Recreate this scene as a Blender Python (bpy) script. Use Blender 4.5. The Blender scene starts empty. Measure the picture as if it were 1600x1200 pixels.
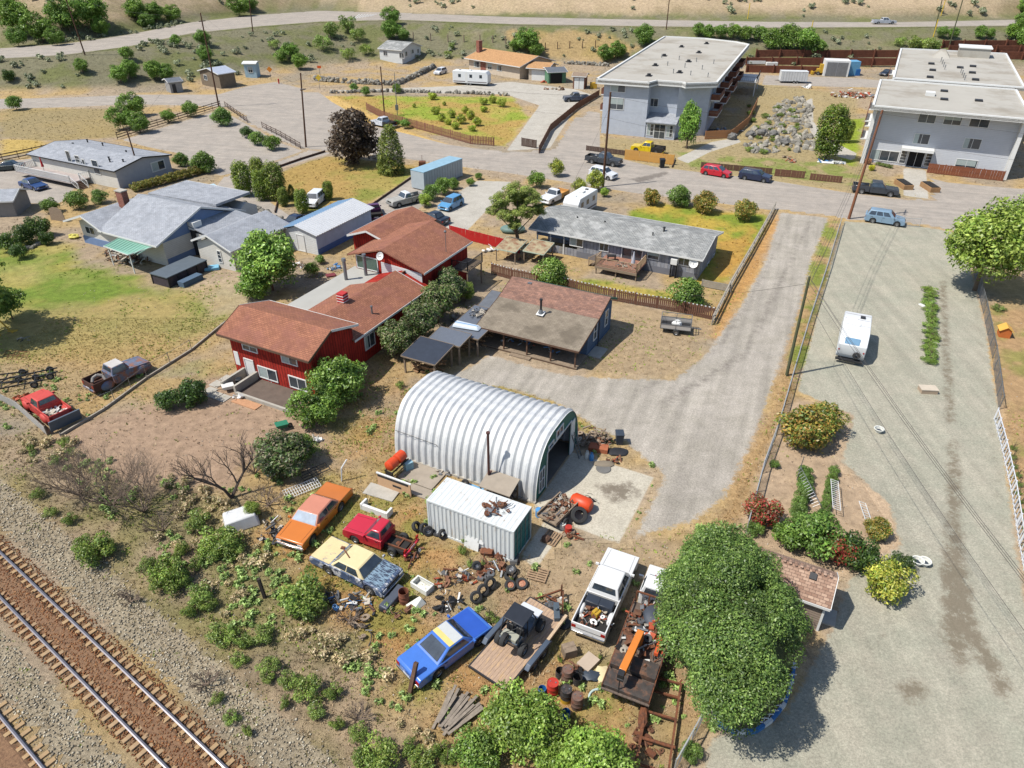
import bpy, bmesh, math, random
import numpy as np
from mathutils import Matrix, Vector
rad = math.radians
random.seed(7); RNG = np.random.default_rng(11)
SC = bpy.context.scene; COL = SC.collection

# ------------------------------------------------------------------ camera, sky, sun, exposure
FOC, PITCH, ROLL, CAMH = 1110.0, 0.5717, 0.0028, 32.35
cam_data = bpy.data.cameras.new('camera'); cam = bpy.data.objects.new('camera', cam_data); COL.objects.link(cam)
cam_data.sensor_width = 36; cam_data.lens = FOC/1600*36; cam_data.clip_start = 0.5; cam_data.clip_end = 2000
cam.matrix_world = Matrix.Translation((0, 0, CAMH)) @ Matrix.Rotation(math.pi/2-PITCH, 4, 'X') @ Matrix.Rotation(ROLL, 4, 'Z')
SC.camera = cam
SUN_EL, SUN_AZ = rad(57), rad(198)          # direction TO the sun (angle from +X)
wd = bpy.data.worlds.new('World'); SC.world = wd; wd.use_nodes = True
_nt = wd.node_tree; _bg = _nt.nodes['Background']; _sk = _nt.nodes.new('ShaderNodeTexSky')
_sk.sky_type = 'NISHITA'; _sk.sun_disc = False; _sk.sun_elevation = SUN_EL; _sk.sun_rotation = math.pi/2-SUN_AZ
_sk.altitude = 300
_nt.links.new(_sk.outputs[0], _bg.inputs[0]); _bg.inputs[1].default_value = 0.12
sl = bpy.data.lights.new('sun', 'SUN'); sl.energy = 4.65; sl.angle = rad(0.55); sl.color = (1.0, 0.955, 0.88)
so = bpy.data.objects.new('sun', sl); COL.objects.link(so)
so.rotation_euler = Vector((math.cos(SUN_AZ)*math.cos(SUN_EL), math.sin(SUN_AZ)*math.cos(SUN_EL), math.sin(SUN_EL))).to_track_quat('Z', 'Y').to_euler()
SC.view_settings.view_transform = 'Standard'; SC.view_settings.look = 'None'
SC.view_settings.gamma = 1; SC.view_settings.use_curve_mapping = False; SC.view_settings.exposure = 0.52

# ------------------------------------------------------------------ terrain and pixel -> place
def ray(px, py):
    x, y = px-800.0, -(py-600.0)
    c, s = math.cos(ROLL), math.sin(ROLL); x, y = c*x-s*y, s*x+c*y
    return np.array([x, FOC*math.cos(PITCH)+y*math.sin(PITCH), -FOC*math.sin(PITCH)+y*math.cos(PITCH)])
def P(px, py, z=0.0):
    d = ray(px, py); t = (z-CAMH)/d[2]; return np.array([d[0]*t, d[1]*t, z])
def _tab(lst):
    p = [P(a, b, z) for a, b, z in lst]; a = np.array([q[0]/q[1] for q in p]); o = np.argsort(a)
    return a[o], np.array([q[1] for q in p])[o], np.array([l[2] for l in lst])[o]
TF = _tab([(-200,153,0),(0,148,0),(200,145,0),(340,132,0),(430,116,0),(560,104,0),(700,100,0),(900,100,0),(1100,112,0),(1300,112,0),(1600,112,0),(1800,112,0)])
NEAR = [(-200,100,4.5),(0,92,5),(100,86,5.5),(200,73,6),(300,52,7),(400,42,7.3),(500,34,7.5),(620,31,7.5),(800,38,7.5),(1000,41,7.5),(1200,43.5,7.5),(1400,42.5,7.5),(1600,40,7.5),(1800,38,7.5)]
FAR = [(-200,84,4.5),(0,76,5),(100,69,5.5),(200,55,6),(300,35,7),(400,24,7.3),(500,17,7.5),(620,20,7.5),(800,27,7.5),(1000,31,7.5),(1200,34.5,7.5),(1400,35,7.5),(1600,31,7.5),(1800,29,7.5)]
TN = _tab(NEAR); TR = _tab(FAR)
def hgt(X, Y):
    X = np.asarray(X, float); Y = np.asarray(Y, float); a = X/np.maximum(Y, 1)
    yf = np.interp(a, TF[0], TF[1]); yn = np.interp(a, TN[0], TN[1]); zn = np.interp(a, TN[0], TN[2]); yr = np.interp(a, TR[0], TR[1])
    yr = np.maximum(yr, yn+6)
    t = np.clip((Y-yf)/(yn-4-yf), 0, 1); t = 0.35*t+0.65*t*t*(3-2*t)
    bump = 0.35*np.sin(X*0.11+Y*0.07)*np.sin(Y*0.16-X*0.05)
    far = np.maximum(Y-yr-3, 0)
    return zn*t + bump*np.clip(t*(1-t)*4, 0, 1) + far*0.42*(1+0.25*np.sin(X*0.05))*np.clip(far/6, 0, 1) + 0.8*np.sin(X*0.13+Y*0.05)*np.clip(far/15, 0, 1)
def G(px, py, up=0.0):
    d = ray(px, py); o = np.array([0, 0, CAMH])
    if d[2] < 0:
        q = P(px, py, 0)
        if q[1] < 155: q[2] = up; return q
    T = np.linspace(60, 700, 2600)/d[1]; pts = o+d*T[:, None]
    k = np.argmax(pts[:, 2]-hgt(pts[:, 0], pts[:, 1]) <= 0); q = pts[k].copy(); q[2] = float(hgt(q[0], q[1]))+up
    return q
A27 = rad(-27); UU = np.array([math.cos(A27), math.sin(A27)]); VV = np.array([-math.sin(A27), math.cos(A27)])
def W(u, v, z=0.0): q = u*UU+v*VV; return np.array([q[0], q[1], z])
def C(r, g, b, k=1.55):                                  # picture sRGB of a sunlit surface -> albedo
    f = lambda c: ((c/255+0.055)/1.055)**2.4 if c > 10 else c/255/12.92
    return tuple(min(f(c)/k, 0.85) for c in (r, g, b))

# ------------------------------------------------------------------ materials
MATS = {}
def _new(name):
    m = bpy.data.materials.new(name); m.use_nodes = True; return m, m.node_tree, m.node_tree.nodes['Principled BSDF']
def mat(name, col, rough=0.7, metal=0.0, var=0.12, vs=1.5, col2=None, thr=0.55, soft=0.08, ms=1.2, bump=0.0, bs=30.0, spec=0.35, coat=0.0, detail=5, stretch=None):
    """base colour, light/dark variation, optional patches of a second colour, fine relief"""
    if name in MATS: return MATS[name]
    m, nt, b = _new(name); N = nt.nodes; L = nt.links
    tc = N.new('ShaderNodeTexCoord'); mp = N.new('ShaderNodeMapping'); L.new(tc.outputs['Object'], mp.inputs[0])
    if stretch: mp.inputs['Scale'].default_value = stretch
    n1 = N.new('ShaderNodeTexNoise'); n1.inputs['Scale'].default_value = vs; n1.inputs['Detail'].default_value = detail; n1.inputs['Roughness'].default_value = 0.65
    L.new(mp.outputs[0], n1.inputs['Vector'])
    mr = N.new('ShaderNodeMapRange'); mr.inputs[1].default_value = 0.25; mr.inputs[2].default_value = 0.75
    mr.inputs[3].default_value = 1-var; mr.inputs[4].default_value = 1+var; L.new(n1.outputs[0], mr.inputs[0])
    src = None
    if col2 is not None:
        n2 = N.new('ShaderNodeTexNoise'); n2.inputs['Scale'].default_value = ms; n2.inputs['Detail'].default_value = 8; n2.inputs['Roughness'].default_value = 0.7
        L.new(mp.outputs[0], n2.inputs['Vector'])
        r2 = N.new('ShaderNodeMapRange'); r2.inputs[1].default_value = thr-soft; r2.inputs[2].default_value = thr+soft; L.new(n2.outputs[0], r2.inputs[0])
        mx = N.new('ShaderNodeMix'); mx.data_type = 'RGBA'; mx.inputs[6].default_value = (*col, 1); mx.inputs[7].default_value = (*col2, 1)
        L.new(r2.outputs[0], mx.inputs[0]); src = mx.outputs[2]
    vm = N.new('ShaderNodeVectorMath'); vm.operation = 'SCALE'
    if src: L.new(src, vm.inputs[0])
    else: vm.inputs[0].default_value = col
    L.new(mr.outputs[0], vm.inputs['Scale']); L.new(vm.outputs[0], b.inputs['Base Color'])
    b.inputs['Roughness'].default_value = rough; b.inputs['Metallic'].default_value = metal
    b.inputs['Specular IOR Level'].default_value = spec; b.inputs['Coat Weight'].default_value = coat
    if bump:
        n3 = N.new('ShaderNodeTexNoise'); n3.inputs['Scale'].default_value = bs; n3.inputs['Detail'].default_value = 4; L.new(mp.outputs[0], n3.inputs['Vector'])
        bp = N.new('ShaderNodeBump'); bp.inputs['Strength'].default_value = bump; bp.inputs['Distance'].default_value = 0.03; L.new(n3.outputs[0], bp.inputs['Height']); L.new(bp.outputs[0], b.inputs['Normal'])
    MATS[name] = m; return m
def brickmat(name, c1, c2, cm, w, h, mortar=0.01, rough=0.9, bump=0.5, var=0.25, offs=0.5, patch=None):
    """courses of shingles, boards or blocks laid along the surface (UV in metres)"""
    if name in MATS: return MATS[name]
    m, nt, b = _new(name); N = nt.nodes; L = nt.links
    tc = N.new('ShaderNodeTexCoord'); br = N.new('ShaderNodeTexBrick'); L.new(tc.outputs['UV'], br.inputs['Vector'])
    br.inputs['Scale'].default_value = 1; br.inputs['Brick Width'].default_value = w; br.inputs['Row Height'].default_value = h
    br.inputs['Mortar Size'].default_value = mortar; br.inputs['Mortar Smooth'].default_value = 0.3; br.offset = offs
    br.inputs['Color1'].default_value = (*c1, 1); br.inputs['Color2'].default_value = (*c2, 1); br.inputs['Mortar'].default_value = (*cm, 1)
    n1 = N.new('ShaderNodeTexNoise'); n1.inputs['Scale'].default_value = 1.1; n1.inputs['Detail'].default_value = 9; n1.inputs['Roughness'].default_value = 0.75; L.new(tc.outputs['Object'], n1.inputs['Vector'])
    mr = N.new('ShaderNodeMapRange'); mr.inputs[1].default_value = 0.3; mr.inputs[2].default_value = 0.7; mr.inputs[3].default_value = 1-var; mr.inputs[4].default_value = 1+var; L.new(n1.outputs[0], mr.inputs[0])
    src = br.outputs['Color']
    if patch:
        n2 = N.new('ShaderNodeTexNoise'); n2.inputs['Scale'].default_value = patch[1]; n2.inputs['Detail'].default_value = 6; L.new(tc.outputs['Object'], n2.inputs['Vector'])
        r2 = N.new('ShaderNodeMapRange'); r2.inputs[1].default_value = patch[2]; r2.inputs[2].default_value = patch[2]+0.12; r2.inputs[4].default_value = patch[3]; L.new(n2.outputs[0], r2.inputs[0])
        mx = N.new('ShaderNodeMix'); mx.data_type = 'RGBA'; L.new(src, mx.inputs[6]); mx.inputs[7].default_value = (*patch[0], 1); L.new(r2.outputs[0], mx.inputs[0]); src = mx.outputs[2]
    vm = N.new('ShaderNodeVectorMath'); vm.operation = 'SCALE'; L.new(src, vm.inputs[0]); L.new(mr.outputs[0], vm.inputs['Scale']); L.new(vm.outputs[0], b.inputs['Base Color'])
    b.inputs['Roughness'].default_value = rough; b.inputs['Specular IOR Level'].default_value = 0.2
    bp = N.new('ShaderNodeBump'); bp.inputs['Strength'].default_value = bump; bp.inputs['Distance'].default_value = 0.02; bp.invert = True
    L.new(br.outputs['Fac'], bp.inputs['Height']); L.new(bp.outputs[0], b.inputs['Normal'])
    MATS[name] = m; return m
def attrmat(name, rough=0.9, trans=0.0, var=0.0):
    """colour comes from the mesh's own 'Col' attribute times the object's tint"""
    if name in MATS: return MATS[name]
    m, nt, b = _new(name); N = nt.nodes; L = nt.links
    at = N.new('ShaderNodeAttribute'); at.attribute_name = 'Col'; oi = N.new('ShaderNodeObjectInfo')
    mu = N.new('ShaderNodeMix'); mu.data_type = 'RGBA'; mu.blend_type = 'MULTIPLY'; mu.inputs[0].default_value = 1
    L.new(at.outputs['Color'], mu.inputs[6]); L.new(oi.outputs['Color'], mu.inputs[7])
    out = [n for n in N if n.type == 'OUTPUT_MATERIAL'][0]
    if trans:
        N.remove(b); d = N.new('ShaderNodeBsdfDiffuse'); t = N.new('ShaderNodeBsdfTranslucent'); g = N.new('ShaderNodeBsdfGlossy'); g.inputs['Roughness'].default_value = 0.45; g.inputs['Color'].default_value = (1, 1, 1, 1)
        s1 = N.new('ShaderNodeMixShader'); s1.inputs[0].default_value = trans; s2 = N.new('ShaderNodeMixShader'); s2.inputs[0].default_value = 0.025
        L.new(mu.outputs[2], d.inputs[0]); L.new(mu.outputs[2], t.inputs[0]); L.new(d.outputs[0], s1.inputs[1]); L.new(t.outputs[0], s1.inputs[2])
        L.new(s1.outputs[0], s2.inputs[1]); L.new(g.outputs[0], s2.inputs[2]); L.new(s2.outputs[0], out.inputs[0])
    else:
        L.new(mu.outputs[2], b.inputs['Base Color']); b.inputs['Roughness'].default_value = rough; b.inputs['Specular IOR Level'].default_value = 0.15
    MATS[name] = m; return m

# ------------------------------------------------------------------ mesh building
class MB:
    def __init__(s): s.v = []; s.f = []; s.mi = []; s.mats = []; s.cm = 0
    def use(s, m):
        if m not in s.mats: s.mats.append(m)
        s.cm = s.mats.index(m); return s
    def add(s, vs, fs):
        o = len(s.v); s.v += [tuple(map(float, q)) for q in vs]; s.f += [tuple(o+i for i in f) for f in fs]; s.mi += [s.cm]*len(fs); return s
    def hexa(s, p):  # 4 bottom, 4 top
        return s.add(p, [(3,2,1,0),(4,5,6,7),(0,1,5,4),(1,2,6,5),(2,3,7,6),(3,0,4,7)])
    def box(s, x0, x1, y0, y1, z0, z1):
        return s.hexa([(x0,y0,z0),(x1,y0,z0),(x1,y1,z0),(x0,y1,z0),(x0,y0,z1),(x1,y0,z1),(x1,y1,z1),(x0,y1,z1)])
    def cbox(s, c, size, rz=0.0, ry=0.0, rx=0.0):
        M = Matrix.Rotation(rz,3,'Z')@Matrix.Rotation(ry,3,'Y')@Matrix.Rotation(rx,3,'X'); a, b, d = [q/2 for q in size]
        return s.hexa([tuple(M@Vector(q)+Vector(c)) for q in [(-a,-b,-d),(a,-b,-d),(a,b,-d),(-a,b,-d),(-a,-b,d),(a,-b,d),(a,b,d),(-a,b,d)]])
    def beam(s, p0, p1, w, h, up=(0,0,1)):
        p0, p1 = Vector(p0), Vector(p1); d = (p1-p0).normalized(); up = Vector(up)
        if abs(d.dot(up)) > 0.98: up = Vector((1,0,0))
        sd = d.cross(up).normalized()*w/2; u = sd.normalized().cross(d).normalized()*h/2
        return s.hexa([p0-sd-u, p0+sd-u, p1+sd-u, p1-sd-u, p0-sd+u, p0+sd+u, p1+sd+u, p1-sd+u])
    def prism(s, poly, vec):
        n = len(poly); vec = Vector(vec); p = [Vector(q) for q in poly]; q = [a+vec for a in p]
        return s.add(p+q, [tuple(range(n))[::-1], tuple(range(n, 2*n))]+[(i, (i+1) % n, n+(i+1) % n, n+i) for i in range(n)])
    def cyl(s, p0, p1, r0, r1=None, n=10, cap=True):
        r1 = r0 if r1 is None else r1; p0, p1 = Vector(p0), Vector(p1); d = (p1-p0).normalized()
        a = d.cross(Vector((0,0,1)) if abs(d.z) < 0.95 else Vector((1,0,0))).normalized(); b = d.cross(a)
        c = [(math.cos(2*math.pi*i/n), math.sin(2*math.pi*i/n)) for i in range(n)]
        vs = [p0+a*x*r0+b*y*r0 for x, y in c]+[p1+a*x*r1+b*y*r1 for x, y in c]
        fs = [(i, (i+1) % n, n+(i+1) % n, n+i) for i in range(n)]
        if cap: fs += [tuple(range(n))[::-1], tuple(range(n, 2*n))]
        return s.add(vs, fs)
    def tube(s, pts, r, n=6, r1=None):
        m = len(pts)-1; r1 = r if r1 is None else r1
        for i in range(m):
            a = r+(r1-r)*i/m; b = r+(r1-r)*(i+1)/m; s.cyl(pts[i], pts[i+1], a, b, n, True)
        return s
    def lathe(s, prof, c=(0,0,0), axis='z', n=16):
        vs = []; k = len(prof)
        for i in range(n):
            t = 2*math.pi*i/n; ct, st = math.cos(t), math.sin(t)
            for r, h in prof:
                q = {'z': (r*ct, r*st, h), 'y': (r*ct, h, r*st), 'x': (h, r*ct, r*st)}[axis]; vs.append((q[0]+c[0], q[1]+c[1], q[2]+c[2]))
        return s.add(vs, [(i*k+j, ((i+1) % n)*k+j, ((i+1) % n)*k+j+1, i*k+j+1) for i in range(n) for j in range(k-1)])
    def ell(s, c, r, nu=10, nv=6, jit=0.0, rnd=random):
        prof = [(math.sin(math.pi*j/nv), -math.cos(math.pi*j/nv)) for j in range(nv+1)]; vs = []
        for i in range(nu):
            t = 2*math.pi*i/nu
            for a, h in prof:
                q = 1+rnd.uniform(-jit, jit) if a > 1e-3 else 1
                vs.append((c[0]+r[0]*a*math.cos(t)*q, c[1]+r[1]*a*math.sin(t)*q, c[2]+r[2]*h*q))
        k = nv+1; return s.add(vs, [(i*k+j, ((i+1) % nu)*k+j, ((i+1) % nu)*k+j+1, i*k+j+1) for i in range(nu) for j in range(nv)])
    def mesh(s, name, m=None):
        me = bpy.data.meshes.new(name); me.from_pydata(s.v, [], s.f)
        bm = bmesh.new(); bm.from_mesh(me); bmesh.ops.remove_doubles(bm, verts=bm.verts, dist=1e-5)
        bmesh.ops.recalc_face_normals(bm, faces=bm.faces); bm.faces.ensure_lookup_table()
        uvl = bm.loops.layers.uv.new('UVMap'); Z = Vector((0,0,1))
        for f in bm.faces:
            n = f.normal; u = Z.cross(n)
            if u.length < 0.02: u = Vector((1,0,0))
            u.normalize(); v = n.cross(u)
            for lp in f.loops: co = lp.vert.co; lp[uvl].uv = (co.dot(u), co.dot(v))
        same = len(bm.faces) == len(s.mi)
        bm.to_mesh(me); bm.free()
        for q in (s.mats or [m]): me.materials.append(q)
        if s.mats and len(s.mats) > 1 and same: me.polygons.foreach_set('material_index', s.mi)
        return me
    def build(s, name, m=None, parent=None, smooth=False, bevel=0.0, seg=2):
        me = s.mesh(name, m); o = bpy.data.objects.new(name, me); COL.objects.link(o)
        if parent is not None: o.parent = parent
        if smooth:
            me.polygons.foreach_set('use_smooth', [True]*len(me.polygons))
            if not bevel: me.set_sharp_from_angle(angle=rad(40))
        if bevel:
            b = o.modifiers.new('bevel', 'BEVEL'); b.width = bevel; b.segments = seg; b.limit_method = 'ANGLE'; b.angle_limit = rad(35); b.harden_normals = False
            me.polygons.foreach_set('use_smooth', [True]*len(me.polygons)); me.set_sharp_from_angle(angle=rad(50))
        return o
def tag(o, label, cat, group=None, kind=None):
    if label: o['label'] = label
    if cat: o['category'] = cat
    if group: o['group'] = group
    if kind: o['kind'] = kind
    return o
def thing(name, label, cat, loc=(0,0,0), rz=0.0, group=None):
    o = bpy.data.objects.new(name, None); COL.objects.link(o); o.empty_display_size = 0.2
    o.location = [float(q) for q in loc]; o.rotation_euler = (0, 0, rz); return tag(o, label, cat, group)
def part(me, name, parent, loc=(0,0,0), rot=(0,0,0), scale=(1,1,1)):
    o = bpy.data.objects.new(name, me); COL.objects.link(o); o.parent = parent
    o.location = [float(q) for q in loc]; o.rotation_euler = rot; o.scale = scale; return o
def children(o): return KIDS.get(o.name, [])
def copy_tree(o, parent=None):
    c = o.copy(); COL.objects.link(c); c.parent = parent
    for ch in list(o.children): copy_tree(ch, c)
    return c
def npmesh(name, V, F, m, col=None, attrs=None, smooth=False):
    """numpy arrays -> mesh; F is (n,3) or (n,4); col per vertex"""
    me = bpy.data.meshes.new(name); k = F.shape[1]
    me.vertices.add(len(V)); me.vertices.foreach_set('co', np.ascontiguousarray(V, np.float32).ravel())
    me.loops.add(F.size); me.loops.foreach_set('vertex_index', np.ascontiguousarray(F, np.int32).ravel())
    me.polygons.add(len(F)); me.polygons.foreach_set('loop_start', np.arange(0, F.size, k, dtype=np.int32)); me.polygons.foreach_set('loop_total', np.full(len(F), k, np.int32))
    if smooth: me.polygons.foreach_set('use_smooth', np.ones(len(F), bool))
    me.update(calc_edges=True)
    if col is not None:
        a = me.attributes.new('Col', 'FLOAT_COLOR', 'POINT'); c = np.ones((len(V), 4), np.float32); c[:, :3] = col; a.data.foreach_set('color', c.ravel())
    for n, d in (attrs or {}).items():
        a = me.attributes.new(n, 'FLOAT', 'POINT'); a.data.foreach_set('value', np.ascontiguousarray(d, np.float32))
    me.materials.append(m); return me
def obj(name, me, parent=None, loc=(0,0,0)):
    o = bpy.data.objects.new(name, me); COL.objects.link(o); o.parent = parent; o.location = [float(q) for q in loc]; return o
# ------------------------------------------------------------------ ground: one sheet of terrain, surfaces laid on it 4 mm and more apart
xs = np.concatenate([np.arange(-260,-100,2.5), np.arange(-100,-50,1.0), np.arange(-50,50,0.45), np.arange(50,100,1.0), np.arange(100,261,2.5)])
ys = np.concatenate([np.arange(4,80,0.45), np.arange(80,150,0.8), np.arange(150,270,1.25), np.arange(270,420,5)])
GX, GY = np.meshgrid(xs, ys); NX, NY = len(xs), len(ys)
GZ = hgt(GX, GY); near = (GY < 100)
def vnoise(X, Y, sc, seed):
    """smooth value noise"""
    r = np.random.default_rng(seed); T = r.random((64, 64)); x = X/sc; y = Y/sc
    i = np.floor(x).astype(int); j = np.floor(y).astype(int); fx = x-i; fy = y-j; fx = fx*fx*(3-2*fx); fy = fy*fy*(3-2*fy)
    g = lambda a, b: T[a % 64, b % 64]
    return (g(i,j)*(1-fx)+g(i+1,j)*fx)*(1-fy)+(g(i,j+1)*(1-fx)+g(i+1,j+1)*fx)*fy
def fbm(X, Y, sc, seed): return 0.5*vnoise(X,Y,sc,seed)+0.3*vnoise(X,Y,sc/2.3,seed+1)+0.2*vnoise(X,Y,sc/5.1,seed+2)
N1 = fbm(GX, GY, 6, 1); N2 = fbm(GX, GY, 14, 5); N3 = fbm(GX, GY, 3, 9)
GZ = GZ + 0.10*(N1-0.5)*np.clip((GY-9999), 0, 1)
def pw(pts): return np.array([G(a, b)[:2] for a, b in pts])
def sdf(poly, X, Y):
    """signed distance, positive inside"""
    d = np.full(X.shape, 1e9); ins = np.zeros(X.shape, bool); n = len(poly)
    for i in range(n):
        a, b = poly[i], poly[(i+1) % n]; e = b-a; L2 = max((e**2).sum(), 1e-9)
        t = np.clip(((X-a[0])*e[0]+(Y-a[1])*e[1])/L2, 0, 1); d = np.minimum(d, np.hypot(X-a[0]-t*e[0], Y-a[1]-t*e[1]))
        if a[1] != b[1]:
            c = (a[1] > Y) != (b[1] > Y); ins ^= c & (X < (b[0]-a[0])*(Y-a[1])/(b[1]-a[1])+a[0])
    return np.where(ins, d, -d)
BASE = np.zeros(GX.shape+(3,)); GRASS = np.zeros(GX.shape)
def mixc(c, w):
    global BASE
    w = np.clip(w, 0, 1)[..., None]; BASE = BASE*(1-w)+np.array(c)*w
DIRT = C(182,162,136); TAN = C(192,164,116); ORANGE = C(196,150,98); STRAW = C(200,172,120); GREEN = C(124,142,62); LGREEN = C(150,152,80); GREYB = C(166,152,130); SAGE = C(126,124,98)
mixc(DIRT, np.ones(GX.shape)); mixc(TAN, (N1-0.42)*5); mixc(GREYB, (N2-0.55)*5)
GRASS += 0.4
def area(pts, c, w=1.0, edge=1.2, mod=None, mt=0.5, mk=4, g=None, world=False):
    global GRASS
    s = sdf(np.array(pts) if world else pw(pts), GX, GY); k = np.clip((s+(N3-0.5)*edge*2)/edge+0.5, 0, 1)*w
    if mod is not None: k = k*np.clip((mod-mt)*mk+0.5, 0, 1)
    mixc(c, k)
    if g is not None: GRASS = GRASS*(1-k)+g*k
    return k
Na = fbm(GX, GY, 5, 21); Nb = fbm(GX, GY, 2.2, 33); Nc = fbm(GX, GY, 9, 41)
# yard with the old cars: dry orange and straw grass
YARD = [(590,560),(640,640),(700,830),(860,860),(900,1000),(1060,900),(1060,1200),(560,1300),(330,960),(380,830),(520,720),(500,620)]
area(YARD, TAN, 1, 3, g=0.9); area(YARD, ORANGE, 0.8, 2, Na, 0.5, 5); area(YARD, C(150,150,74), 0.75, 2, Nb, 0.50, 5); area(YARD, DIRT, .6, 2, Nc, .56, 6)
area([(850,850),(1060,830),(1060,1000),(1040,1200),(950,1100),(830,930)], C(190,166,134), .8, 2, g=.35)
area([(590,560),(690,590),(630,700),(560,780),(500,730),(560,640)], ORANGE, 0.55, 2, Nb, .5, 5, g=0.9)
# slope between the yard and the tracks
SLOPE = [(-60,690),(120,700),(330,780),(420,900),(600,1080),(700,1300),(430,1300),(250,1000),(0,780)]
area(SLOPE, C(182,160,132), 0.9, 2.5, g=0.9); area(SLOPE, C(150,134,112), 0.6, 2, Nb, .52, 5); area(SLOPE, C(142,140,80), 0.6, 2, Na, .5, 5); area(SLOPE, C(188,166,116), 0.7, 2, Nc, .52, 5)
# back garden of the red house, bare and brown
area([(90,680),(370,575),(500,640),(510,690),(420,700),(360,760),(230,770),(130,720)], C(184,156,130), 1, 1.5, g=0.15)
area([(200,600),(350,520),(370,575),(300,620)], C(160,156,100), .6, 2, Nb, .5, 5)
# big lawn at left
LAWN = [(-80,370),(110,385),(150,420),(250,455),(330,450),(380,440),(350,500),(230,560),(-80,560)]
area(LAWN, C(172,164,88), 1, 2, g=0.75); area(LAWN, C(124,148,60), 0.95, 2, Na, .48, 4); area(LAWN, C(196,178,116), 0.7, 2, Nc, .58, 5); area([(280,440),(420,430),(400,470),(330,500)], C(200,178,148), .8, 1.5)
area([(-80,490),(330,450),(350,520),(120,640),(-80,640)], TAN, 0.6, 3, g=.7); area([(40,560),(240,520),(300,560),(160,620)], C(194,160,108), .5, 3)
# lawns
L2 = [(440,268),(510,244),(640,258),(662,264),(590,310),(545,332),(480,330),(430,300)]
area(L2, C(178,160,92), 1, .8, g=0.6); area(L2, C(146,150,72), .9, .8, Na, .48, 5); area(L2, C(192,156,96), .8, .8, Nc, .5, 5)
L3 = [(985,330),(1020,318),(1200,335),(1195,360),(1140,440),(1060,445),(1100,400),(1060,355),(975,345)]
area(L3, C(200,172,80), 1, .8, g=0.6); area(L3, C(136,156,58), .95, .8, Na, .5, 4); area([(1120,380),(1180,360),(1150,430),(1110,445)], C(206,156,84), .8, 1)
area([(850,440),(930,435),(1060,460),(1110,470),(1110,480),(950,460),(850,450)], C(196,176,84), .9, .7, g=.7); area([(850,440),(930,435),(1060,460),(1100,480)], C(130,150,60), .7, .7, Nb, .5, 6)
FIELD = [(520,150),(800,152),(822,185),(790,228),(740,222),(640,200),(570,172)]
area(FIELD, C(190,176,92), 1, 1, g=0.8); area(FIELD, C(156,172,66), .95, 1, Na, .46, 5); area(FIELD, C(196,158,96), .8, 1, Nc, .56, 6)
area([(440,150),(520,150),(640,205),(700,226),(640,216),(560,190)], C(216,180,110), .9, .6, g=.5)
# verges
area([(1290,342),(1312,345),(1260,560),(1205,700),(1165,830),(1110,850),(1140,760),(1200,640),(1240,500)], C(188,156,112), 1, 1, g=.8); area([(1280,345),(1312,345),(1255,600),(1225,600),(1250,480)], C(126,148,56), .8, .8, Nb, .48, 6)
area([(1210,335),(1220,338),(1180,430),(1120,530),(1090,520),(1150,440)], C(204,156,96), .9, .8, g=.7)
area([(940,470),(1120,500),(1090,560),(1040,590),(960,590),(930,560)], C(188,164,130), .9, 1.2, g=.4)
area([(700,590),(780,600),(880,640),(950,680),(960,700),(900,670),(800,630)], C(170,152,80), .9, .8, g=.9)
area([(1540,480),(1700,480),(1700,1200),(1620,900),(1570,680)], C(192,158,116), 1, 1, g=.4); area([(1550,480),(1660,480),(1700,1000),(1640,900),(1580,660)], C(140,152,70), .6, 1, Nb, .58, 6)
GARD = [(1240,620),(1330,640),(1310,720),(1390,780),(1420,860),(1400,900),(1300,900),(1180,850),(1160,830),(1190,740)]
area(GARD, C(198,172,142), 1, .8, g=.1)
# apartments' ground
area([(940,215),(1110,222),(1190,130),(1340,150),(1340,255),(1440,310),(1180,285),(950,250)], C(178,160,118), .9, 1, g=.4); area([(1060,238),(1300,255),(1420,300),(1300,285),(1080,262)], C(130,150,62), .7, 1, Nb, .46, 6, g=.6)
area([(1310,190),(1350,185),(1335,260),(1310,250)], C(150,170,50), .9, .8)
# hill sides: sage and dry banks
hill = np.clip((GZ-0.3)/1.0, 0, 1); far = (GY > 150)
mixc(SAGE, hill*far*0.9); mixc(C(164,150,118), hill*far*np.clip((N2-.56)*5, 0, 1)*.7); mixc(C(116,122,72), hill*far*np.clip((N1-.46)*6, 0, 1)*.75)
upper = np.clip((GZ-8.2)/1.5, 0, 1); mixc(C(190,168,138), upper*.8); mixc(C(156,140,108), upper*np.clip((N1-.45)*6, 0, 1)*.8); mixc(C(150,140,104), upper*np.clip((N3-.5)*6, 0, 1)*.6)
area([(560,20),(1000,22),(1560,28),(1560,0),(560,0)], C(206,182,150), .6, 3); area([(780,50),(930,50),(1000,75),(940,100),(800,75)], C(200,166,112), .6, 2, g=.6)
area([(0,215),(70,220),(72,235),(0,245)], C(206,176,100), .9, 1, g=.6); area([(0,170),(180,170),(190,215),(60,220),(0,215)], C(168,150,104), .8, 1, g=.6)

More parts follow.
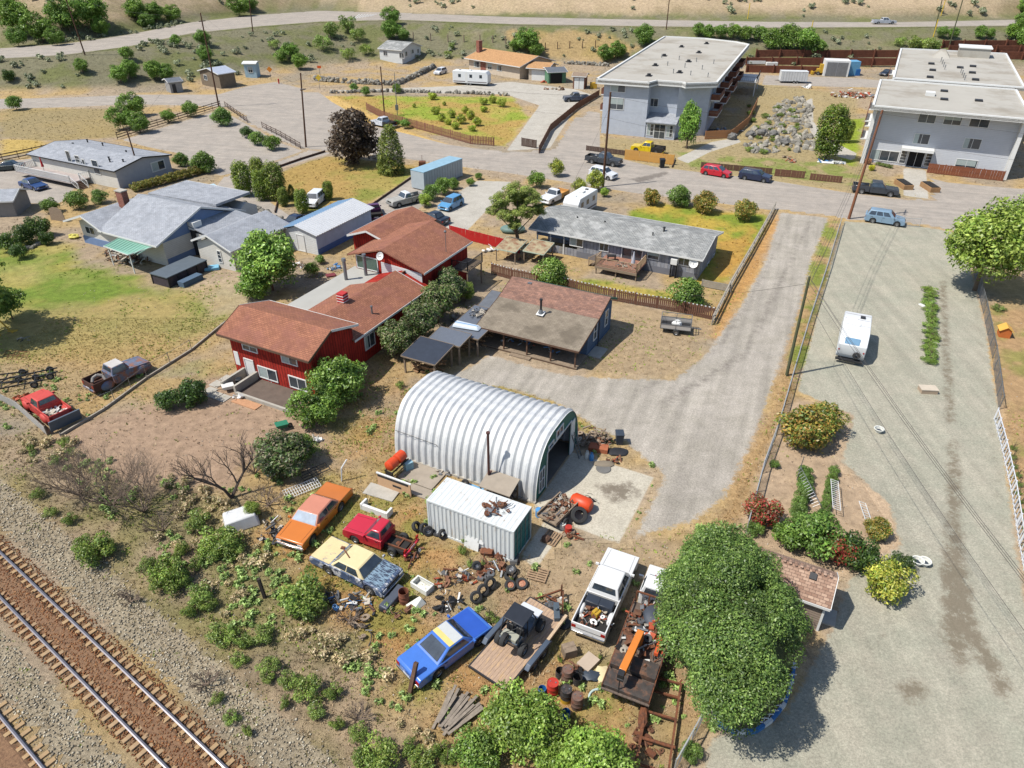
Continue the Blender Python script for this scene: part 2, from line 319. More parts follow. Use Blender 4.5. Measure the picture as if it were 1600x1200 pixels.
def ground_shader(name, dark=0.35, kind='base', col=None, col2=None, fine=18.0, edge=0.35, bump=0.5, stain=None, streak=None, fc=.14):
    """weathered ground; the laid surfaces fade into the open ground along a ragged edge (attribute 'edge' is metres inside)"""
    m, nt, b = _new(name); N = nt.nodes; L = nt.links
    at = N.new('ShaderNodeAttribute'); at.attribute_name = 'Col'; ge = N.new('ShaderNodeNewGeometry')
    def noise(sc, det=6, ro=.7):
        n = N.new('ShaderNodeTexNoise'); n.inputs['Scale'].default_value = sc; n.inputs['Detail'].default_value = det; n.inputs['Roughness'].default_value = ro; L.new(ge.outputs['Position'], n.inputs['Vector']); return n.outputs[0]
    def rng(x, a, b_, c, d):
        r = N.new('ShaderNodeMapRange'); L.new(x, r.inputs[0]); r.inputs[1].default_value = a; r.inputs[2].default_value = b_; r.inputs[3].default_value = c; r.inputs[4].default_value = d; return r.outputs[0]
    def mixn(f, a, c):
        x = N.new('ShaderNodeMix'); x.data_type = 'RGBA'
        if isinstance(f, float): x.inputs[0].default_value = f
        else: L.new(f, x.inputs[0])
        for k, q in ((6, a), (7, c)):
            if isinstance(q, tuple): x.inputs[k].default_value = (*q, 1)
            else: L.new(q, x.inputs[k])
        return x.outputs[2]
    def scale(v, f):
        x = N.new('ShaderNodeVectorMath'); x.operation = 'SCALE'; L.new(v, x.inputs[0]); L.new(f, x.inputs['Scale']); return x.outputs[0]
    def mul(a, c):
        x = N.new('ShaderNodeMath'); x.operation = 'MULTIPLY'; L.new(a, x.inputs[0]); L.new(c, x.inputs[1]); return x.outputs[0]
    ga = N.new('ShaderNodeAttribute'); ga.attribute_name = 'grass'
    f1 = noise(1.3, 8, .75); f2 = noise(7, 6, .8); f3 = noise(26, 3, .7)
    basec = scale(at.outputs['Color'], mul(rng(f1, .36, .64, .74, 1.22), rng(f3, .38, .62, .72, 1.25)))
    # tufts: dark and bright specks where grass grows
    sp = mul(rng(f2, .52, .60, 0, 1), ga.outputs['Fac']); basec = mixn(sp, basec, scale(basec, rng(f3, .3, .7, .42, .80)))
    f4 = noise(3.3, 7, .8); sp2 = mul(rng(f4, .58, .64, 0, .8), ga.outputs['Fac']); basec = mixn(sp2, basec, C(140,138,76))
    out = basec
    if kind == 'lay':
        c = mixn(rng(noise(.35, 8, .7), .38, .62, 0, 1), col, col2)
        c = scale(c, mul(rng(noise(fine, 4, .8), .35, .65, 1-fc, 1+fc), mul(rng(noise(fine*3, 2, .8), .35, .65, .84, 1.16), rng(noise(.9, 5, .7), .35, .65, .93, 1.07))))
        if streak:
            wv = N.new('ShaderNodeMapping'); wv.vector_type = 'POINT'; wv.inputs['Rotation'].default_value = (0, 0, streak[0]); L.new(ge.outputs['Position'], wv.inputs[0]); w2 = N.new('ShaderNodeMapping'); w2.inputs['Scale'].default_value = (.06, 1, 1); L.new(wv.outputs[0], w2.inputs[0]); wv = w2
            n = N.new('ShaderNodeTexNoise'); n.inputs['Scale'].default_value = 1.1; n.inputs['Detail'].default_value = 3; L.new(wv.outputs[0], n.inputs['Vector'])
            c = scale(c, rng(n.outputs[0], .35, .65, 1-streak[1], 1+streak[1]))
        st = N.new('ShaderNodeAttribute'); st.attribute_name = 'stain'
        if stain: c = mixn(rng(mul(st.outputs['Fac'], rng(noise(1.3, 8, .8), .35, .65, .35, 1.5)), .3, .75, 0, .8), c, stain)
        ed = N.new('ShaderNodeAttribute'); ed.attribute_name = 'edge'; ad = N.new('ShaderNodeMath'); ad.operation = 'ADD'
        L.new(ed.outputs['Fac'], ad.inputs[0]); L.new(rng(noise(1.5, 6, .8), .3, .7, -edge, 0), ad.inputs[1])
        out = mixn(rng(ad.outputs[0], -.06-edge*.1, .06+edge*.1, 0, 1), basec, c)
    L.new(out, b.inputs['Base Color']); b.inputs['Roughness'].default_value = .95; b.inputs['Specular IOR Level'].default_value = .12
    bp = N.new('ShaderNodeBump'); bp.inputs['Strength'].default_value = bump; bp.inputs['Distance'].default_value = .06
    ad2 = N.new('ShaderNodeMath'); ad2.operation = 'ADD'; L.new(f2, ad2.inputs[0]); L.new(f3, ad2.inputs[1]); L.new(ad2.outputs[0], bp.inputs['Height']); L.new(bp.outputs[0], b.inputs['Normal'])
    return m
idx = np.arange(NX*NY).reshape(NY, NX); QF = np.stack([idx[:-1,:-1], idx[:-1,1:], idx[1:,1:], idx[1:,:-1]], -1).reshape(-1, 4)
GV = np.stack([GX.ravel(), GY.ravel(), GZ.ravel()], 1)
gme = npmesh('ground', GV, QF, ground_shader('ground_soil', bump=.9), BASE.reshape(-1,3), {'grass': GRASS.ravel()}, True)
tag(obj('ground', gme), 'dry dirt and straw coloured ground of the yards and hillside', None, None, 'structure')
def lay(name, label, pts, m, lift, world=False, stain=None, margin=0.9):
    poly = np.array(pts) if world else pw(pts); s = sdf(poly, GX, GY)
    cell = np.where(GY < 80, .7, np.where(GY < 150, 1.2, 3.0)); keep = (s > -cell).ravel(); fk = keep[QF].all(1); f = QF[fk]
    used, inv = np.unique(f, return_inverse=True); V = GV[used].copy(); V[:, 2] += lift
    st = np.zeros(GX.shape)
    for sp in (stain or []):
        wt = 1
        if isinstance(sp, tuple): sp, wt = sp
        st = np.maximum(st, wt*np.clip(sdf(pw(sp), GX, GY)/1.3+.55, 0, 1))
    me = npmesh(name, V, inv.reshape(-1, 4), m, BASE.reshape(-1,3)[used], {'grass': GRASS.ravel()[used], 'edge': s.ravel()[used], 'stain': st.ravel()[used]}, True)
    return tag(obj(name, me), label, None, None, 'structure')
ASPH = ground_shader('asphalt', kind='lay', col=C(166,158,148), col2=C(180,170,158), fine=9, edge=.12, bump=.25, stain=C(120,112,104), streak=(rad(15), .07))
GRAV = ground_shader('gravel', fc=.22, kind='lay', col=C(184,176,164), col2=C(168,161,148), fine=8, edge=.8, bump=.5, stain=C(120,112,104), streak=(rad(-68), .13))
LOT = ground_shader('lot_gravel', kind='lay', col=C(168,166,148), col2=C(180,174,156), fc=.2, fine=7, edge=.5, bump=.45, stain=C(124,112,94), streak=(rad(-87), .08))
CONC = ground_shader('concrete_ground', kind='lay', col=C(204,196,178), col2=C(194,186,168), fc=.05, fine=3, edge=.04, bump=.2, stain=C(112,100,86))
BALL = ground_shader('ballast', kind='lay', col=C(186,172,146), col2=C(164,150,126), fine=5.5, edge=.9, bump=1.0, fc=.3)
RUST = ground_shader('rusty_ballast', kind='lay', col=C(136,104,76), col2=C(152,122,94), fine=6.5, edge=.5, bump=1.0, fc=.35)
DRV = ground_shader('pale_driveway', kind='lay', col=C(196,190,178), col2=C(184,178,166), fine=6, edge=.25, bump=.3)
lay('road', 'grey asphalt street crossing the village', [(-60,156),(100,153),(215,148),(340,148),(385,135),(430,128),(500,145),(520,160),(556,180),(585,197),(640,210),(700,226),(760,234),(830,238),(855,205),(905,172),(938,176),(938,240),(1020,260),(1100,270),(1200,281),(1330,302),(1430,314),(1440,275),(1480,285),(1590,295),(1700,290),(1700,385),(1600,372),(1490,362),(1400,354),(1310,343),(1200,328),(1080,312),(1000,303),(940,294),(880,284),(790,270),(700,258),(620,246),(540,238),(478,236),(440,222),(380,190),(345,167),(215,163),(100,168),(-60,172)], ASPH, .012,
    stain=[[(985,280),(1040,268),(1046,272),(1000,286)],[(270,205),(360,190),(360,196),(300,212)]])
lay('parking_area', 'asphalt parking area behind the mobile home', [(190,219),(345,172),(440,224),(474,236),(400,262),(345,275),(310,262),(280,240),(230,230)], ASPH, .024)
lay('driveway', 'paved driveway curving past the clipped trees', [(478,234),(520,239),(440,262),(415,272),(400,300),(450,335),(470,345),(400,350),(330,300),(355,270),(400,262)], ASPH, .018)
lay('driveway', 'asphalt driveway beside the steel shipping container', [(660,262),(722,276),(650,330),(600,350),(560,338),(590,312)], ASPH, .020)
lay('driveway', 'pale concrete driveway with the blue hatchback', [(745,282),(800,284),(780,310),(735,357),(716,376),(680,360),(660,345),(700,310)], DRV, .020)
lay('driveway', 'asphalt parking beside the mobile home at left edge', [(-60,262),(70,245),(120,290),(95,318),(40,318),(-60,290)], ASPH, .016)
lay('driveway', 'gravel turning area before the tan roofed house', [(490,142),(640,146),(790,148),(842,165),(790,236),(860,232),(900,170),(930,150),(900,140),(800,128),(700,135),(560,140)], DRV, .016)
lay('gravel_drive', 'long gravel driveway widening between the blue cottage and the metal hut', [(1215,330),(1195,400),(1150,480),(1120,520),(1095,555),(1050,590),(950,588),(880,582),(760,550),(735,570),(670,596),(720,600),(800,612),(870,635),(930,672),(975,695),(1030,745),(975,850),(1090,820),(1140,780),(1180,700),(1215,600),(1250,500),(1275,400),(1300,340)], GRAV, .016, stain=[([(1262,345),(1272,345),(1215,470),(1170,560),(1040,640),(1020,630),(1155,550),(1200,460)],.55),([(1232,345),(1240,345),(1180,470),(1130,550),(1000,620),(985,612),(1115,540),(1165,460)],.5),([(1150,560),(1162,560),(1090,760),(1078,760)],.5),([(1120,600),(1130,600),(1060,760),(1048,760)],.45)])
lay('gravel_lot', 'wide grey green gravel lot with tyre tracks', [(1316,345),(1430,352),(1492,362),(1520,420),(1545,520),(1570,680),(1600,900),(1680,1300),(1080,1300),(1100,1160),(1130,1135),(1210,1125),(1250,1060),(1290,990),(1320,900),(1400,850),(1385,790),(1310,720),(1330,650),(1240,612),(1255,560),(1290,430)], LOT, .022,
    stain=[[(1484,690),(1492,690),(1500,740),(1500,830),(1530,990),(1545,1010),(1575,1060),(1580,1100),(1560,1085),(1520,1010),(1500,1050),(1475,1000),(1470,900),(1480,830)], [(1470,440),(1476,440),(1482,540),(1490,660),(1480,660),(1474,540)], [(1405,1070),(1440,1065),(1450,1090),(1420,1098)], ([(1512,420),(1522,420),(1560,700),(1590,1000),(1574,1000),(1546,700)],.5), ([(1390,370),(1400,370),(1385,520),(1378,520)],.4), ([(1350,640),(1365,640),(1480,900),(1465,905)],.4), ([(1250,1130),(1270,1140),(1420,960),(1400,950)],.45)])
lay('concrete_slab', 'pale concrete apron in front of the metal hut', [W(-14.7,31.6)[:2], W(-8.5,31.4)[:2], W(-8.5,38.6)[:2], W(-14.7,38.6)[:2]], CONC, .03, world=True, stain=[[(930,760),(985,755),(1000,775),(960,785)]])
lay('concrete_slab', 'small concrete pad beside the white container', [W(-13.5,27.6)[:2], W(-12.2,27.2)[:2], W(-12.0,31.4)[:2], W(-13.5,31.4)[:2]], CONC, .032, world=True)
lay('highway', 'two lane highway along the foot of the hill', [(a, b) for a, b, z in NEAR]+[(a, b) for a, b, z in FAR[::-1]], ASPH, .05)
lay('path', 'concrete path leading to the apartment entrance', [(1055,248),(1110,222),(1150,215),(1160,222),(1110,238),(1075,256)], DRV, .014)
lay('path', 'pale path winding beside the rock garden', [(1256,160),(1270,150),(1272,190),(1290,215),(1340,240),(1335,252),(1290,240),(1265,205)], DRV, .014)
lay('path', 'paved walk to the grey apartment block door', [(1410,262),(1448,266),(1452,312),(1410,306)], DRV, .03)
lay('parking_area', 'asphalt lane behind the apartment blocks', [(1195,118),(1330,122),(1400,128),(1395,138),(1190,133)], ASPH, .03)
# tracks: direction from the rails seen in the photograph
T0 = P(0,864)[:2]; T1 = P(349,1198)[:2]; TD = (T1-T0)/np.linalg.norm(T1-T0); TN_ = np.array([-TD[1], TD[0]])
def TW(s, n, z=0.0): q = T0+TD*s+TN_*n; return np.array([q[0], q[1], z])
lay('ballast', 'pale crushed stone ballast beside the tracks', [TW(-30,3.6)[:2], TW(60,3.6)[:2], TW(60,-14)[:2], TW(-30,-14)[:2]], BALL, .010, world=True)
lay('ballast', 'rust stained ballast between the ties of the near track', [TW(-30,.75)[:2], TW(60,.75)[:2], TW(60,-2.3)[:2], TW(-30,-2.3)[:2]], RUST, .026, world=True)
lay('ballast', 'rust stained ballast of the corner track', [TW(-30,-4.6)[:2], TW(60,-4.6)[:2], TW(60,-8)[:2], TW(-30,-8)[:2]], RUST, .028, world=True)
# ------------------------------------------------------------------ materials of buildings
M_white = mat('white_paint', C(236,236,232), .6, var=.06, vs=3)
M_glass = mat('window_glass', (.035,.045,.055), .08, var=.5, vs=.7, spec=.9)
M_dark = mat('near_black_fill', (.012,.012,.013), .9, var=.2)
M_steel = mat('grey_steel', C(150,152,154), .45, .6, var=.15)
M_dsteel = mat('dark_steel', C(62,62,64), .5, .3, var=.2)
M_wood = mat('weathered_wood', C(150,132,112), .9, var=.3, vs=4, stretch=(1,1,6), bump=.3)
M_dwood = mat('dark_brown_wood', C(104,78,62), .9, var=.35, vs=4, bump=.2)
M_conc = mat('concrete', C(186,180,168), .95, var=.15, vs=2, bump=.2)
M_blk = mat('black_metal', (.02,.02,.021), .5, var=.2)
M_rust = mat('rusted_steel', C(126,78,52), .9, var=.4, vs=5, col2=C(92,62,48), ms=4, bump=.4)
SH_grey = brickmat('grey_shingles', C(166,170,176), C(180,183,188), C(134,136,142), .33, .16, .012, patch=(C(154,158,164), .5, .5, .6))
SH_old = brickmat('worn_grey_shingles', C(150,152,150), C(172,172,168), C(98,98,96), .4, .22, .02, var=.3, patch=(C(186,186,182), .8, .5, .7))
SH_red = brickmat('red_brown_shingles', C(176,120,94), C(156,104,82), C(112,76,62), .35, .17, .014, var=.2, patch=(C(150,100,86), .6, .5, .6))
SH_mix = brickmat('mottled_red_brown_shingles', C(166,126,108), C(136,106,94), C(108,84,74), .42, .19, .012, var=.3)
SH_tan = brickmat('grey_tan_shingles', C(156,144,126), C(142,130,114), C(112,104,92), .4, .18, .01, var=.18, patch=(C(112,102,88), .4, .5, .7))
SH_brn = brickmat('brown_tan_shingles', C(190,160,138), C(150,122,104), C(110,90,78), .3, .17, .014, var=.15)
SH_orange = brickmat('orange_tan_shingles', C(206,160,112), C(192,148,104), C(150,114,82), .5, .3, .02, var=.15)
M_redsid = brickmat('red_board_siding', C(186,56,42), C(164,44,34), C(84,26,22), .3, 30, .03, var=.3, offs=0, bump=.4, patch=(C(120,30,26), 1.4, .56, .7))
M_bluesid = brickmat('blue_grey_lap_siding', C(92,112,138), C(98,118,144), C(70,86,108), 40, .16, .012, var=.12)
M_lblue = brickmat('pale_blue_grey_siding', C(202,208,218), C(206,212,220), C(164,174,192), 60, .2, .014, var=.1, rough=.7)
M_lblue2 = brickmat('pale_grey_stucco_siding', C(214,217,222), C(216,219,224), C(190,195,204), 60, .25, .012, var=.05, rough=.7)
M_cream = brickmat('cream_lap_siding', C(226,222,212), C(230,226,216), C(192,188,180), 60, .2, .012, var=.08)
M_white_sid = brickmat('white_lap_siding', C(226,228,226), C(230,232,230), C(190,194,196), 60, .22, .012, var=.07)
M_grey_ply = brickmat('weathered_grey_blue_boards', C(170,170,174), C(136,140,150), C(104,108,116), .4, 30, .02, var=.35, offs=0, patch=(C(168,160,146), .9, .54, .8))
M_blue_base = mat('blue_foundation', C(120,144,182), .8, var=.1)
M_flat = mat('flat_roof_membrane', C(186,181,170), .95, var=.07, vs=.25, col2=C(160,152,138), ms=.12, thr=.56, soft=.08)
M_brick = brickmat('red_chimney_brick', C(160,84,66), C(140,72,58), C(170,150,136), .22, .08, .012)
M_red = mat('red_paint', C(196,38,40), .6, var=.15)
M_greenw = mat('dark_green_paint', C(28,104,92), .6, var=.15, vs=2)
M_decks = mat('deck_boards', C(168,120,100), .85, var=.3, vs=5, col2=C(140,112,100), ms=2)

def oneq(wx, wy, n, c):                        # intersect the sight line of a pixel with the vertical plane n.p=c
    d = ray(wx, wy); t = c/(d[0]*n[0]+d[1]*n[1]); return d*t+np.array([0,0,CAMH])
class Bld:
    """a building in its own frame: x along the front, y to the back"""
    def __init__(s, name, label, cat, org, ang, group=None):
        s.org = np.array([org[0], org[1], org[2] if len(org) > 2 else 0.0]); s.a = ang; s.U = np.array([math.cos(ang), math.sin(ang)]); s.V = np.array([-s.U[1], s.U[0]])
        s.e = thing(name, label, cat, s.org, ang, group)
    def loc(s, p): d = np.array(p[:2])-s.org[:2]; return (float(d@s.U), float(d@s.V))
    def px(s, x, y, z=0): return s.loc(P(x, y, z+s.org[2]))
    def onface(s, side, pl, x, y):
        n = s.V if side in ('front','back') else s.U; q = oneq(x, y, n, float(s.org[:2]@n)+pl); l = s.loc(q); return (l[0] if side in ('front','back') else l[1]), float(q[2])-s.org[2]
    def roof(s, c, m, t=.14, name='roof', trim=None, edges=None, sub=True):
        b = MB(); b.add([(x,y,z) for x,y,z in c]+[(x,y,z-t) for x,y,z in c], [tuple(range(len(c))), tuple(range(2*len(c)-1, len(c)-1, -1))]+[(i, len(c)+i, len(c)+(i+1) % len(c), (i+1) % len(c)) for i in range(len(c))])
        o = b.build(name, m, s.e)
        if trim:
            n = len(c); cen = Vector(np.mean(np.array(c), 0))
            for i in (edges if edges is not None else range(n)):
                a, d = Vector(c[i]), Vector(c[(i+1) % n]); mid = (a+d)/2; out = Vector((mid.x-cen.x, mid.y-cen.y, 0)); e = (d-a).normalized(); out = (out-e*out.dot(e)); out.z = 0; out.normalize()
                a = a+out*.022-Vector((0,0,t/2+.005)); d = d+out*.022-Vector((0,0,t/2+.005)); MB().beam(a, d, .035, t+.06).build('fascia', trim, o)
        return o
    def wall(s, poly, vec, m, name='wall'): return MB().prism(poly, vec).build(name, m, s.e)
    def gable_u(s, x0, x1, y0, y1, e, yr, r, m, name='wall', e1=None, z0=0):   # ridge along x
        e1 = e if e1 is None else e1
        return s.wall([(x0,y0,z0),(x0,y1,z0),(x0,y1,e1),(x0,yr,r),(x0,y0,e)], (x1-x0,0,0), m, name)
    def gable_v(s, x0, x1, y0, y1, e, xr, r, m, name='wall', e1=None, z0=0):   # ridge along y
        e1 = e if e1 is None else e1
        return s.wall([(x0,y0,z0),(x1,y0,z0),(x1,y0,e1),(xr,y0,r),(x0,y0,e)], (0,y1-y0,0), m, name)
    def win(s, side, pl, a, z, w, h, mull=1, frame=None, kind='window', glass=None, mh=0, door=False, fw=.09):
        """centre a along the face, z centre"""
        key = (side, w, h, mull, mh, fw, door, (frame or M_white).name, (glass or M_glass).name)
        if key not in WIN:
            f = MB(); W2, H2 = w/2, h/2
            f.box(-W2-fw, W2+fw, -.07, 0, -H2-fw, -H2); f.box(-W2-fw, W2+fw, -.07, 0, H2, H2+fw); f.box(-W2-fw, -W2, -.068, 0, -H2, H2); f.box(W2, W2+fw, -.068, 0, -H2, H2)
            for k in range(mull): xx = -W2+w*(k+1)/(mull+1); f.box(xx-.03, xx+.03, -.062, 0, -H2, H2)
            for k in range(mh): zz = -H2+h*(k+1)/(mh+1); f.box(-W2, W2, -.06, 0, zz-.025, zz+.025)
            WIN[key] = (f.mesh('window_frame', frame or M_white), MB().box(-W2, W2, -.03, .0, -H2, H2).mesh('pane', glass or M_glass))
        fm, pm = WIN[key]; rz = {'front':0,'right':math.pi/2,'back':math.pi,'left':-math.pi/2}[side]
        L = {'front':(a,pl,z),'back':(a,pl,z),'right':(pl,a,z),'left':(pl,a,z)}[side]
        o = part(fm, kind, s.e, L, (0,0,rz)); part(pm, 'pane', o)
        if glass is None and kind == 'window' and w > .9 and WR.random() < .75:
            ck = ('c', w, h, WR.randrange(3))
            if ck not in WIN: f_ = (.48,.3,.95)[ck[3]]; WIN[ck] = MB().box(-w/2,-w/2+w*f_,-.036,-.03,-h/2+(.0 if ck[3] < 2 else h*.45),h/2).mesh('curtain', M_curt)
            part(WIN[ck], 'curtain', o)
        return o
    def winpx(s, side, pl, x, y, w, h, **k): a, z = s.onface(side, pl, x, y); return s.win(side, pl, a, z, w, h, **k)
    def pipe(s, x, y, z0, z1, r=.08, m=None, name='vent_pipe', cap=True):
        b = MB(); b.cyl((x,y,z0),(x,y,z1),r,n=10)
        if cap: b.cyl((x,y,z1-.02),(x,y,z1+.1),r*1.6,r*1.4,n=10)
        return b.build(name, m or M_steel, s.e, smooth=True)
WIN = {}; WR = random.Random(12); M_curt = mat('pale_curtain', C(178,190,186), .5, var=.15, vs=6, spec=.6)
def trees_ground(): pass

# ------------------------------------------------------------------ blue cottage with porch
b = Bld('blue_cottage', 'small blue cottage with long tan porch roof and brown shingles', 'house', W(-28.6, 49.3), A27)
X1 = 9.7
b.wall([(.3,2.6,0),(.3,8.5,0),(.3,8.5,3.0),(.3,7.0,3.82),(.3,4.2,2.95),(.3,2.6,2.55)], (X1-.35,0,0), M_bluesid)
b.roof([(-.1,-.25,2.05),(X1+.25,-.25,2.05),(X1+.25,4.25,3.07),(-.1,4.25,3.07)], SH_tan, .12, trim=M_dwood, edges=[0,1,3])
b.roof([(-.1,4.25,3.09),(X1+.25,4.25,3.09),(X1+.25,7.0,4.02),(-.1,7.0,4.02)], SH_mix, .12, trim=M_dwood, edges=[1,3])
b.roof([(-.1,7.0,4.02),(X1+.25,7.0,4.02),(X1+.25,9.0,3.1),(-.1,9.0,3.1)], SH_mix, .12, trim=M_greenw, edges=[1,2])
for k in range(14): MB().box(.1+k*.69,.1+k*.69+.68,0,2.55,.12,.2).build('porch_board', M_wood, b.e)
MB().box(.1,X1-.05,.02,.1,0,.11).build('porch_skirt', M_dwood, b.e)
MB().box(3.4,5.4,-.45,-.02,0,.12).build('step', M_wood, b.e)
for k in range(5): MB().box(.2+k*2.32,.32+k*2.32,.05,.17,.2,1.98).build('porch_post', M_dwood, b.e)
MB().box(.2,X1,.04,.18,1.86,2.0).build('porch_beam', M_dwood, b.e)
b.win('front', 2.6, 2.2, 1.3, 1.1, 1.1); b.win('front', 2.6, 5.2, 1.1, .9, 2.0, mull=0, kind='door'); b.win('front', 2.6, 7.6, 1.3, 1.4, 1.1)
b.win('right', X1-.04, 4.3, 1.75, .62, 1.5, mull=0, mh=1); b.win('right', X1-.04, 7.1, 1.85, .62, 1.5, mull=0, mh=1)
x, y = b.px(845,489,3.0); MB().cbox((x,y,2.98),(.7,.7,.05),0,0,.22).build('flashing', M_white, b.e); b.pipe(x,y,2.9,4.3,.1,M_dsteel,'stove_pipe'); MB().cyl((x,y,3.0),(x,y,3.35),.26,.14).build('pipe_boot', M_steel, b.e)
x, y = b.px(828,444,3.8); MB().box(x-.2,x+.2,y-.15,y+.15,3.6,3.95).build('roof_vent', M_steel, b.e)
MB().box(X1-.02,X1+1.2,2.7,4.6,.0,.12).build('side_step', M_conc, b.e)
b.pipe(X1+.12,4.9,0,2.6,.05,M_dsteel,'downpipe',False)

s_ = Bld('garden_shed', 'small orange boarded shed with grey roof left of the blue cottage', 'shed', W(-30.6, 53.2), A27)
s_.gable_u(0,1.6,0,2.6,1.7,1.3,1.8,mat('orange_boards', C(190,112,74), .8, var=.2)); s_.roof([(-.3,-.3,1.65),(1.9,-.3,1.65),(1.9,3.0,2.15),(-.3,3.0,2.15)], M_steel, .06, trim=M_wood)
s_.win('front', 0, .8, 1.0, .6, .7, mull=0)

# ------------------------------------------------------------------ long grey house
b = Bld('grey_long_house', 'long weathered grey house with worn shingle roof and raised deck', 'house', W(-34.2, 72.1), A27)
L_ = 20.1
b.wall([(5.6,.5,0),(5.6,8.9,0),(5.6,8.9,2.5),(5.6,4.9,3.4),(5.6,.5,2.5)], (L_-5.95,0,0), M_grey_ply)
b.wall([(.5,3.6,0),(.5,8.9,0),(.5,8.9,2.5),(.5,4.9,3.4),(.5,3.6,3.0)], (5.1,0,0), M_grey_ply, 'carport_wall')
for x in (.5, 2.2, 3.9): MB().box(x-.07,x+.07,.5,.64,0,2.5).build('carport_post', M_white, b.e)
MB().box(.4,5.6,.5,.62,1.85,2.52).build('carport_panel', M_bluesid, b.e); MB().box(.5,5.6,.56,.6,0.0,.9).build('carport_panel', M_grey_ply, b.e)
b.roof([(-.4,0,2.62),(L_+.1,0,2.62),(L_+.1,4.9,3.66),(-.4,4.9,3.66)], SH_old, .13, trim=M_white, edges=[0,1,3])
b.roof([(-.4,4.9,3.66),(L_+.1,4.9,3.66),(L_+.1,9.4,2.62),(-.4,9.4,2.62)], SH_old, .13, trim=M_white, edges=[1,2,3])
MB().box(5.58,L_-.33,.48,.497,0,.75).build('foundation', mat('grey_foundation', C(124,126,134), .9), b.e)
for x_, y_, w_, h_, kk in [(901,377,1.5,1.1,{}),(944,385,1.0,1.0,{}),(1021,399,1.2,.8,{'mull':0}),(1069,407,1.1,1.0,{})]: b.winpx('front', .5, x_, y_, w_, h_, frame=M_bluesid if kk.get('x') else M_white, **kk)
b.winpx('front', .5, 987, 402, 2.3, 1.9, mull=1, kind='sliding_door'); b.winpx('front', .478, 1025, 436, .7, .5, mull=0); b.winpx('front', .478, 1012, 434, .8, .5, mull=0)
b.winpx('right', L_-.35, 1105, 417, .8, 1.0, mull=0); b.winpx('right', L_-.35, 1114, 403, .5, .8, mull=0)
a, z = b.onface('front', .2, 1054, 408); MB().box(a-.35,a+.35,-.15,.49,z-.3,z+.3).build('air_conditioner', M_white, b.e); MB().box(a-.32,a-.26,-.1,.4,0,z-.3).box(a+.26,a+.32,-.1,.4,0,z-.3).box(a-.4,a+.4,-.15,.4,z-.36,z-.3).build('bracket', M_dsteel, b.e)
def dish(par, c, rz, r=.4, m=None):
    d = MB(); d.lathe([(0.01,0),(r*.5,.03),(r*.85,.1),(r,.17),(r*.98,.19),(r*.5,.05),(0.01,.02)], n=14); me = d.mesh('satellite_dish', m or M_white)
    o = part(me, 'satellite_dish', par, c, (rad(62), 0, rz)); MB().tube([(0,0,-.3),(0,0,.05),(0,-r*.3,.42)], .025).build('dish_arm', M_dsteel, o); return o
a, z = b.onface('front', .1, 1084, 412); dish(b.e, (a,.1,z), 0, .5)
for x_, y_ in [(902,342),(945,349),(1004,354),(1020,367),(1082,367),(1037,364)]:
    x, y = b.px(x_, y_, 3.3); b.pipe(x, y, 3.0, 3.9 if (x_, y_) == (1037,364) else 3.5, .1 if x_ == 1037 else .06, M_dsteel)
MB().box(8.6,11.4,1.3,2.9,3.02,3.06).build('roof_patch', M_steel, b.e) if 0 else None
# raised deck
x0, _ = b.px(936, 418, 1.0); dk = MB(); D0, D1, DZ = 9.2, 14.0, 1.0
for k in range(20): MB().box(D0+k*.24,D0+k*.24+.232,-2.9,.49,DZ-.05,DZ).build('deck_board', M_decks, b.e)
dk = MB()
for x in (D0+.1, (D0+D1)/2, D1-.1): dk.box(x-.06,x+.06,-2.85,-2.73,0,DZ-.06)
dk.build('deck_leg', M_wood, b.e); MB().box(D0-.02,D1-.02,-2.98,-2.91,DZ-.32,DZ-.02).build('deck_fascia', M_wood, b.e)
def railing(par, pts, z, h=.95, m=None, step=.16, name='railing', bal=.035):
    r = MB()
    for p, q in zip(pts[:-1], pts[1:]):
        zz = [z, z] if not isinstance(z, (list, tuple)) else z; p3, q3 = Vector((*p, zz[0])), Vector((*q, zz[1])); r.beam(p3+Vector((0,0,h)), q3+Vector((0,0,h)), .08, .05); r.beam(p3+Vector((0,0,.1)), q3+Vector((0,0,.1)), .05, .04)
        n = max(2, int((q3-p3).length/step))
        for k in range(n+1): c = p3+(q3-p3)*k/n; r.beam(c+Vector((0,0,.1)), c+Vector((0,0,h)), bal, bal)
        for c in (p3, q3): r.beam(c, c+Vector((0,0,h+.08)), .09, .09)
    return r.build(name, m or M_wood, par)
M_rail = mat('tan_railing', C(176,150,120), .8, var=.15)
railing(b.e, [(D0,-2.85),(D1-.1,-2.85)], DZ, m=M_rail); railing(b.e, [(D1-.1,-2.85),(D1-.1,.4)], DZ, m=M_rail); railing(b.e, [(D0,-2.85),(D0,-1.3)], DZ, m=M_rail)
for k in range(5): MB().box(D0-.28*(k+1),D0-.28*k-.02,-1.2,-.1,DZ-.2*(k+1)-.04,DZ-.2*(k+1)).build('step', M_wood, b.e)
railing(b.e, [(D0-1.4,-1.25),(D0,-1.25)], (.05, DZ), m=M_rail)
GREY_HOUSE = b

# ------------------------------------------------------------------ red house, four joined blocks
b = Bld('red_house', 'rambling red boarded house with four brown shingle roofs', 'house', W(-45, 35.6), A27); R = b
ou, ov = -45.0, 35.6
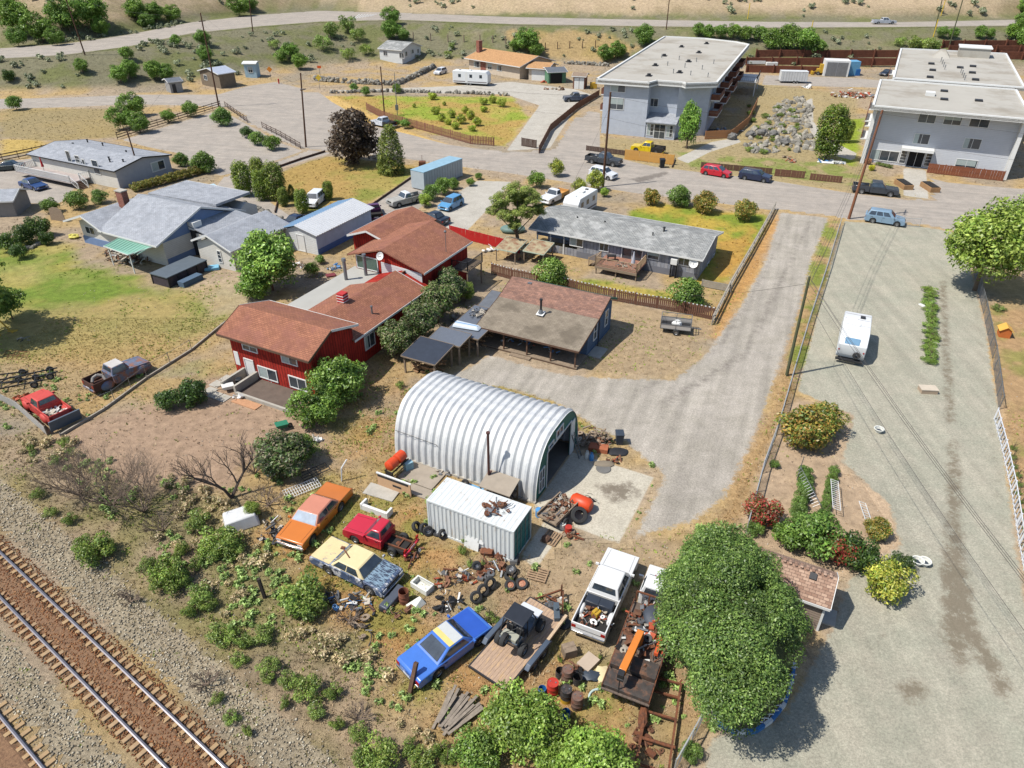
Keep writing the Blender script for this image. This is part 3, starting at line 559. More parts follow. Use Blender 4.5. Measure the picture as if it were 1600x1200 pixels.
# front block
b.wall([(.3,0,0),(.3,5.2,0),(.3,5.2,3.9),(.3,2.4,5.05),(.3,0,4.05)], (8.8,0,0), M_redsid)
b.roof([(-.3,-.7,3.98),(9.5,-.7,3.98),(9.5,2.3,5.3),(-.3,2.3,5.3)], SH_red, .14, trim=M_dwood, edges=[0,1,3])
b.roof([(-.3,2.3,5.3),(9.5,2.3,5.3),(9.5,5.6,4.3),(-.3,5.6,4.3)], SH_red, .14, trim=M_white, edges=[1,2,3])
b.winpx('front', 0, 390, 541, 1.5, .8); b.winpx('front', 0, 452, 561, 1.5, .8); b.winpx('front', 0, 419, 584, 1.9, 1.0); b.winpx('front', 0, 466, 599, 1.7, 1.0)
b.winpx('front', 0, 392, 578, .9, 2.0, mull=0, kind='door', glass=M_white); MB().box(.45,.95,-.05,0,.9,2.2).build('side_door', M_white, b.e)
# low middle block with long roof
b.gable_v(2.8,9.0,5.2,17.4,2.9,5.9,3.9,M_redsid,e1=2.75)
b.roof([(5.7,5.0,4.2),(9.4,5.0,2.95),(9.4,16.4,2.95),(5.7,16.4,4.2)], SH_red, .13, trim=M_white, edges=[1,2])
b.roof([(5.7,5.0,4.2),(5.7,13.4,4.2),(2.4,13.4,3.2),(2.4,5.0,3.2)], SH_red, .13)
b.roof([(5.7,13.4,4.2),(5.7,17.0,4.2),(3.6,17.0,3.4),(3.6,13.4,3.4)], SH_red, .12) if 0 else b.roof([(6.3,13.6,4.0),(6.3,17.2,4.0),(4.7,17.2,3.3),(4.7,13.6,3.3)], SH_red, .12)
b.roof([(-.3,5.65,3.0),(2.6,5.65,3.0),(2.6,13.4,3.0),(4.9,13.4,3.0),(4.9,17.6,3.0),(-.3,17.6,3.0)], mat('flat_grey_roof', C(182,180,172), .9, var=.08, vs=.6), .12, name='flat_roof')
b.wall([(-.1,5.4,0),(2.5,5.4,0),(2.5,17.3,0),(-.1,17.3,0)], (0,0,2.88), M_redsid, 'lean_to_wall')
b.win('right', 9.0, 7.4, 1.7, 1.3, 1.2, mull=1)
c_ = MB(); x, y = b.px(536,470,4.2); c_.box(x-.35,x+.35,y-.35,y+.35,3.6,5.0); ch = c_.build('chimney', mat('red_painted_brick', C(196,56,56), .8, var=.1), b.e)
for k in range(4): MB().box(x-.38,x+.38,y-.38,y+.38,3.95+k*.27,4.0+k*.27).build('white_band', M_white, ch)
for q in [(541,420,552-541),(572,413,0)]:
    x, y = b.px(q[0], q[1]+17, 3.0); MB().cyl((x,y,2.9),(x,y,5.0),.17,n=12).cyl((x,y,5.0),(x,y,5.25),.24,.2,n=12).build('metal_flue', M_steel, b.e, smooth=True)
x, y = b.px(581, 486, 3.6); b.pipe(x, y, 3.2, 4.0, .08)
# middle tall block
o0 = lambda u, v: (u-ou, v-ov)
b.gable_v(.2,8.2,17.3,26.0,4.3,3.8,5.5,M_redsid,e1=4.1)
b.roof([(3.8,16.9,5.8),(8.7,16.9,4.25),(8.7,26.3,4.25),(3.8,26.3,5.8)], SH_red, .14, trim=M_white, edges=[1])
b.roof([(3.8,16.9,5.8),(3.8,26.3,5.8),(-.5,26.3,4.5),(-.5,16.9,4.5)], SH_red, .14, trim=M_dwood, edges=[2])
MB().add([(0.25,17.2,3.0),(8.2,17.2,3.0),(8.2,17.2,4.1),(4.4,17.2,4.1)], [(0,1,2,3)]).prism([(3.6,17.29,3.0),(8.2,17.29,2.4),(8.2,17.29,3.9),(3.6,17.29,4.2)], (0,-.06,0)).build('white_clad_wall', M_white_sid, b.e) if 0 else MB().prism([(3.4,17.29,3.0),(8.2,17.29,3.0),(8.2,17.29,4.0),(3.4,17.29,4.3)], (0,-.06,0)).build('white_clad_wall', M_white_sid, b.e)
b.winpx('front', 17.3, 574, 411, 2.5, 1.25, mull=0, glass=mat('green_glass', (.05,.09,.07), .15, spec=.8, var=.3))
a, z = b.onface('front', 17.0, 596, 400); dish(b.e, (a,16.9,z), 0, .42)
x, y = b.px(634,386,5.0); b.pipe(x,y,4.6,5.2,.07)
mm = MB(); x, y = b.px(697,392,4.6); mm.tube([(x,y,4.5),(x,y,6.6)],.03); mm.ell((x,y,6.65),(.15,.15,.15),8,5); mm.build('roof_mast', M_steel, b.e)
# balcony at the right of the tall block
bx = MB(); bx.box(8.25,10.2,22.6,25.8,2.4,2.52); [bx.box(10.0,10.12,y_,y_+.12,0,2.4) for y_ in (22.7,25.6)]; bx.build('balcony', M_wood, b.e); railing(b.e, [(8.3,22.65),(10.15,22.65)], 2.5, m=M_dsteel); railing(b.e, [(10.15,22.65),(10.15,25.75)], 2.5, m=M_dsteel)
# rear block
b.gable_v(-3.6,1.4,21.8,29.6,4.2,-1.3,5.1,M_redsid)
b.roof([(-1.3,21.2,5.4),(1.9,21.2,4.4),(1.9,30.0,4.4),(-1.3,30.0,5.4)], SH_red, .14, trim=M_white, edges=[0])
b.roof([(-1.3,21.2,5.4),(-1.3,30.0,5.4),(-3.9,30.0,4.5),(-3.9,21.2,4.5)], SH_red, .14, trim=M_white, edges=[2,3])
MB().box(-3.55,-1.9,21.74,21.79,.5,2.6).build('orange_boarding', mat('orange_boards', C(190,112,74)), b.e); b.win('front', 21.78, -.4, 2.8, .9, .8)
# garden walls and terrace in front
MB().box(1.2,1.42,-2.6,-.02,0,.8).box(2.6,2.82,-2.6,-.02,0,.8).build('entry_wall', M_conc, b.e)
MB().box(2.84,8.6,-2.7,-2.5,0,.28).build('bed_kerb', M_conc, b.e); MB().box(2.84,8.6,-2.5,-.02,.02,.12).build('planting_bed', mat('dark_soil', C(112,98,88), 1, var=.2, bump=.5), b.e)
for k, (x, y) in enumerate([(.3,-1.2),(.2,-2.2),(.5,-3.2),(1.4,-3.5),(2.3,-3.5)]): MB().box(x-.5,x+.45,y-.45,y+.45,.0,.06).build('paving_slab', M_conc, b.e)
MB().box(3.2,5.8,-3.6,-2.85,0,.07).build('brick_pad', mat('orange_brick', C(200,150,112), .9, var=.2, vs=6), b.e)

# ------------------------------------------------------------------ metal arch hut
b = Bld('arch_hut', 'ribbed white steel arch hut with green end wall and open door', 'hut', W(-26.0, 32.4), A27); HUT = b
NP, PWD = 20, 11.3/20; HW, HH, HC = 3.6, 4.35, 3.6
def arc(t, r=0.0):
    c, s2 = math.cos(t), math.sin(t); x = math.copysign(abs(c)**.62, c)*(HW+r); z = (abs(s2)**.86)*(HH+r); return x, z
NA = 22; TT = [math.pi-math.pi*i/NA for i in range(NA+1)]
pm = MB(); prof = [(0,0),(.06,0),(.20,.12),(.36,.12),(.50,0),(PWD,0)]
vs = [(u, HC+arc(t, r)[0], arc(t, r)[1]) for t in TT for u, r in prof]; k = len(prof)
pm.add(vs, [(i*k+j, (i+1)*k+j, (i+1)*k+j+1, i*k+j+1) for i in range(NA) for j in range(k-1)])
M_galv = mat('painted_galvanised_steel', C(228,229,227), .45, .0, var=.07, vs=.9, col2=C(196,198,200), ms=.9, thr=.52, stretch=(1.6,1,.5))
pmesh = pm.mesh('arch_panel', M_galv); pmesh.polygons.foreach_set('use_smooth', [True]*len(pmesh.polygons)); pmesh.set_sharp_from_angle(angle=rad(28))
for i in range(NP): part(pmesh, 'arch_panel', b.e, (i*PWD,0,0))
def endwall(x, opening):
    z = MB(); o = [(x, HC+arc(t, -.03)[0], arc(t, -.03)[1]) for t in TT]
    if not opening: z.prism(o, (.05,0,0)); return z
    y0, y1, zt = 1.75, 5.75, 3.05
    z.prism([p for p in o if p[1] <= y0+.01]+[(x,y0,zt+.3)]+[(x,y0,0)], (.05,0,0)); z.prism([(x,y1,0),(x,y1,zt+.3)]+[p for p in o if p[1] >= y1-.01], (.05,0,0))
    mid = [p for p in o if y0 < p[1] < y1]; a = [p for p in o if p[1] <= y0+.01][-1]; c2 = [p for p in o if p[1] >= y1-.01][0]
    z.prism([(x,y0,zt)]+[(x,y0,zt+.3)]+[a]+mid+[c2]+[(x,y1,zt+.3),(x,y1,zt)], (.05,0,0)); return z
endwall(0.02, False).build('end_wall', M_galv, b.e); XE = NP*PWD-.12
endwall(XE, True).build('end_wall', M_greenw, b.e)
b.win('right', XE+.05, .95, 1.35, .7, 1.7, mull=1, mh=1, frame=M_white, fw=.07); b.win('right', XE+.05, 3.7, 3.55, 1.0, .55, mull=1); b.win('right', XE+.05, 2.3, 3.3, .7, .3, mull=0)
MB().box(XE+.06,XE+.12,1.68,1.76,0,3.1).box(XE+.06,XE+.12,5.74,5.82,0,3.1).box(XE+.06,XE+.12,1.68,5.82,3.05,3.13).build('door_frame', M_white, b.e)
MB().cbox((XE+.1,6.1,1.5),(.06,.62,2.95),0).build('door_leaf', M_white, b.e)
MB().box(.1,XE,.2,7.0,.005,.05).build('hut_floor', mat('oily_concrete', C(120,114,106), .9, var=.2), b.e)
fl = MB(); a, z = b.onface('front', .35, 773, 762); fl.tube([(a,-.1,1.6),(a,-.45,1.6),(a,-.45,5.0)],.085,10); fl.cyl((a,-.45,5.0),(a,-.45,5.1),.14,n=10); fl.build('stove_pipe', mat('brown_pipe', C(96,62,56), .6), b.e)
MB().tube([(.2,.02,2.3),(3.6,.02,2.2),(3.75,.0,2.1)],.018).build('cable', M_blk, b.e)
MB().box(0,NP*PWD,-.12,.1,0,.16).build('hut_footing', M_conc, b.e)

# ------------------------------------------------------------------ shipping container
b = Bld('shipping_container', 'white corrugated shipping container with teal doors and scrap on its roof', 'container', W(-19.68, 27.0), A27); CONT = b
M_cw = mat('white_container_paint', C(226,230,228), .5, .0, var=.06, vs=1.2, col2=C(190,176,156), ms=2.2, thr=.62, soft=.06, stretch=(2.2,1,.35)); M_ct = mat('teal_container_paint', C(52,128,128), .5, var=.12, vs=2, col2=C(90,84,76), ms=3, thr=.66)
CL, CW, CH = 6.06, 2.44, 2.59
def corr(L, H, pitch=.28, d=.036):
    n = int(L/pitch); p = []; s = L/n
    for i in range(n): x = i*s; p += [(x,0),(x+s*.28,0),(x+s*.45,d),(x+s*.8,d)]
    p.append((L,0)); return p
w = MB()
for yy, sg in ((.02,1),(CW-.02,-1)):
    p = corr(CL-.24, CH); q = [(x+.12, yy+sg*y) for x, y in p]; n = len(q); w.add([(x,y,.15) for x,y in q]+[(x,y,CH-.12) for x,y in q], [(i,i+1,n+i+1,n+i) for i in range(n-1)])
w.build('corrugated_side', M_cw, b.e)
p = corr(CW-.24, CH); q = [(.02+y, x+.12) for x, y in p]; n = len(q); MB().add([(x,y,.15) for x,y in q]+[(x,y,CH-.12) for x,y in q], [(i,i+1,n+i+1,n+i) for i in range(n-1)]).build('corrugated_end', M_cw, b.e)
fr = MB()
for x in (0,CL-.12):
    for y in (0,CW-.12): fr.box(x,x+.12,y,y+.12,0,CH)
for y in (0,CW-.1): fr.box(.12,CL-.12,y,y+.1,0,.15); fr.box(.12,CL-.12,y,y+.1,CH-.12,CH)
for x in (0,CL-.1): fr.box(x,x+.1,.12,CW-.12,0,.15); fr.box(x,x+.1,.12,CW-.12,CH-.12,CH)
fr.build('container_frame', M_cw, b.e); MB().box(.1,CL-.1,.1,CW-.1,.12,.16).build('container_floor', M_wood, b.e)
rp = corr(CL-.2, 1, .31, -.022); n = len(rp); MB().add([(x+.1,.1,CH-.015+y) for x,y in rp]+[(x+.1,CW-.1,CH-.015+y) for x,y in rp], [(i,i+1,n+i+1,n+i) for i in range(n-1)]).build('container_roof', M_cw, b.e)
for k, y in enumerate((.13, CW/2+.01)):
    d = MB(); d.box(CL-.06,CL-.02,y,y+1.08,.16,CH-.13); [d.box(CL-.02,CL,y+.06,y+1.02,.25+j*.62,.68+j*.62) for j in range(4)]; o = d.build('container_door', M_ct, b.e)
    lb = MB(); [lb.cyl((CL+.03,y+xx,.2),(CL+.03,y+xx,CH-.15),.02,n=6) for xx in (.3,.8)]; lb.build('lock_bar', M_steel, o)

# ------------------------------------------------------------------ shed under the big tree
b = Bld('garden_building', 'brown tiled shed half hidden under the big round tree', 'shed', W(-1.2, 30.25), A27)
b.gable_u(.1,4.55,0,2.4,2.15,1.2,2.95,brickmat('grey_brown_lap_siding', C(160,142,126), C(166,148,132), C(120,104,92), 40, .17, .02))
SHC = brickmat('brown_clay_shingles', C(196,166,144), C(150,118,100), C(120,98,86), .3, .17, .014, var=.15)
b.roof([(-.2,-.25,2.1),(4.8,-.25,2.1),(4.8,1.2,3.1),(-.2,1.2,3.1)], SHC, .1, trim=M_white, edges=[0,1])
b.roof([(-.2,1.2,3.1),(4.8,1.2,3.1),(4.8,2.65,2.1),(-.2,2.65,2.1)], SHC, .1, trim=M_white, edges=[1])
for k in range(16): MB().cbox((-.05+k*.3,1.2,3.13),(.16,.34,.03),0,0,0).build('ridge_tile', SHC, b.e)
for x in (1.2,3.6): MB().cbox((x,.85,2.98),(.36,.36,.06),0,0,.6).build('roof_vent', M_dsteel, b.e)
MB().box(4.5,4.62,-.06,.12,0,2.2).build('corner_board', M_white, b.e)
b.win('right', 4.55, 1.2, 1.1, .8, 1.9, mull=0, kind='door', glass=mat('blue_door', C(110,150,200))); MB().box(4.6,5.4,.6,1.8,0,.12).build('door_step', M_conc, b.e)

# ------------------------------------------------------------------ apartment blocks
def roofedge(b, poly, z, m, h=.55, over=.0):
    n = len(poly); cw = sum(poly[i][0]*poly[(i+1) % n][1]-poly[(i+1) % n][0]*poly[i][1] for i in range(n))
    f = MB()
    for i in range(n):
        a, c = Vector((*poly[i],0)), Vector((*poly[(i+1) % n],0)); e = (c-a).normalized(); o = Vector((e.y,-e.x,0))*(1 if cw > 0 else -1)
        f.hexa([a-e*.0+Vector((0,0,z-h)), c+Vector((0,0,z-h)), c-o*.35+Vector((0,0,z-h)), a-o*.35+Vector((0,0,z-h)), a+Vector((0,0,z+.15)), c+Vector((0,0,z+.15)), c-o*.35+Vector((0,0,z+.15)), a-o*.35+Vector((0,0,z+.15))])
    return f.build('roof_edge', m, b.e)
b = Bld('apartment_block', 'pale blue three storey apartment block with stepped front and grey flat roof', 'apartment block', P(939,208), rad(-21)); J1 = b
foot = [(0,0),(8.2,0),(8.2,2.6),(13.2,2.6),(13.2,1.9),(14.0,1.9),(18.2,5.2),(18.2,12),(19,12),(19,60),(0,60)]
foot = [(0,0),(8.2,0),(8.2,2.9),(13.2,2.9),(13.2,1.6),(18.2,5.2),(18.2,60),(0,60)]
b.wall([(x,y,0) for x,y in foot], (0,0,8.9), M_lblue)
rf = [(-1.4,-.9),(8.3,-.9),(9.2,1.6),(13.6,1.6),(14.4,.6),(19.4,3.6),(19.9,56),(16.5,59.5),(8.8,63),(-1.4,63)]
MB().prism([(x,y,8.92) for x,y in rf], (0,0,.4)).build('roof', M_flat, b.e); roofedge(b, rf, 9.42, M_white, .75)
for x_, y_ in [(1065,73),(1038,87),(1092,82),(1024,102),(1076,96),(1062,113),(1104,68),(1014,118)]:
    x, y = b.px(x_, y_, 9.4); MB().box(x-.55,x+.55,y-.7,y+.7,9.33,9.42).cyl((x,y,9.4),(x,y,9.75),.35,n=10).build('roof_vent', M_dsteel, b.e)
for k in range(10): x, y = b.px(1034+k*9, 90+((k*37) % 11)*3, 9.4); b.pipe(x, y, 9.3, 10.0, .07, M_steel)
for (x_, y_, w_, h_, m_, fc) in [(966,134,2.6,2.0,1,'f'),(964,162,2.4,1.9,1,'f')]: b.winpx('front', 0, x_, y_, w_, h_, mull=m_)
b.winpx('front', 2.9, 1021.5, 160, 1.5, 1.3)
# porch roof, entrance
MB().prism([(8.25,2.85,3.9),(8.25,-.9,2.9),(8.25,-.9,2.75),(8.25,2.85,2.75)], (5.6,0,0)).build('porch_roof', SH_grey, b.e)
MB().box(8.4,13.6,-.3,2.88,0,2.7).build('porch_wall', M_lblue, b.e)
b.win('front', -.3, 10.9, 1.3, 1.9, 2.4, kind='door', mull=1, mh=1); b.win('front', -.3, 9.2, 1.5, 1.1, 1.9, mh=2); b.win('front', -.3, 12.7, 1.5, 1.0, 1.9, mh=2)
M_balc = mat('balcony_wood', C(128,84,66), .9, var=.25)
for yb in (7,20,33,46):
    for zl in (2.9, 5.7):
        o = MB().box(18.25,19.9,yb,yb+7,zl,zl+.22).build('balcony', M_white, b.e); MB().box(19.8,19.9,yb,yb+7,zl+.22,zl+1.2).box(18.3,19.8,yb,yb+.1,zl+.22,zl+1.2).box(18.3,19.8,yb+6.9,yb+7,zl+.22,zl+1.2).build('balcony_panel', M_balc, o)
        b.win('right', 18.2, yb+2.2, zl+1.3, 1.8, 2.0, kind='sliding_door'); b.win('right', 18.2, yb+5.3, zl+1.4, 1.4, 1.2)
for yb in (5,17):
    for zl in (2.9,5.7): o = MB().box(-1.7,-.02,yb,yb+4,zl,zl+.2).build('balcony', M_white, b.e); MB().box(-1.75,-1.66,yb,yb+4,zl+.2,zl+1.2).box(-1.66,-.05,yb,yb+.1,zl+.2,zl+1.2).build('balcony_panel', M_balc, o)
o = MB().box(18.3,23.5,46,56,2.9,3.15).build('terrace', M_white, b.e); railing(o, [(18.3,46.1),(23.4,46.1)], 3.1, m=M_dsteel, step=.4); railing(o, [(23.4,46.1),(23.4,55.9)], 3.1, m=M_dsteel, step=.4)
for y_ in (46.3,55.7): MB().box(23.2,23.4,y_-.1,y_+.1,0,2.9).build('terrace_post', M_white, b.e)
b.winpx('front', -.31, 1000, 118, .01, .01) if 0 else None
MB().box(13.8,17.2,2.9,2.96,8.7,9.3).build('ochre_panel', mat('ochre_ply', C(206,150,80)), b.e) if 0 else None

b = Bld('apartment_block', 'large pale grey apartment block with two flat roof levels at right edge', 'apartment block', P(1344,252), rad(-26)); J2 = b
b.wall([(.6,.2,0),(20.2,.2,0),(20.2,23,0),(.6,23,0)], (0,0,8.5), M_lblue2)
b.wall([(2.2,23,0),(21.6,23,0),(21.6,66,0),(2.2,66,0)], (0,0,8.8), M_lblue2)
for x in (.0, 20.2): MB().box(x,x+.55,-1.2,23,0,8.5).build('fin_wall', M_white, b.e)
r1 = [(-.4,-2.2),(21.2,-2.2),(21.2,23.4),(-.4,23.4)]; r2 = [(1.6,23.7),(22.4,23.7),(22.9,68),(1.9,66)]
MB().prism([(x,y,8.55) for x,y in r1], (0,0,.4)).build('roof', M_flat, b.e); roofedge(b, r1, 9.0, M_white, .5)
MB().prism([(x,y,8.85) for x,y in r2], (0,0,.4)).build('roof', M_flat, b.e); roofedge(b, r2, 9.35, M_white, .5)
for x_, y_, z_ in [(1455,100,9.3),(1457,110,9.3),(1453,121,9.3),(1520,104,9.3),(1519,114,9.3),(1524,125,9.3),(1475,143,8.95),(1475,156,8.95),(1529,158,8.95),(1500,106,9.3)]:
    x, y = b.px(x_, y_, z_); MB().box(x-.55,x+.55,y-.55,y+.55,z_-.1,z_+.25).build('roof_vent', M_dsteel, b.e)
x, y = b.px(1453,148,9); MB().box(x-.7,x+.7,y-1,y+.6,8.9,9.5).build('roof_unit', M_white, b.e)
x, y = b.px(1471,88,9.3); MB().prism([(x-1.4,y-3,9.3),(x+1.4,y-3,9.3),(x,y+1.5,11)], (0,.01,0)); MB().hexa([(x-1.6,y-3,9.2),(x+1.6,y-3,9.2),(x+1.6,y+3,9.2),(x-1.6,y+3,9.2),(x-.5,y-.5,10.6),(x+.5,y-.5,10.6),(x+.5,y+1,10.6),(x-.5,y+1,10.6)]).build('roof_hatch', M_flat, b.e)
x, y = b.px(1520,88,9.3); MB().box(x-2.9,x+2.9,y-1.8,y+3.0,9.2,11.0).build('stair_house', M_flat, b.e); MB().box(x-3.1,x+3.1,y-2.0,y+3.2,11.0,11.2).build('stair_house_roof', M_white, b.e)
for k in range(8): x, y = b.px(1470+((k*31) % 60), 96+((k*17) % 30), 9.3); b.pipe(x, y, 9.2, 10.0, .07)
for x_, y_, w_ in [(1449,184,2.3),(1489,187,2.3),(1531,190.5,2.5),(1440,217,2.1),(1519,224.5,2.2)]: b.winpx('front', .2, x_, y_, w_, 1.45)
b.winpx('front', .2, 1382, 243, 4.0, 1.5, mull=2, fw=.12); b.winpx('front', .2, 1509, 258, 2.8, 1.6)
a, z = b.onface('front', -1.0, 1433, 238); MB().box(a-2.3,a+2.3,-1.6,.18,2.75,3.15).build('entrance_canopy', M_white, b.e)
a2, z = b.onface('front', .2, 1429, 253); b.win('front', .18, a2, 1.25, 2.2, 2.3, kind='door', glass=M_dark); b.win('front', .18, a2-1.8, 1.4, .8, 1.9, mh=3, mull=0); b.win('front', .18, a2+1.8, 1.4, .8, 1.9, mh=3, mull=0)
for yb in (3,13,27,40,53):
    for zl in (2.8, 5.6):
        o = MB().box((-.9 if yb < 20 else .9),(.6 if yb < 20 else 2.2),yb,yb+6,zl,zl+.2).build('balcony', M_white, b.e); x = -.9 if yb < 20 else .9; MB().box(x,x+.1,yb,yb+6,zl+.2,zl+1.2).build('balcony_panel', M_balc, o)
# ------------------------------------------------------------------ mobile home with white deck
b = Bld('mobile_home', 'long beige mobile home with grey roof and white railed deck', 'house', W(-117.2, 65.2), A27); MH = b
ML_ = 19.7
b.wall([(ML_-.2,.2,0),(ML_-.2,9.6,0),(ML_-.2,9.6,2.6),(ML_-.2,4.9,3.35),(ML_-.2,.2,2.6)], (.15,0,0), mat('grey_end_wall', C(182,184,190), .8, var=.08), 'end_wall')
b.gable_u(.2,ML_-.2,.2,9.6,2.6,4.9,3.35,M_cream)
b.roof([(-.2,-.2,2.72),(ML_+.2,-.2,2.72),(ML_+.2,4.9,3.55),(-.2,4.9,3.55)], SH_grey, .12, trim=M_dsteel, edges=[0,1,3]); b.roof([(-.2,4.9,3.55),(ML_+.2,4.9,3.55),(ML_+.2,10,2.72),(-.2,10,2.72)], SH_grey, .12, trim=M_dsteel, edges=[1,2,3])
b.winpx('right', ML_-.05, 247, 259, 2.2, 1.2, mull=1, fw=.14); b.winpx('front', .2, 122, 251, .9, 1.4, mh=2, mull=0); b.winpx('front', .2, 108, 246, .8, 1.8, mull=0, kind='door'); b.winpx('front', .2, 150, 261, 1.2, 1.9, mull=0, kind='door'); b.winpx('front',.2,131,254,.5,.9,mull=0)
for x_, y_ in [(115,228),(161,228),(137,222),(172,253),(171,250),(198,240),(193,254)]: x, y = b.px(x_, y_, 3.1); b.pipe(x, y, 2.8, 3.5, .1, M_dsteel)
o = MB().box(.6,13.4,-3.0,.18,.75,.9).build('deck', mat('grey_deck', C(184,172,166), .85, var=.2), b.e); railing(o, [(.6,-2.95),(13.4,-2.95)], .9, m=M_white, step=.25, bal=.07); railing(o, [(.6,-2.95),(.6,.1)], .9, m=M_white, step=.25, bal=.07); railing(o, [(13.4,-1.4),(13.4,.1)], .9, m=M_white, step=.3)
for k in range(5): MB().box(13.4+.28*k,13.68+.28*k,-2.9,-1.5,.7-.16*k,.75-.16*k).build('step', M_dwood, b.e)
railing(b.e, [(13.4,-2.95),(14.9,-2.95)], (.9,0), m=M_white, step=.3); railing(b.e, [(13.4,-1.45),(14.9,-1.45)], (.9,0), m=M_white, step=.3)
um = thing('garden_umbrella', 'folded red umbrella standing on the white deck', 'umbrella', np.append(W(-117.2+5.2,65.2-1.4)[:2],.9)); MB().cyl((0,0,0),(0,0,2.2),.03,n=6).build('pole', M_steel, um); MB().cyl((0,0,.9),(0,0,2.3),.2,.04,n=8).build('canopy', M_red, um)

# ------------------------------------------------------------------ grey roofed house on the left
b = Bld('grey_roof_house', 'sprawling cream and blue house with grey roofs and green awning', 'house', W(-84, 46), A27); GH = b
gu, gv = -84, 46
def q(u, v, z): return (u-gu, v-gv, z)
# left wing, ridge along v
b.gable_v(.7,6.4,3.4,12,2.7,2.9,3.7,M_cream,e1=2.7)
b.roof([q(-81.1,48.4,4.0),q(-77.2,47.9,2.9),q(-77.2,56,2.9),q(-81.1,56,4.0)], SH_grey, .13, trim=M_white, edges=[0,1]); b.roof([q(-81.1,48.4,4.0),q(-81.1,56,4.0),q(-84.4,56,2.9),q(-84.4,48.2,2.9)], SH_grey, .13, trim=M_white, edges=[2,3])
MB().box(.65,6.45,3.3,3.38,0,.9).build('blue_base', M_blue_base, b.e); b.winpx('front', 3.4, 141, 360, 1.5, .8); b.winpx('front',3.4,160,383,.8,.9,mull=0,frame=M_blue_base)
# main block, ridge along u
b.wall([(6.4,2.9,0),(6.4,14.6,0),(6.4,14.6,2.7),(6.4,8.4,5.0),(6.4,2.9,2.75)], (9.1,0,0), M_cream)
b.wall([(15.5,2.9,2.75),(15.5,14.6,2.7),(15.5,8.4,5.0)], (.06,0,0), M_blue_base, 'gable_end')
b.roof([q(-78.4,54.6,5.25),q(-78.0,48.0,2.9),q(-68.0,47.7,2.9),q(-68.0,54.6,5.25)], SH_grey, .14, trim=M_white, edges=[1,2]); b.roof([q(-78.4,54.6,5.25),q(-68.0,54.6,5.25),q(-68.0,61,2.9),q(-78.4,61,2.9)], SH_grey, .14, trim=M_white, edges=[1])
MB().box(15.51,15.545,3.0,12,0,.8).build('blue_base', M_blue_base, b.e)
# rear block and right slope
b.gable_u(3,15,14.7,17.8,2.6,16.2,3.4,M_cream); b.roof([q(-81.2,62.9,4.5),q(-78,57.5,4.6),q(-69,57.5,4.6),q(-68.6,62.9,4.5)], SH_grey, .12) if 0 else b.roof([q(-80.2,57.2,4.3),q(-69.0,57.6,4.5),q(-69.4,63.4,4.3),q(-80.2,63.2,4.3)], SH_grey, .3, trim=M_white, edges=[2,3])
b.wall([(15.56,6.8,0),(18.3,6.8,0),(18.3,13.6,0),(15.56,13.6,0)], (0,0,2.7), M_cream); b.roof([q(-68.4,52.6,3.6),q(-65.4,52.6,2.9),q(-65.4,59.9,2.9),q(-69.9,59.0,3.9)], SH_grey, .13)
a, z = b.onface('right', 16.0, 304, 351); MB().box(15.6,16.5,a-.6,a+.6,z-.45,z+.45).build('air_conditioner', M_white, b.e); MB().box(15.62,16.4,a-.5,a-.44,0,z-.46).box(15.62,16.4,a+.44,a+.5,0,z-.46).build('stand', M_dsteel, b.e)
b.winpx('right', 15.5, 311, 364, 1.0, 1.0, mull=1)
x, y = b.px(195,320,4.0); o = MB().box(x-.55,x+.55,y-.4,y+.4,3.0,5.7).build('chimney', M_brick, b.e); MB().box(x-.62,x+.62,y-.47,y+.47,5.7,5.82).build('chimney_cap', M_conc, o)
# right block
b.gable_v(18.1,23.4,5.3,13.8,2.5,20.6,3.5,M_cream)
b.roof([q(-63.7,50.9,3.85),q(-60.0,50.6,2.7),q(-60.0,60.2,2.7),q(-63.7,60.2,3.85)], SH_grey, .13, trim=M_white, edges=[0,1]); b.roof([q(-63.7,50.9,3.85),q(-63.7,60.2,3.85),q(-66.3,60.2,2.8),q(-66.3,50.9,2.8)], SH_grey, .13, trim=M_white, edges=[2,3])
b.win('front', 5.3, 21.3, 1.4, .45, 1.3, mull=0, mh=2)
# awning
aw = b.roof([q(-74.6,46.0,2.35),q(-70,45.5,2.35),q(-68.5,48.3,2.75),q(-74.2,48.6,2.75)], mat('green_corrugated_awning', C(140,190,168), .5, var=.08), .05, name='awning', trim=M_white, edges=[0,1])
for k in range(12): MB().cbox(((-74.3+k*.48-gu),47.2-gv,2.6),(.08,2.6,.03),0,0,.145).build('awning_rib', MATS['green_corrugated_awning'], aw)
for u, v in ((-74.3,46.3),(-70.2,45.8)): MB().box(u-gu-.05,u-gu+.05,v-gv-.05,v-gv+.05,0,2.3).build('awning_post', M_white, b.e)

# ------------------------------------------------------------------ blue-white workshop with ribbed roof
b = Bld('workshop', 'blue and white workshop with striped corrugated roof', 'workshop', W(-60.4, 59.0), A27)
b.gable_v(.2,4.8,.2,10.6,2.35,2.0,3.1,M_white_sid); MB().box(4.8,4.84,.2,10.6,.0,.7).build('blue_skirt', mat('mid_blue_paint', C(84,120,176)), b.e)
MB().box(4.78,4.82,.2,10.6,.7,2.3).build('side_cladding', mat('pale_blue_wall', C(178,198,226)), b.e)
M_corr = mat('pale_metal_roof', C(224,226,228), .5, .2, var=.06); M_corr2 = mat('blue_metal_roof', C(150,184,214), .5, .2, var=.06)
s1 = b.roof([(2.0,-.1,3.25),(5.2,-.1,2.5),(5.2,11,2.5),(2.0,11,3.25)], M_corr, .05); s2 = b.roof([(2.0,-.1,3.25),(2.0,11,3.25),(-.5,11,2.5),(-.5,-.1,2.5)], M_corr2, .05)
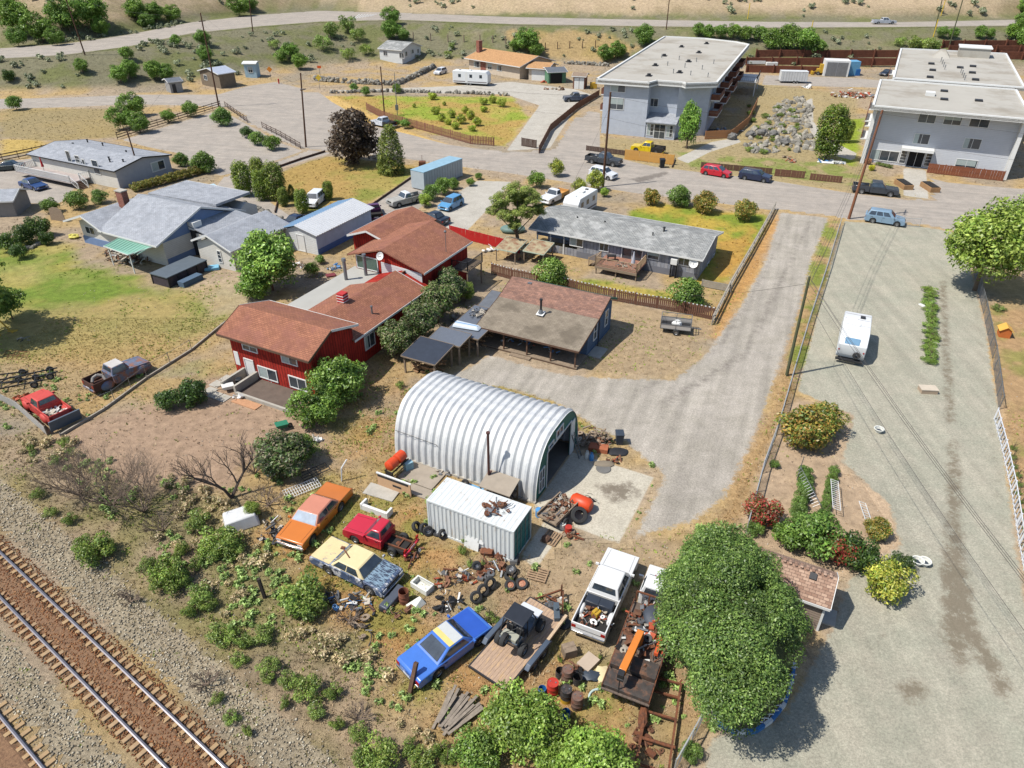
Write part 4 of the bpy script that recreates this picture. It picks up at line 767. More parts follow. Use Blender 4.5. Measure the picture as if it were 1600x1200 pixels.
for k in range(27): MB().cbox((3.6,.1+k*.41,2.91),(3.3,.14,.06),0,.23).build('roof_rib', M_corr, s1)
for k in range(27): MB().cbox((.75,.1+k*.41,2.91),(2.6,.12,.06),0,-.29).build('roof_rib', M_corr2, s2)
b.win('front', .2, 2.4, 1.1, 1.0, 1.9, mull=0, kind='door', glass=M_white)

# ------------------------------------------------------------------ cottages and houses up the hill
def far_gable(name, label, cat, pA, pB, dep, e, r, wm, rm, ov=.35, ridge='u', wins=(), trim=M_white):
    a = G(*pA); c = G(*pB); ang = math.atan2(c[1]-a[1], c[0]-a[0]); L = float(np.hypot(*(c-a)[:2])); b = Bld(name, label, cat, a, ang)
    if ridge == 'u':
        b.gable_u(0,L,0,dep,e,dep/2,r,wm,z0=-.6); b.roof([(-ov,-ov,e-.05),(L+ov,-ov,e-.05),(L+ov,dep/2,r+.12),(-ov,dep/2,r+.12)], rm, .12, trim=trim, edges=[0,1,3]); b.roof([(-ov,dep/2,r+.12),(L+ov,dep/2,r+.12),(L+ov,dep+ov,e-.05),(-ov,dep+ov,e-.05)], rm, .12, trim=trim, edges=[1,2,3])
    else:
        b.gable_v(0,L,0,dep,e,L/2,r,wm,z0=-.6); b.roof([(L/2,-ov,r+.12),(L+ov,-ov,e-.05),(L+ov,dep+ov,e-.05),(L/2,dep+ov,r+.12)], rm, .12, trim=trim, edges=[0,1,2]); b.roof([(L/2,-ov,r+.12),(L/2,dep+ov,r+.12),(-ov,dep+ov,e-.05),(-ov,-ov,e-.05)], rm, .12, trim=trim, edges=[1,2,3])
    for s, pl, x, z, w, h in wins: b.win(s, {'front':0,'right':L,'left':0,'back':dep}[s], x, z, w, h)
    b.L = L; return b
b = far_gable('white_cottage', 'little white cottage with mossy grey roof below the highway', 'house', (594,93), (629,101), 9.5, 2.9, 4.3, M_white_sid, SH_old, ridge='u', wins=[('front',0,2,1.7,1.2,1.1),('front',0,7.5,1.5,1.5,1.2),('right',0,2,1.7,1.1,1.1),('right',0,5,1.9,1.5,1.0),('right',0,8,1.7,.8,1.0)])
b = far_gable('tan_roof_house', 'low house with orange tan hip roof and brick chimney', 'house', (733,110), (812,124), 12, 3.1, 4.8, mat('beige_stucco', C(216,200,178)), SH_orange, ov=.9, wins=[('front',0,3,1.8,2.0,1.3),('front',0,8,1.8,1.4,1.3),('front',0,11.5,1.8,1.6,1.2)])
MB().box(4.5,6.5,-.05,0,.3,2.8).build('brick_panel', M_brick, b.e); MB().box(-.2,.9,3,4.2,2,7.0).build('chimney', M_brick, b.e)
b = far_gable('garage', 'beige garage with orange tan roof and white door', 'garage', (826,125), (854,127), 7, 2.9, 3.7, mat('beige_stucco', C(216,200,178)), SH_orange, ov=.6, wins=[])
MB().box(.8,4.4,-.06,0,0,2.4).build('garage_door', M_white, b.e)
b = far_gable('carport', 'green sided carport with grey roof full of tools', 'carport', (857,131), (884,130), 6, 2.7, 3.2, mat('green_boards', C(96,140,110)), M_steel, wins=[])
MB().box(.4,3.4,-.08,0,0,2.3).build('opening', M_dark, b.e)  # flat near-black panel paints the shade inside the open carport
b = far_gable('tool_shed', 'small brown shed with white double doors', 'shed', (895,139), (913,140), 3.5, 2.9, 3.3, M_balc, mat('brown_roof', C(150,130,110)), wins=[])
MB().box(.3,1.4,-.06,0,0,2.5).box(1.5,2.6,-.06,0,0,2.5).build('double_door', M_white, b.e)
b = far_gable('pump_house', 'brown boarded pump house with bright tin roof beside the lower road', 'shed', (316,132), (346,139), 4.2, 3.2, 4.0, mat('grey_brown_boards', C(132,118,100), .9, var=.2), mat('bright_tin', C(206,212,224), .4, .3), ridge='v', wins=[('front',0,2.2,1.8,1.2,1.0)])
b = far_gable('utility_hut', 'small grey utility hut among the green bushes', 'shed', (268,146), (287,144), 3.5, 2.5, 2.9, mat('mid_grey_boards', C(160,158,156)), M_steel, wins=[])
MB().box(.5,1.3,-.05,0,0,1.9).build('door', M_dsteel, b.e)
b = far_gable('blue_kiosk', 'pale blue and white utility kiosk behind the wire fence', 'kiosk', (384,121), (402,122), 3, 3.3, 3.5, mat('pale_blue_panel', C(176,206,222)), M_white, wins=[('front',0,1.5,1.8,1.0,1.2)])
b = far_gable('garden_shed', 'grey roofed shed cut by the left edge', 'shed', (-20,340), (27,338), 4.5, 2.2, 2.9, mat('grey_boards', C(150,146,142)), SH_grey, wins=[])
b = far_gable('equipment_box', 'yellow cream equipment cabinet beside the pump house', 'cabinet', (340,131), (353,132), 1.6, 1.6, 1.75, mat('cream_metal', C(226,210,160)), mat('cream_metal', C(226,210,160)), ov=.05)

# ------------------------------------------------------------------ wood stores beside the lilac bushes
M_tar = mat('black_roofing_felt', C(52,60,74), .8, var=.2, vs=2); M_cor = mat('corrugated_tin', C(122,128,138), .5, .3, var=.2, vs=3, stretch=(8,1,1))
def store(lab, org, w, d, z0, z1, m, n=3):
    b = Bld('wood_store', lab, 'lean-to', org, A27)
    b.roof([(-.2,-.2,z0),(w+.2,-.2,z0),(w+.2,d+.2,z1),(-.2,d+.2,z1)], m, .06, trim=M_wood)
    for x in (0,w):
        for y, z in ((0,z0),(d,z1)): MB().box(x-.07,x+.07,y-.07,y+.07,0,z-.08).build('post', M_wood, b.e)
    return b
q1 = P(634,582); st1 = store('black felt roofed lean-to at the near end of the wood stores', q1, 3.0, 2.7, 1.75, 2.1, M_tar)
q2 = W(*(np.array([q1[:2]@UU, q1[:2]@VV])+[.7,3.2])); st2 = store('narrow grey tin lean-to in the middle of the wood stores', q2, 2.8, 1.7, 2.0, 2.2, M_cor)
q3 = W(*(np.array([q1[:2]@UU, q1[:2]@VV])+[1.2,5.2])); st3 = store('long tin lean-to holding an upturned white boat', q3, 3.0, 5.0, 1.9, 2.1, M_cor)
pl = random.Random(4)
for bb, w_, d_ in ((st1,3.0,2.7),(st3,3.0,5.0)):
    wb = MB()
    for k in range(60):
        x, y = pl.uniform(.3,w_-.3), pl.uniform(.3,d_-.3); wb.cbox((x,y,.08+pl.random()*.8),(.45,.14,.12),pl.uniform(-.3,.3))
    tag(wb.build('firewood', mat('split_wood', C(176,140,104), .9, var=.4, vs=6)), 'split firewood heaped under the '+('black felt lean-to' if bb is st1 else 'long tin lean-to'), 'firewood'); o = COL.objects[-1]; o.location = bb.e.location; o.rotation_euler = (0,0,A27)
# ------------------------------------------------------------------ vehicles
M_tyre = mat('tyre_rubber', C(58,58,58), .85, var=.25, vs=6, bump=.3)
M_rim = mat('wheel_rim', C(170,172,174), .35, .7, var=.15)
M_chrome = mat('chrome', C(214,214,214), .2, .9, var=.1)
M_carglass = mat('car_glass', (.03,.04,.05), .05, var=.6, vs=1.5, spec=1.0)
M_reflglass = mat('painted_reflection_windscreen', C(150,166,182), .12, var=.35, vs=1.6, spec=1.0)  # pale base colour stands in for the bright reflection on this windscreen
M_tail = mat('tail_light', C(170,26,24), .3); M_head = mat('headlight', C(226,228,230), .15, .3); M_under = mat('underbody', C(46,44,42), .9)
M_plate = mat('number_plate', C(220,222,226), .5); M_grille = mat('grille_black', (.02,.02,.02), .6, var=.5, vs=20)
def paint(name, c, var=.05, **k): k.setdefault('rough', .28); k.setdefault('coat', .35); k.setdefault('spec', .5); return mat(name, c, var=var, vs=1.2, **k)
WM = {}
def wheel(par, x, y, r, w=.2, rim=None, name='wheel', z=None, steel=False):
    key = (round(r,3), w, (rim or M_rim).name)
    if key not in WM:
        t = MB(); t.lathe([(r*.60,-w/2),(r*.92,-w/2),(r,-w*.32),(r,w*.32),(r*.92,w/2),(r*.60,w/2)], axis='y', n=20)
        d = MB(); d.lathe([(r*.61,-w*.42),(r*.55,-w*.3),(r*.2,-w*.36),(.01,-w*.38)], axis='y', n=16); d.lathe([(r*.61,w*.42),(r*.55,w*.3),(r*.2,w*.36),(.01,w*.38)], axis='y', n=16)
        d.use(rim or M_rim); 
        for k in range(6): a = k*math.pi/3; d.use(M_grille); [d.cbox((math.cos(a)*r*.4, s*w*.36, math.sin(a)*r*.4), (r*.16,.012,r*.16), ry=-a) for s in (-1,1)]
        tm = t.mesh('tyre', M_tyre); rm = d.mesh('rim', rim or M_rim)
        tm.polygons.foreach_set('use_smooth', [True]*len(tm.polygons)); tm.set_sharp_from_angle(angle=rad(40)); WM[key] = (tm, rm)
    tm, rm = WM[key]; o = part(tm, name, par, (x, y, r if z is None else z)); part(rm, 'rim', o); return o
def place(pf, pr, z=.7, zf=None):
    """pixels of nose and tail (at height z) -> centre on the ground, heading"""
    a, c = P(*pf, z), P(*pr, z); m = (a+c)/2; return np.array([m[0], m[1], 0]), math.atan2(a[1]-c[1], a[0]-c[0]), float(np.hypot(*(a-c)[:2]))
def arch(xc, ra, zc, zs, n=7, rev=False):
    a0 = math.asin(max(-1, min(1, (zs-zc)/ra))); pts = [(xc+ra*math.cos(a0+(math.pi-2*a0)*k/n), zc+ra*math.sin(a0+(math.pi-2*a0)*k/n)) for k in range(n+1)]
    return pts[::-1]  # from -x side to +x side
SPEC = dict(
 sedan=dict(W=1.8, wr=.32, zs=.22, zb=.88, zh=.80, zn=.68, zd=.90, xa=.20, xb=.02, xc=-.20, xd=-.33, zr=1.42, xf=.33, xr=-.29, ws=2),
 coupe=dict(W=1.95, wr=.34, zs=.26, zb=.90, zh=.88, zn=.80, zd=.86, xa=.10, xb=.00, xc=-.17, xd=-.33, zr=1.33, xf=.31, xr=-.25, ws=1),
 bigcoupe=dict(W=2.0, wr=.35, zs=.26, zb=.94, zh=.92, zn=.84, zd=.88, xa=.13, xb=.05, xc=-.14, xd=-.26, zr=1.36, xf=.32, xr=-.24, ws=2),
 hatch=dict(W=1.72, wr=.31, zs=.22, zb=.95, zh=.90, zn=.72, zd=.95, xa=.27, xb=.08, xc=-.40, xd=-.485, zr=1.54, xf=.33, xr=-.31, ws=3),
 suv=dict(W=1.85, wr=.36, zs=.28, zb=1.05, zh=1.0, zn=.85, zd=1.05, xa=.24, xb=.10, xc=-.41, xd=-.49, zr=1.68, xf=.32, xr=-.29, ws=3),
 pickup=dict(W=1.95, wr=.40, zs=.38, zb=1.18, zh=1.13, zn=1.03, zd=1.2, xa=.215, xb=.11, xc=-.10, xd=-.125, zr=1.85, xf=.33, xr=-.29, ws=2, bed=True, zf=.85),
 truck1=dict(W=1.85, wr=.36, zs=.34, zb=1.08, zh=1.05, zn=.98, zd=1.1, xa=.14, xb=.06, xc=-.08, xd=-.10, zr=1.68, xf=.31, xr=-.28, ws=1, bed=True, zf=.7),
 oldpickup=dict(W=1.75, wr=.38, zs=.38, zb=1.18, zh=1.16, zn=1.0, zd=1.0, xa=.16, xb=.10, xc=-.12, xd=-.16, zr=1.78, xf=.33, xr=-.28, ws=1, bed=True, zf=.65))
def vehicle(name, label, cat, kind, pm, pf=None, pr=None, z=.7, L=None, roofm=None, hoodm=None, deckm=None, glass=None, group=None, loc=None, hd=None, rim=None, bumper=None, over=None, cabm=None, parts=True, windshield=None, wheels=True, bedm=None, nobed=False, tailm=None):
    if loc is None: loc, hd, L0 = place(pf, pr, z); L = L or L0
    loc = np.array([loc[0], loc[1], loc[2] if len(loc) > 2 else 0]); S = dict(SPEC[kind]); S.update(over or {}); e = thing(name, label, cat, loc, hd, group)
    W_, wr, zs, zb, zh, zn, zd = (S[k] for k in ('W','wr','zs','zb','zh','zn','zd')); h = L/2; xa, xb, xc, xd, xf, xr = (S[k]*L for k in ('xa','xb','xc','xd','xf','xr')); zr = S['zr']; g = glass or M_carglass
    bed = S.get('bed'); tail = -h if not bed else xd-.02
    ra = wr+.07; p = [(tail+.06, zs)]
    if not bed: p += arch(xr, ra, wr, zs)
    p += arch(xf, ra, wr, zs)
    p += [(h-.10, zs), (h-.01, zs+.14), (h, zn-.14), (h-.07, zn), (h-.25, zn+.03), (xa+.15, zh), (xa-.04, zb)]
    p += [(xd, zb)] if bed else [(xd+.02, zb), (xd-.12, zd), (-h+.14, zd-.02), (-h+.02, zd-.12), (-h, zs+.16)]
    if bed: p += [(tail, zb)]
    b = MB(); b.prism([(x, -W_/2, zz) for x, zz in p], (0, W_, 0)); body = b.build('body', pm, e, bevel=.055, seg=3)
    un = MB(); un.box(-h+.3, h-.3, -W_/2+.28, W_/2-.28, zs-.08, zs+.15); un.build('chassis', M_under, e)
    # cabin
    yb, yt = W_/2-.045, W_/2-.24; cab = MB(); cab.hexa([(xd,-yb,zb-.03),(xa,-yb,zb-.03),(xa,yb,zb-.03),(xd,yb,zb-.03),(xc,-yt,zr),(xb,-yt,zr),(xb,yt,zr),(xc,yt,zr)]); cab.build('cabin', cabm or pm, e, bevel=.05, seg=2)
    def bil(c, s, t): a, b2, c2, d = [Vector(q) for q in c]; return (a*(1-s)+b2*s)*(1-t)+(d*(1-s)+c2*s)*t
    def pane(c, s0, s1, t0, t1, off, nm, m, th=.012):
        q = [bil(c, s0, t0), bil(c, s1, t0), bil(c, s1, t1), bil(c, s0, t1)]; n = (q[1]-q[0]).cross(q[3]-q[0]).normalized()
        if n.dot(Vector(off)) < 0: n = -n
        MB().prism([a+n*th for a in q], -n*(th+.01)).build(nm, m, e)
    wsf = [(xa,-yb,zb),(xa,yb,zb),(xb,yt,zr),(xb,-yt,zr)]; pane(wsf, .05, .95, .08, .93, (1,0,.5), 'windscreen', windshield or g)
    rwf = [(xd,-yb,zb),(xd,yb,zb),(xc,yt,zr),(xc,-yt,zr)]; pane(rwf, .1, .9, .15 if not bed else .35, .88, (-1,0,.5), 'rear_window', g)
    n = S['ws']
    for sg in (-1, 1):
        f = [(xd,sg*yb,zb),(xa,sg*yb,zb),(xb,sg*yt,zr),(xc,sg*yt,zr)]; s0, s1 = .07, .90
        for k in range(n): a = s0+(s1-s0)*k/n; c2 = s0+(s1-s0)*(k+1)/n-.035; pane(f, a, c2, .12, .86, (0,sg,.3), 'side_window', g)
    if roofm: MB().box(xc+.03, xb-.03, -yt+.03, yt-.03, zr-.02, zr+.012).build('roof_panel', roofm, e, bevel=.01, seg=1)
    if hoodm:
        q = [(xa+.0,zb+.004),(xa+.15,zh+.012),(h-.25,zn+.042)]; m_ = MB(); m_.add([(x,y,z_) for x,z_ in q for y in (-W_/2+.09,W_/2-.09)]+[(x,y,z_-.03) for x,z_ in q for y in (-W_/2+.09,W_/2-.09)], [(0,1,3,2),(2,3,5,4),(4,5,11,10),(0,2,8,6),(2,4,10,8),(1,7,9,3),(3,9,11,5),(0,6,7,1)]); m_.build('bonnet', hoodm, e)
    else:
        for sg in (-1,1): MB().beam((xa+.1,sg*(W_/2-.2),zh+.006 if zh<zb else zb+.0),(h-.2,sg*(W_/2-.24),zn+.028),.014,.012).build('bonnet_seam', M_under, e)
    if deckm and not bed: MB().box(-h+.12, xd-.12, -W_/2+.09, W_/2-.09, zd-.03, zd+.012).build('boot_lid', deckm, e)
    # doors seams, lights, bumpers
    seam = MB(); nd = max(1, min(2, n-1 if n > 2 else n)); xs_ = [xa-.05]+[xa-.05+(xd-xa)*.82*(k+1)/nd for k in range(nd)]
    for sg in (-1,1):
        for x in xs_: seam.box(x-.008, x+.008, sg*W_/2-.004, sg*W_/2+.004, zs+.12, zb-.06)
        for x in xs_[1:]: seam.box(x+.08, x+.24, sg*W_/2-.003 if sg > 0 else sg*W_/2-.02, sg*W_/2+.02 if sg > 0 else sg*W_/2+.003, zb-.16, zb-.12)
    seam.build('door_seam', M_under, e)
    for sg in (-1,1):
        MB().box(h-.06, h+.012, sg*(W_/2-.24)-.17, sg*(W_/2-.24)+.17, zn-.24, zn-.1).build('headlight', M_head, e)
        MB().box(-h-.012, -h+.06, sg*(W_/2-.15)-.12, sg*(W_/2-.15)+.12, (zd if not bed else zb)-.36, (zd if not bed else zb)-.14).build('tail_light', M_tail, e)
        MB().cbox((xa-.12, sg*(W_/2+.09), zb+.08), (.10,.18,.13)).build('mirror', pm, e)
    MB().box(h-.05, h+.008, -W_/2+.44, W_/2-.44, zn-.26, zn-.08).build('grille', M_grille, e)
    bm_ = bumper or pm
    MB().box(h-.12, h+.07, -W_/2+.03, W_/2-.03, zs+.06, zs+.23).build('bumper', bm_, e, bevel=.03); MB().box(-h-.07, -h+.12, -W_/2+.03, W_/2-.03, zs+.06, zs+.23).build('bumper', bm_, e, bevel=.03)
    MB().box(-h-.08, -h-.07, -.26, .26, zs+.24, zs+.38).build('number_plate', M_plate, e)
    if bed and not nobed:
        zf = S['zf']; zt = zb+.02; th = .07
        for sg in (-1,1):
            q = [(-h+.03, zs+.05)]+arch(xr, ra, wr, zs+.05)+[(xd-.05, zs+.05), (xd-.05, zt), (-h+.03, zt)]
            MB().prism([(x, sg*W_/2, zz) for x, zz in q], (0, -sg*th, 0)).build('bed_side', bedm or pm, e, bevel=.02, seg=1)
        MB().box(-h, xd-.05, -W_/2+th, W_/2-th, zf-.05, zf).build('bed_floor', M_under if not bedm else bedm, e)
        MB().box(-h, -h+.07, -W_/2+.01, W_/2-.01, zs+.2, zt-.01).build('tailgate', tailm or bedm or pm, e, bevel=.02, seg=1)
        for sg in (-1,1): MB().ell((xr, sg*(W_/2-th-.1), zf), (ra+.02,.16,.24), 10, 6).build('wheel_well', bedm or pm, e, smooth=True)
    if wheels:
        for x in (xf, xr):
            for sg in (-1,1): wheel(e, x, sg*(W_/2-.12), wr, .22, rim)
    e['dim'] = 0; del e['dim']; return e, dict(L=L, h=h, xa=xa, xb=xb, xc=xc, xd=xd, W=W_, zr=zr, zb=zb, zf=S.get('zf'), loc=loc, hd=hd)
K8 = .8
M_orange = paint('orange_car_paint', C(214,124,46)); M_fade = paint('faded_orange_roof', C(214,140,112), .1, rough=.45)
vehicle('orange_coupe', 'long orange two door car with faded pink roof in dry grass', 'car', 'bigcoupe', M_orange, (451,846), (531,757), .8, roofm=M_fade, bumper=M_chrome, windshield=M_reflglass, cabm=M_fade, over=dict(xa=.23,xb=.12,xc=-.15,xd=-.24,zr=1.38))
M_creamc = mat('weathered_cream_paint', C(232,212,160), .55, var=.08, vs=2, col2=C(160,150,150), ms=2.5, thr=.62, soft=.05)
M_wblue = mat('flaking_blue_white_paint', C(74,92,122), .5, var=.2, vs=3, col2=C(206,206,206), ms=2.2, thr=.54, soft=.05, stretch=(1,4,1))
M_wcream = mat('cream_roof_paint', C(234,216,166), .5, var=.06, vs=3)
e, d = vehicle('weathered_sedan', 'derelict cream sedan with flaking blue bonnet and sides', 'car', 'bigcoupe', M_wblue, (614,907), (500,853), .8, roofm=M_wcream, cabm=M_wcream, deckm=M_creamc, hoodm=mat('flaking_light_blue_bonnet', C(146,172,190), .5, var=.2, vs=3, col2=C(52,58,78), ms=3, thr=.5, soft=.04, stretch=(1,5,1)), bumper=M_chrome, over=dict(zr=1.4,xa=.25,xb=.16,xc=-.10,xd=-.2))
MB().beam((-.9,.1,1.43),(-.1,-.3,1.43),.06,.05).cbox((-.95,.12,1.44),(.25,.2,.07),.3).build('rusty_lever', M_rust, e)
M_blue = paint('bright_blue_paint', C(72,122,208), .1); M_rw = mat('grey_white_vinyl', C(204,206,204), .6, var=.06, vs=3)
e, d = vehicle('blue_coupe', 'bright blue coupe with white and yellow roof beside the trailer', 'car', 'coupe', M_blue, (752,961), (636,1047), .85, roofm=M_rw, bumper=M_chrome, hoodm=paint('deep_blue_paint', C(52,94,190), .12), over=dict(xa=.24,xb=.13,xc=-.06,xd=-.26))
MB().box(d['xc']+.02, d['xc']+.34, -d['W']/2+.27, d['W']/2-.27, d['zr']+.004, d['zr']+.02).build('yellow_roof_band', mat('pale_yellow_paint', C(236,212,132), .5), e)
# red cab cut off behind the doors
M_redp = paint('red_pickup_paint', C(204,44,62), .06)
loc, hd, L0 = place((550,818), (640,850), .6)
e, d = vehicle('red_pickup_cab', 'red pickup cab with bare chassis and engine parts behind it', 'pickup', 'truck1', M_redp, (550,818), (640,850), .7, L=4.5, nobed=True, over=dict(W=1.65, wr=.31, zs=.28, zb=.98, zh=.95, zn=.88, zr=1.5, xa=.16, xb=.04, xc=-.09, xd=-.13), hoodm=None)
fr = MB(); [fr.box(-2.2,-.55,s*.38-.04,s*.38+.04,.45,.55) for s in (-1,1)]; fr.box(-2.2,-2.12,-.7,.7,.45,.55); fr.box(-1.5,-1.42,-.42,.42,.45,.53); fr.build('frame_rail', M_rust, e)
MB().cyl((-1.3,-.7,.32),(-1.3,.7,.32),.06).ell((-1.3,0,.34),(.2,.2,.2),8,6).build('axle', M_rust, e)
# white crew cab pickup
M_wp = paint('white_pickup_paint', C(238,238,236), .03)
e, d = vehicle('white_pickup', 'white four door pickup with a loaded bed and dark toolbox', 'pickup', 'pickup', M_wp, (973,868), (921,981), .9, L=6.2, bumper=M_chrome, over=dict(xa=.23,xb=.13,xc=-.09,xd=-.12))
WPE, WPD = e, d
M_char = paint('charcoal_paint', C(62,68,76)); M_navy = paint('navy_paint', C(34,46,76)); M_silver = paint('silver_paint', C(196,202,210)); M_white2 = paint('white_car_paint', C(236,238,240), .03)
vehicle('grey_pickup', 'dark grey pickup parked by the yellow plank fence', 'pickup', 'pickup', M_char, (974,252), (914,243), .9, L=5.9, tailm=M_under)
vehicle('white_hatchback', 'white boxy hatchback driving along the street', 'car', 'suv', M_white2, (965,274), (921,265), .8, L=4.2, over=dict(W=1.8,zr=1.6,wr=.33))
vehicle('red_hatchback', 'bright red hatchback parked at the kerb', 'car', 'hatch', paint('bright_red_paint', C(206,28,48)), (1144,270), (1096,262), .8, L=4.5)
vehicle('navy_wagon', 'dark navy wagon parked just right of the red hatchback', 'car', 'suv', M_navy, (1207,277), (1155,269), .8, L=4.7, over=dict(zr=1.58,zs=.24,wr=.33))
vehicle('charcoal_pickup', 'charcoal crew cab pickup parked before the apartment block', 'pickup', 'pickup', M_char, (1407,296), (1331,288), 1.0, L=6.1)
vehicle('blue_grey_suv', 'grey blue sport utility parked by the wire gate', 'car', 'suv', paint('steel_blue_paint', C(138,166,188), .05), (1418,343), (1351,333), .9, L=4.7)
vehicle('yellow_pickup', 'yellow pickup behind the plank fence of the blue apartments', 'pickup', 'pickup', paint('yellow_paint', C(238,206,20)), (980,225), (1047,233), 1.0, L=5.6, bedm=M_under)
vehicle('dark_pickup', 'dark blue grey pickup near the tan house driveway', 'pickup', 'pickup', paint('slate_paint', C(84,98,118)), (884,151), (916,150), 1.0, L=5.6)
vehicle('white_car', 'small white car beside the stone retaining wall', 'car', 'hatch', M_white2, (680,113), (696,108), .8, L=4.4)
vehicle('white_pickup', 'white pickup parked in shade of the dark plum tree', 'pickup', 'pickup', paint('silver_white_paint', C(220,224,230)), (584,187), (615,194), .9, L=5.4, bedm=M_under)
vehicle('blue_sedan', 'dark blue sedan parked below the white deck', 'car', 'sedan', paint('dark_blue_paint', C(40,70,122)), (68,290), (34,281), .8, L=4.6)
vehicle('dark_green_sedan', 'dark green car cut by the left edge', 'car', 'sedan', paint('dark_green_car_paint', C(38,62,66)), (-12,259), (31,256), .8, L=4.7)
vehicle('blue_hatchback', 'small light blue hatchback on the pale driveway', 'car', 'hatch', paint('sky_blue_paint', C(96,160,206)), (691,322), (718,309), .8, L=3.9)
vehicle('black_car', 'black car beyond the brown shingle roofs', 'car', 'sedan', paint('black_paint', C(34,40,52)), (662,334), (690,341), .8, L=4.5)
vehicle('old_white_pickup', 'old white and brown pickup parked in front of the purple one', 'pickup', 'truck1', mat('old_grey_white_paint', C(178,176,168), .5, var=.2), (614,312), (653,303), 1.0, L=5.2, roofm=M_white2, cabm=M_white2, bumper=M_chrome)
vehicle('purple_pickup', 'purple pickup seen from behind beside the workshop', 'pickup', 'truck1', paint('purple_paint', C(96,50,92)), (580,318), (588,337), .9, L=4.8, bedm=M_under)
vehicle('white_van', 'white van among the clipped evergreens', 'van', 'suv', M_white2, (485,314), (497,304), .9, L=4.4)
vehicle('dark_blue_car', 'dark blue car half hidden behind the workshop', 'car', 'sedan', M_navy, (449,350), (470,341), .7, L=4.3)
vehicle('white_utility_pickup', 'white pickup with orange lumber in its bed by the pine', 'pickup', 'truck1', M_white2, (850,311), (881,297), .9, L=5.2, bedm=mat('ochre_lumber', C(214,160,90)))
vehicle('black_car', 'black car parked between the two apartment blocks', 'car', 'sedan', paint('black_paint', C(34,40,52)), (1372,116), (1398,109), .8, L=4.7)
g_ = G(1380,38); vehicle('silver_pickup', 'silver pickup driving along the highway', 'pickup', 'pickup', M_silver, loc=np.array([g_[0], g_[1], g_[2]+.05]), hd=rad(0), L=7.0)
# old pickups on the lawn edge
M_fred = mat('sun_faded_red_paint', C(206,78,70), .6, var=.12, vs=2); M_rstbl = mat('rusty_blue_grey_paint', C(108,122,146), .6, var=.2, vs=3, col2=C(150,104,84), ms=1.6, thr=.52, soft=.06)
def fenders(e, d, m, r=.46):
    for x in (.33*d['L'], -.28*d['L']):
        for s in (-1,1): MB().ell((x, s*(d['W']/2-.02), .60), (.58,.2,.42), 12, 8).build('fender', m, e, smooth=True)
e, d = vehicle('old_red_pickup', 'faded red vintage pickup with a grey panel across its tail', 'pickup', 'oldpickup', M_fred, (42,610), (104,655), .9, L=4.9); fenders(e, d, M_fred); ORP = (e, d)
e, d = vehicle('old_blue_pickup', 'rusty blue grey vintage pickup with open bed and fender inside', 'pickup', 'oldpickup', M_rstbl, (222,565), (143,601), .8, L=5.0, bedm=mat('rusty_bed', C(92,64,54), .9, var=.3), roofm=mat('faded_white_roof', C(206,200,194), .6, var=.15)); fenders(e, d, M_rstbl); OBP = (e, d)

# ------------------------------------------------------------------ flat bed truck under the big tree
loc, hd, _ = place((1040,880), (985,1075), 1.1); hd = rad(66)
loc = P(1012,985,1.0); e = thing('flatbed_truck', 'white cab flatbed truck heaped with scrap and an orange crane boom', 'truck', (loc[0],loc[1],0), hd); FB = e
b_ = MB(); b_.prism([(x,-1.05,z) for x,z in [(1.9,.5),(4.3,.5),(4.35,1.2),(4.2,1.45),(3.0,1.5),(2.9,1.55),(1.9,1.55)]], (0,2.1,0)); b_.build('body', M_wp, e, bevel=.07, seg=3)
c_ = MB(); c_.hexa([(1.75,-1.0,1.5),(3.05,-1.0,1.5),(3.05,1.0,1.5),(1.75,1.0,1.5),(1.8,-.82,2.25),(2.7,-.82,2.25),(2.7,.82,2.25),(1.8,.82,2.25)]); c_.build('cabin', M_wp, e, bevel=.06, seg=3)
MB().prism([(3.055,-.85,1.58),(3.055,.85,1.58),(2.77,.74,2.16),(2.77,-.74,2.16)], (.02,0,.01)).build('windscreen', M_carglass, e); MB().prism([(1.745,-.8,1.62),(1.745,.8,1.62),(1.79,.7,2.12),(1.79,-.7,2.12)], (-.02,0,0)).build('rear_window', M_carglass, e)
for s in (-1,1): MB().prism([(1.95,s*.985,1.6),(2.85,s*.985,1.6),(2.6,s*.86,2.15),(1.95,s*.86,2.15)], (0,s*.02,0)).build('side_window', M_carglass, e); MB().cbox((2.8,s*1.2,1.75),(.12,.25,.22)).build('mirror', M_chrome, e)
for k in range(5): MB().cyl((2.72,-.4+k*.2,2.24),(2.72,-.4+k*.2,2.3),.03,n=6).build('cab_light', M_tail, e)
MB().box(-4.2,4.2,-.5,-.4,.55,.75).box(-4.2,4.2,.4,.5,.55,.75).build('frame_rail', M_blk, e)
for k in range(11): MB().box(-4.3,1.55,-1.2+k*.22,-1.2+k*.22+.21,1.0,1.06).build('bed_board', mat('dark_bed_boards', C(112,98,88), .9, var=.3, vs=4), e)
rk = MB(); [rk.beam((1.6,y,1.05),(1.6,y,1.85),.07,.07) for y in (-1.1,-.4,.4,1.1)]; rk.beam((1.6,-1.1,1.85),(1.6,1.1,1.85),.08,.08); rk.build('headboard', M_rust, e)
sd = MB(); [sd.beam((-4.3,s*1.18,1.3),(1.5,s*1.18,1.3),.05,.08) for s in (-1,1)]; [sd.beam((x,s*1.18,1.05),(x,s*1.18,1.3),.05,.05) for s in (-1,1) for x in (-4.2,-2.8,-1.4,0,1.4)]; sd.build('side_rail', M_rust, e)
tb = MB(); tb.box(-3.0,-2.1,-1.15,1.15,1.07,1.4).box(-4.2,-3.2,-1.15,1.15,1.07,1.3); tb.build('steel_deck_box', mat('black_painted_steel', C(72,66,62), .7, var=.4, vs=3, col2=C(120,86,66), ms=2.5, thr=.56), e, bevel=.02)
M_boom = paint('orange_crane_paint', C(236,140,52), .08)
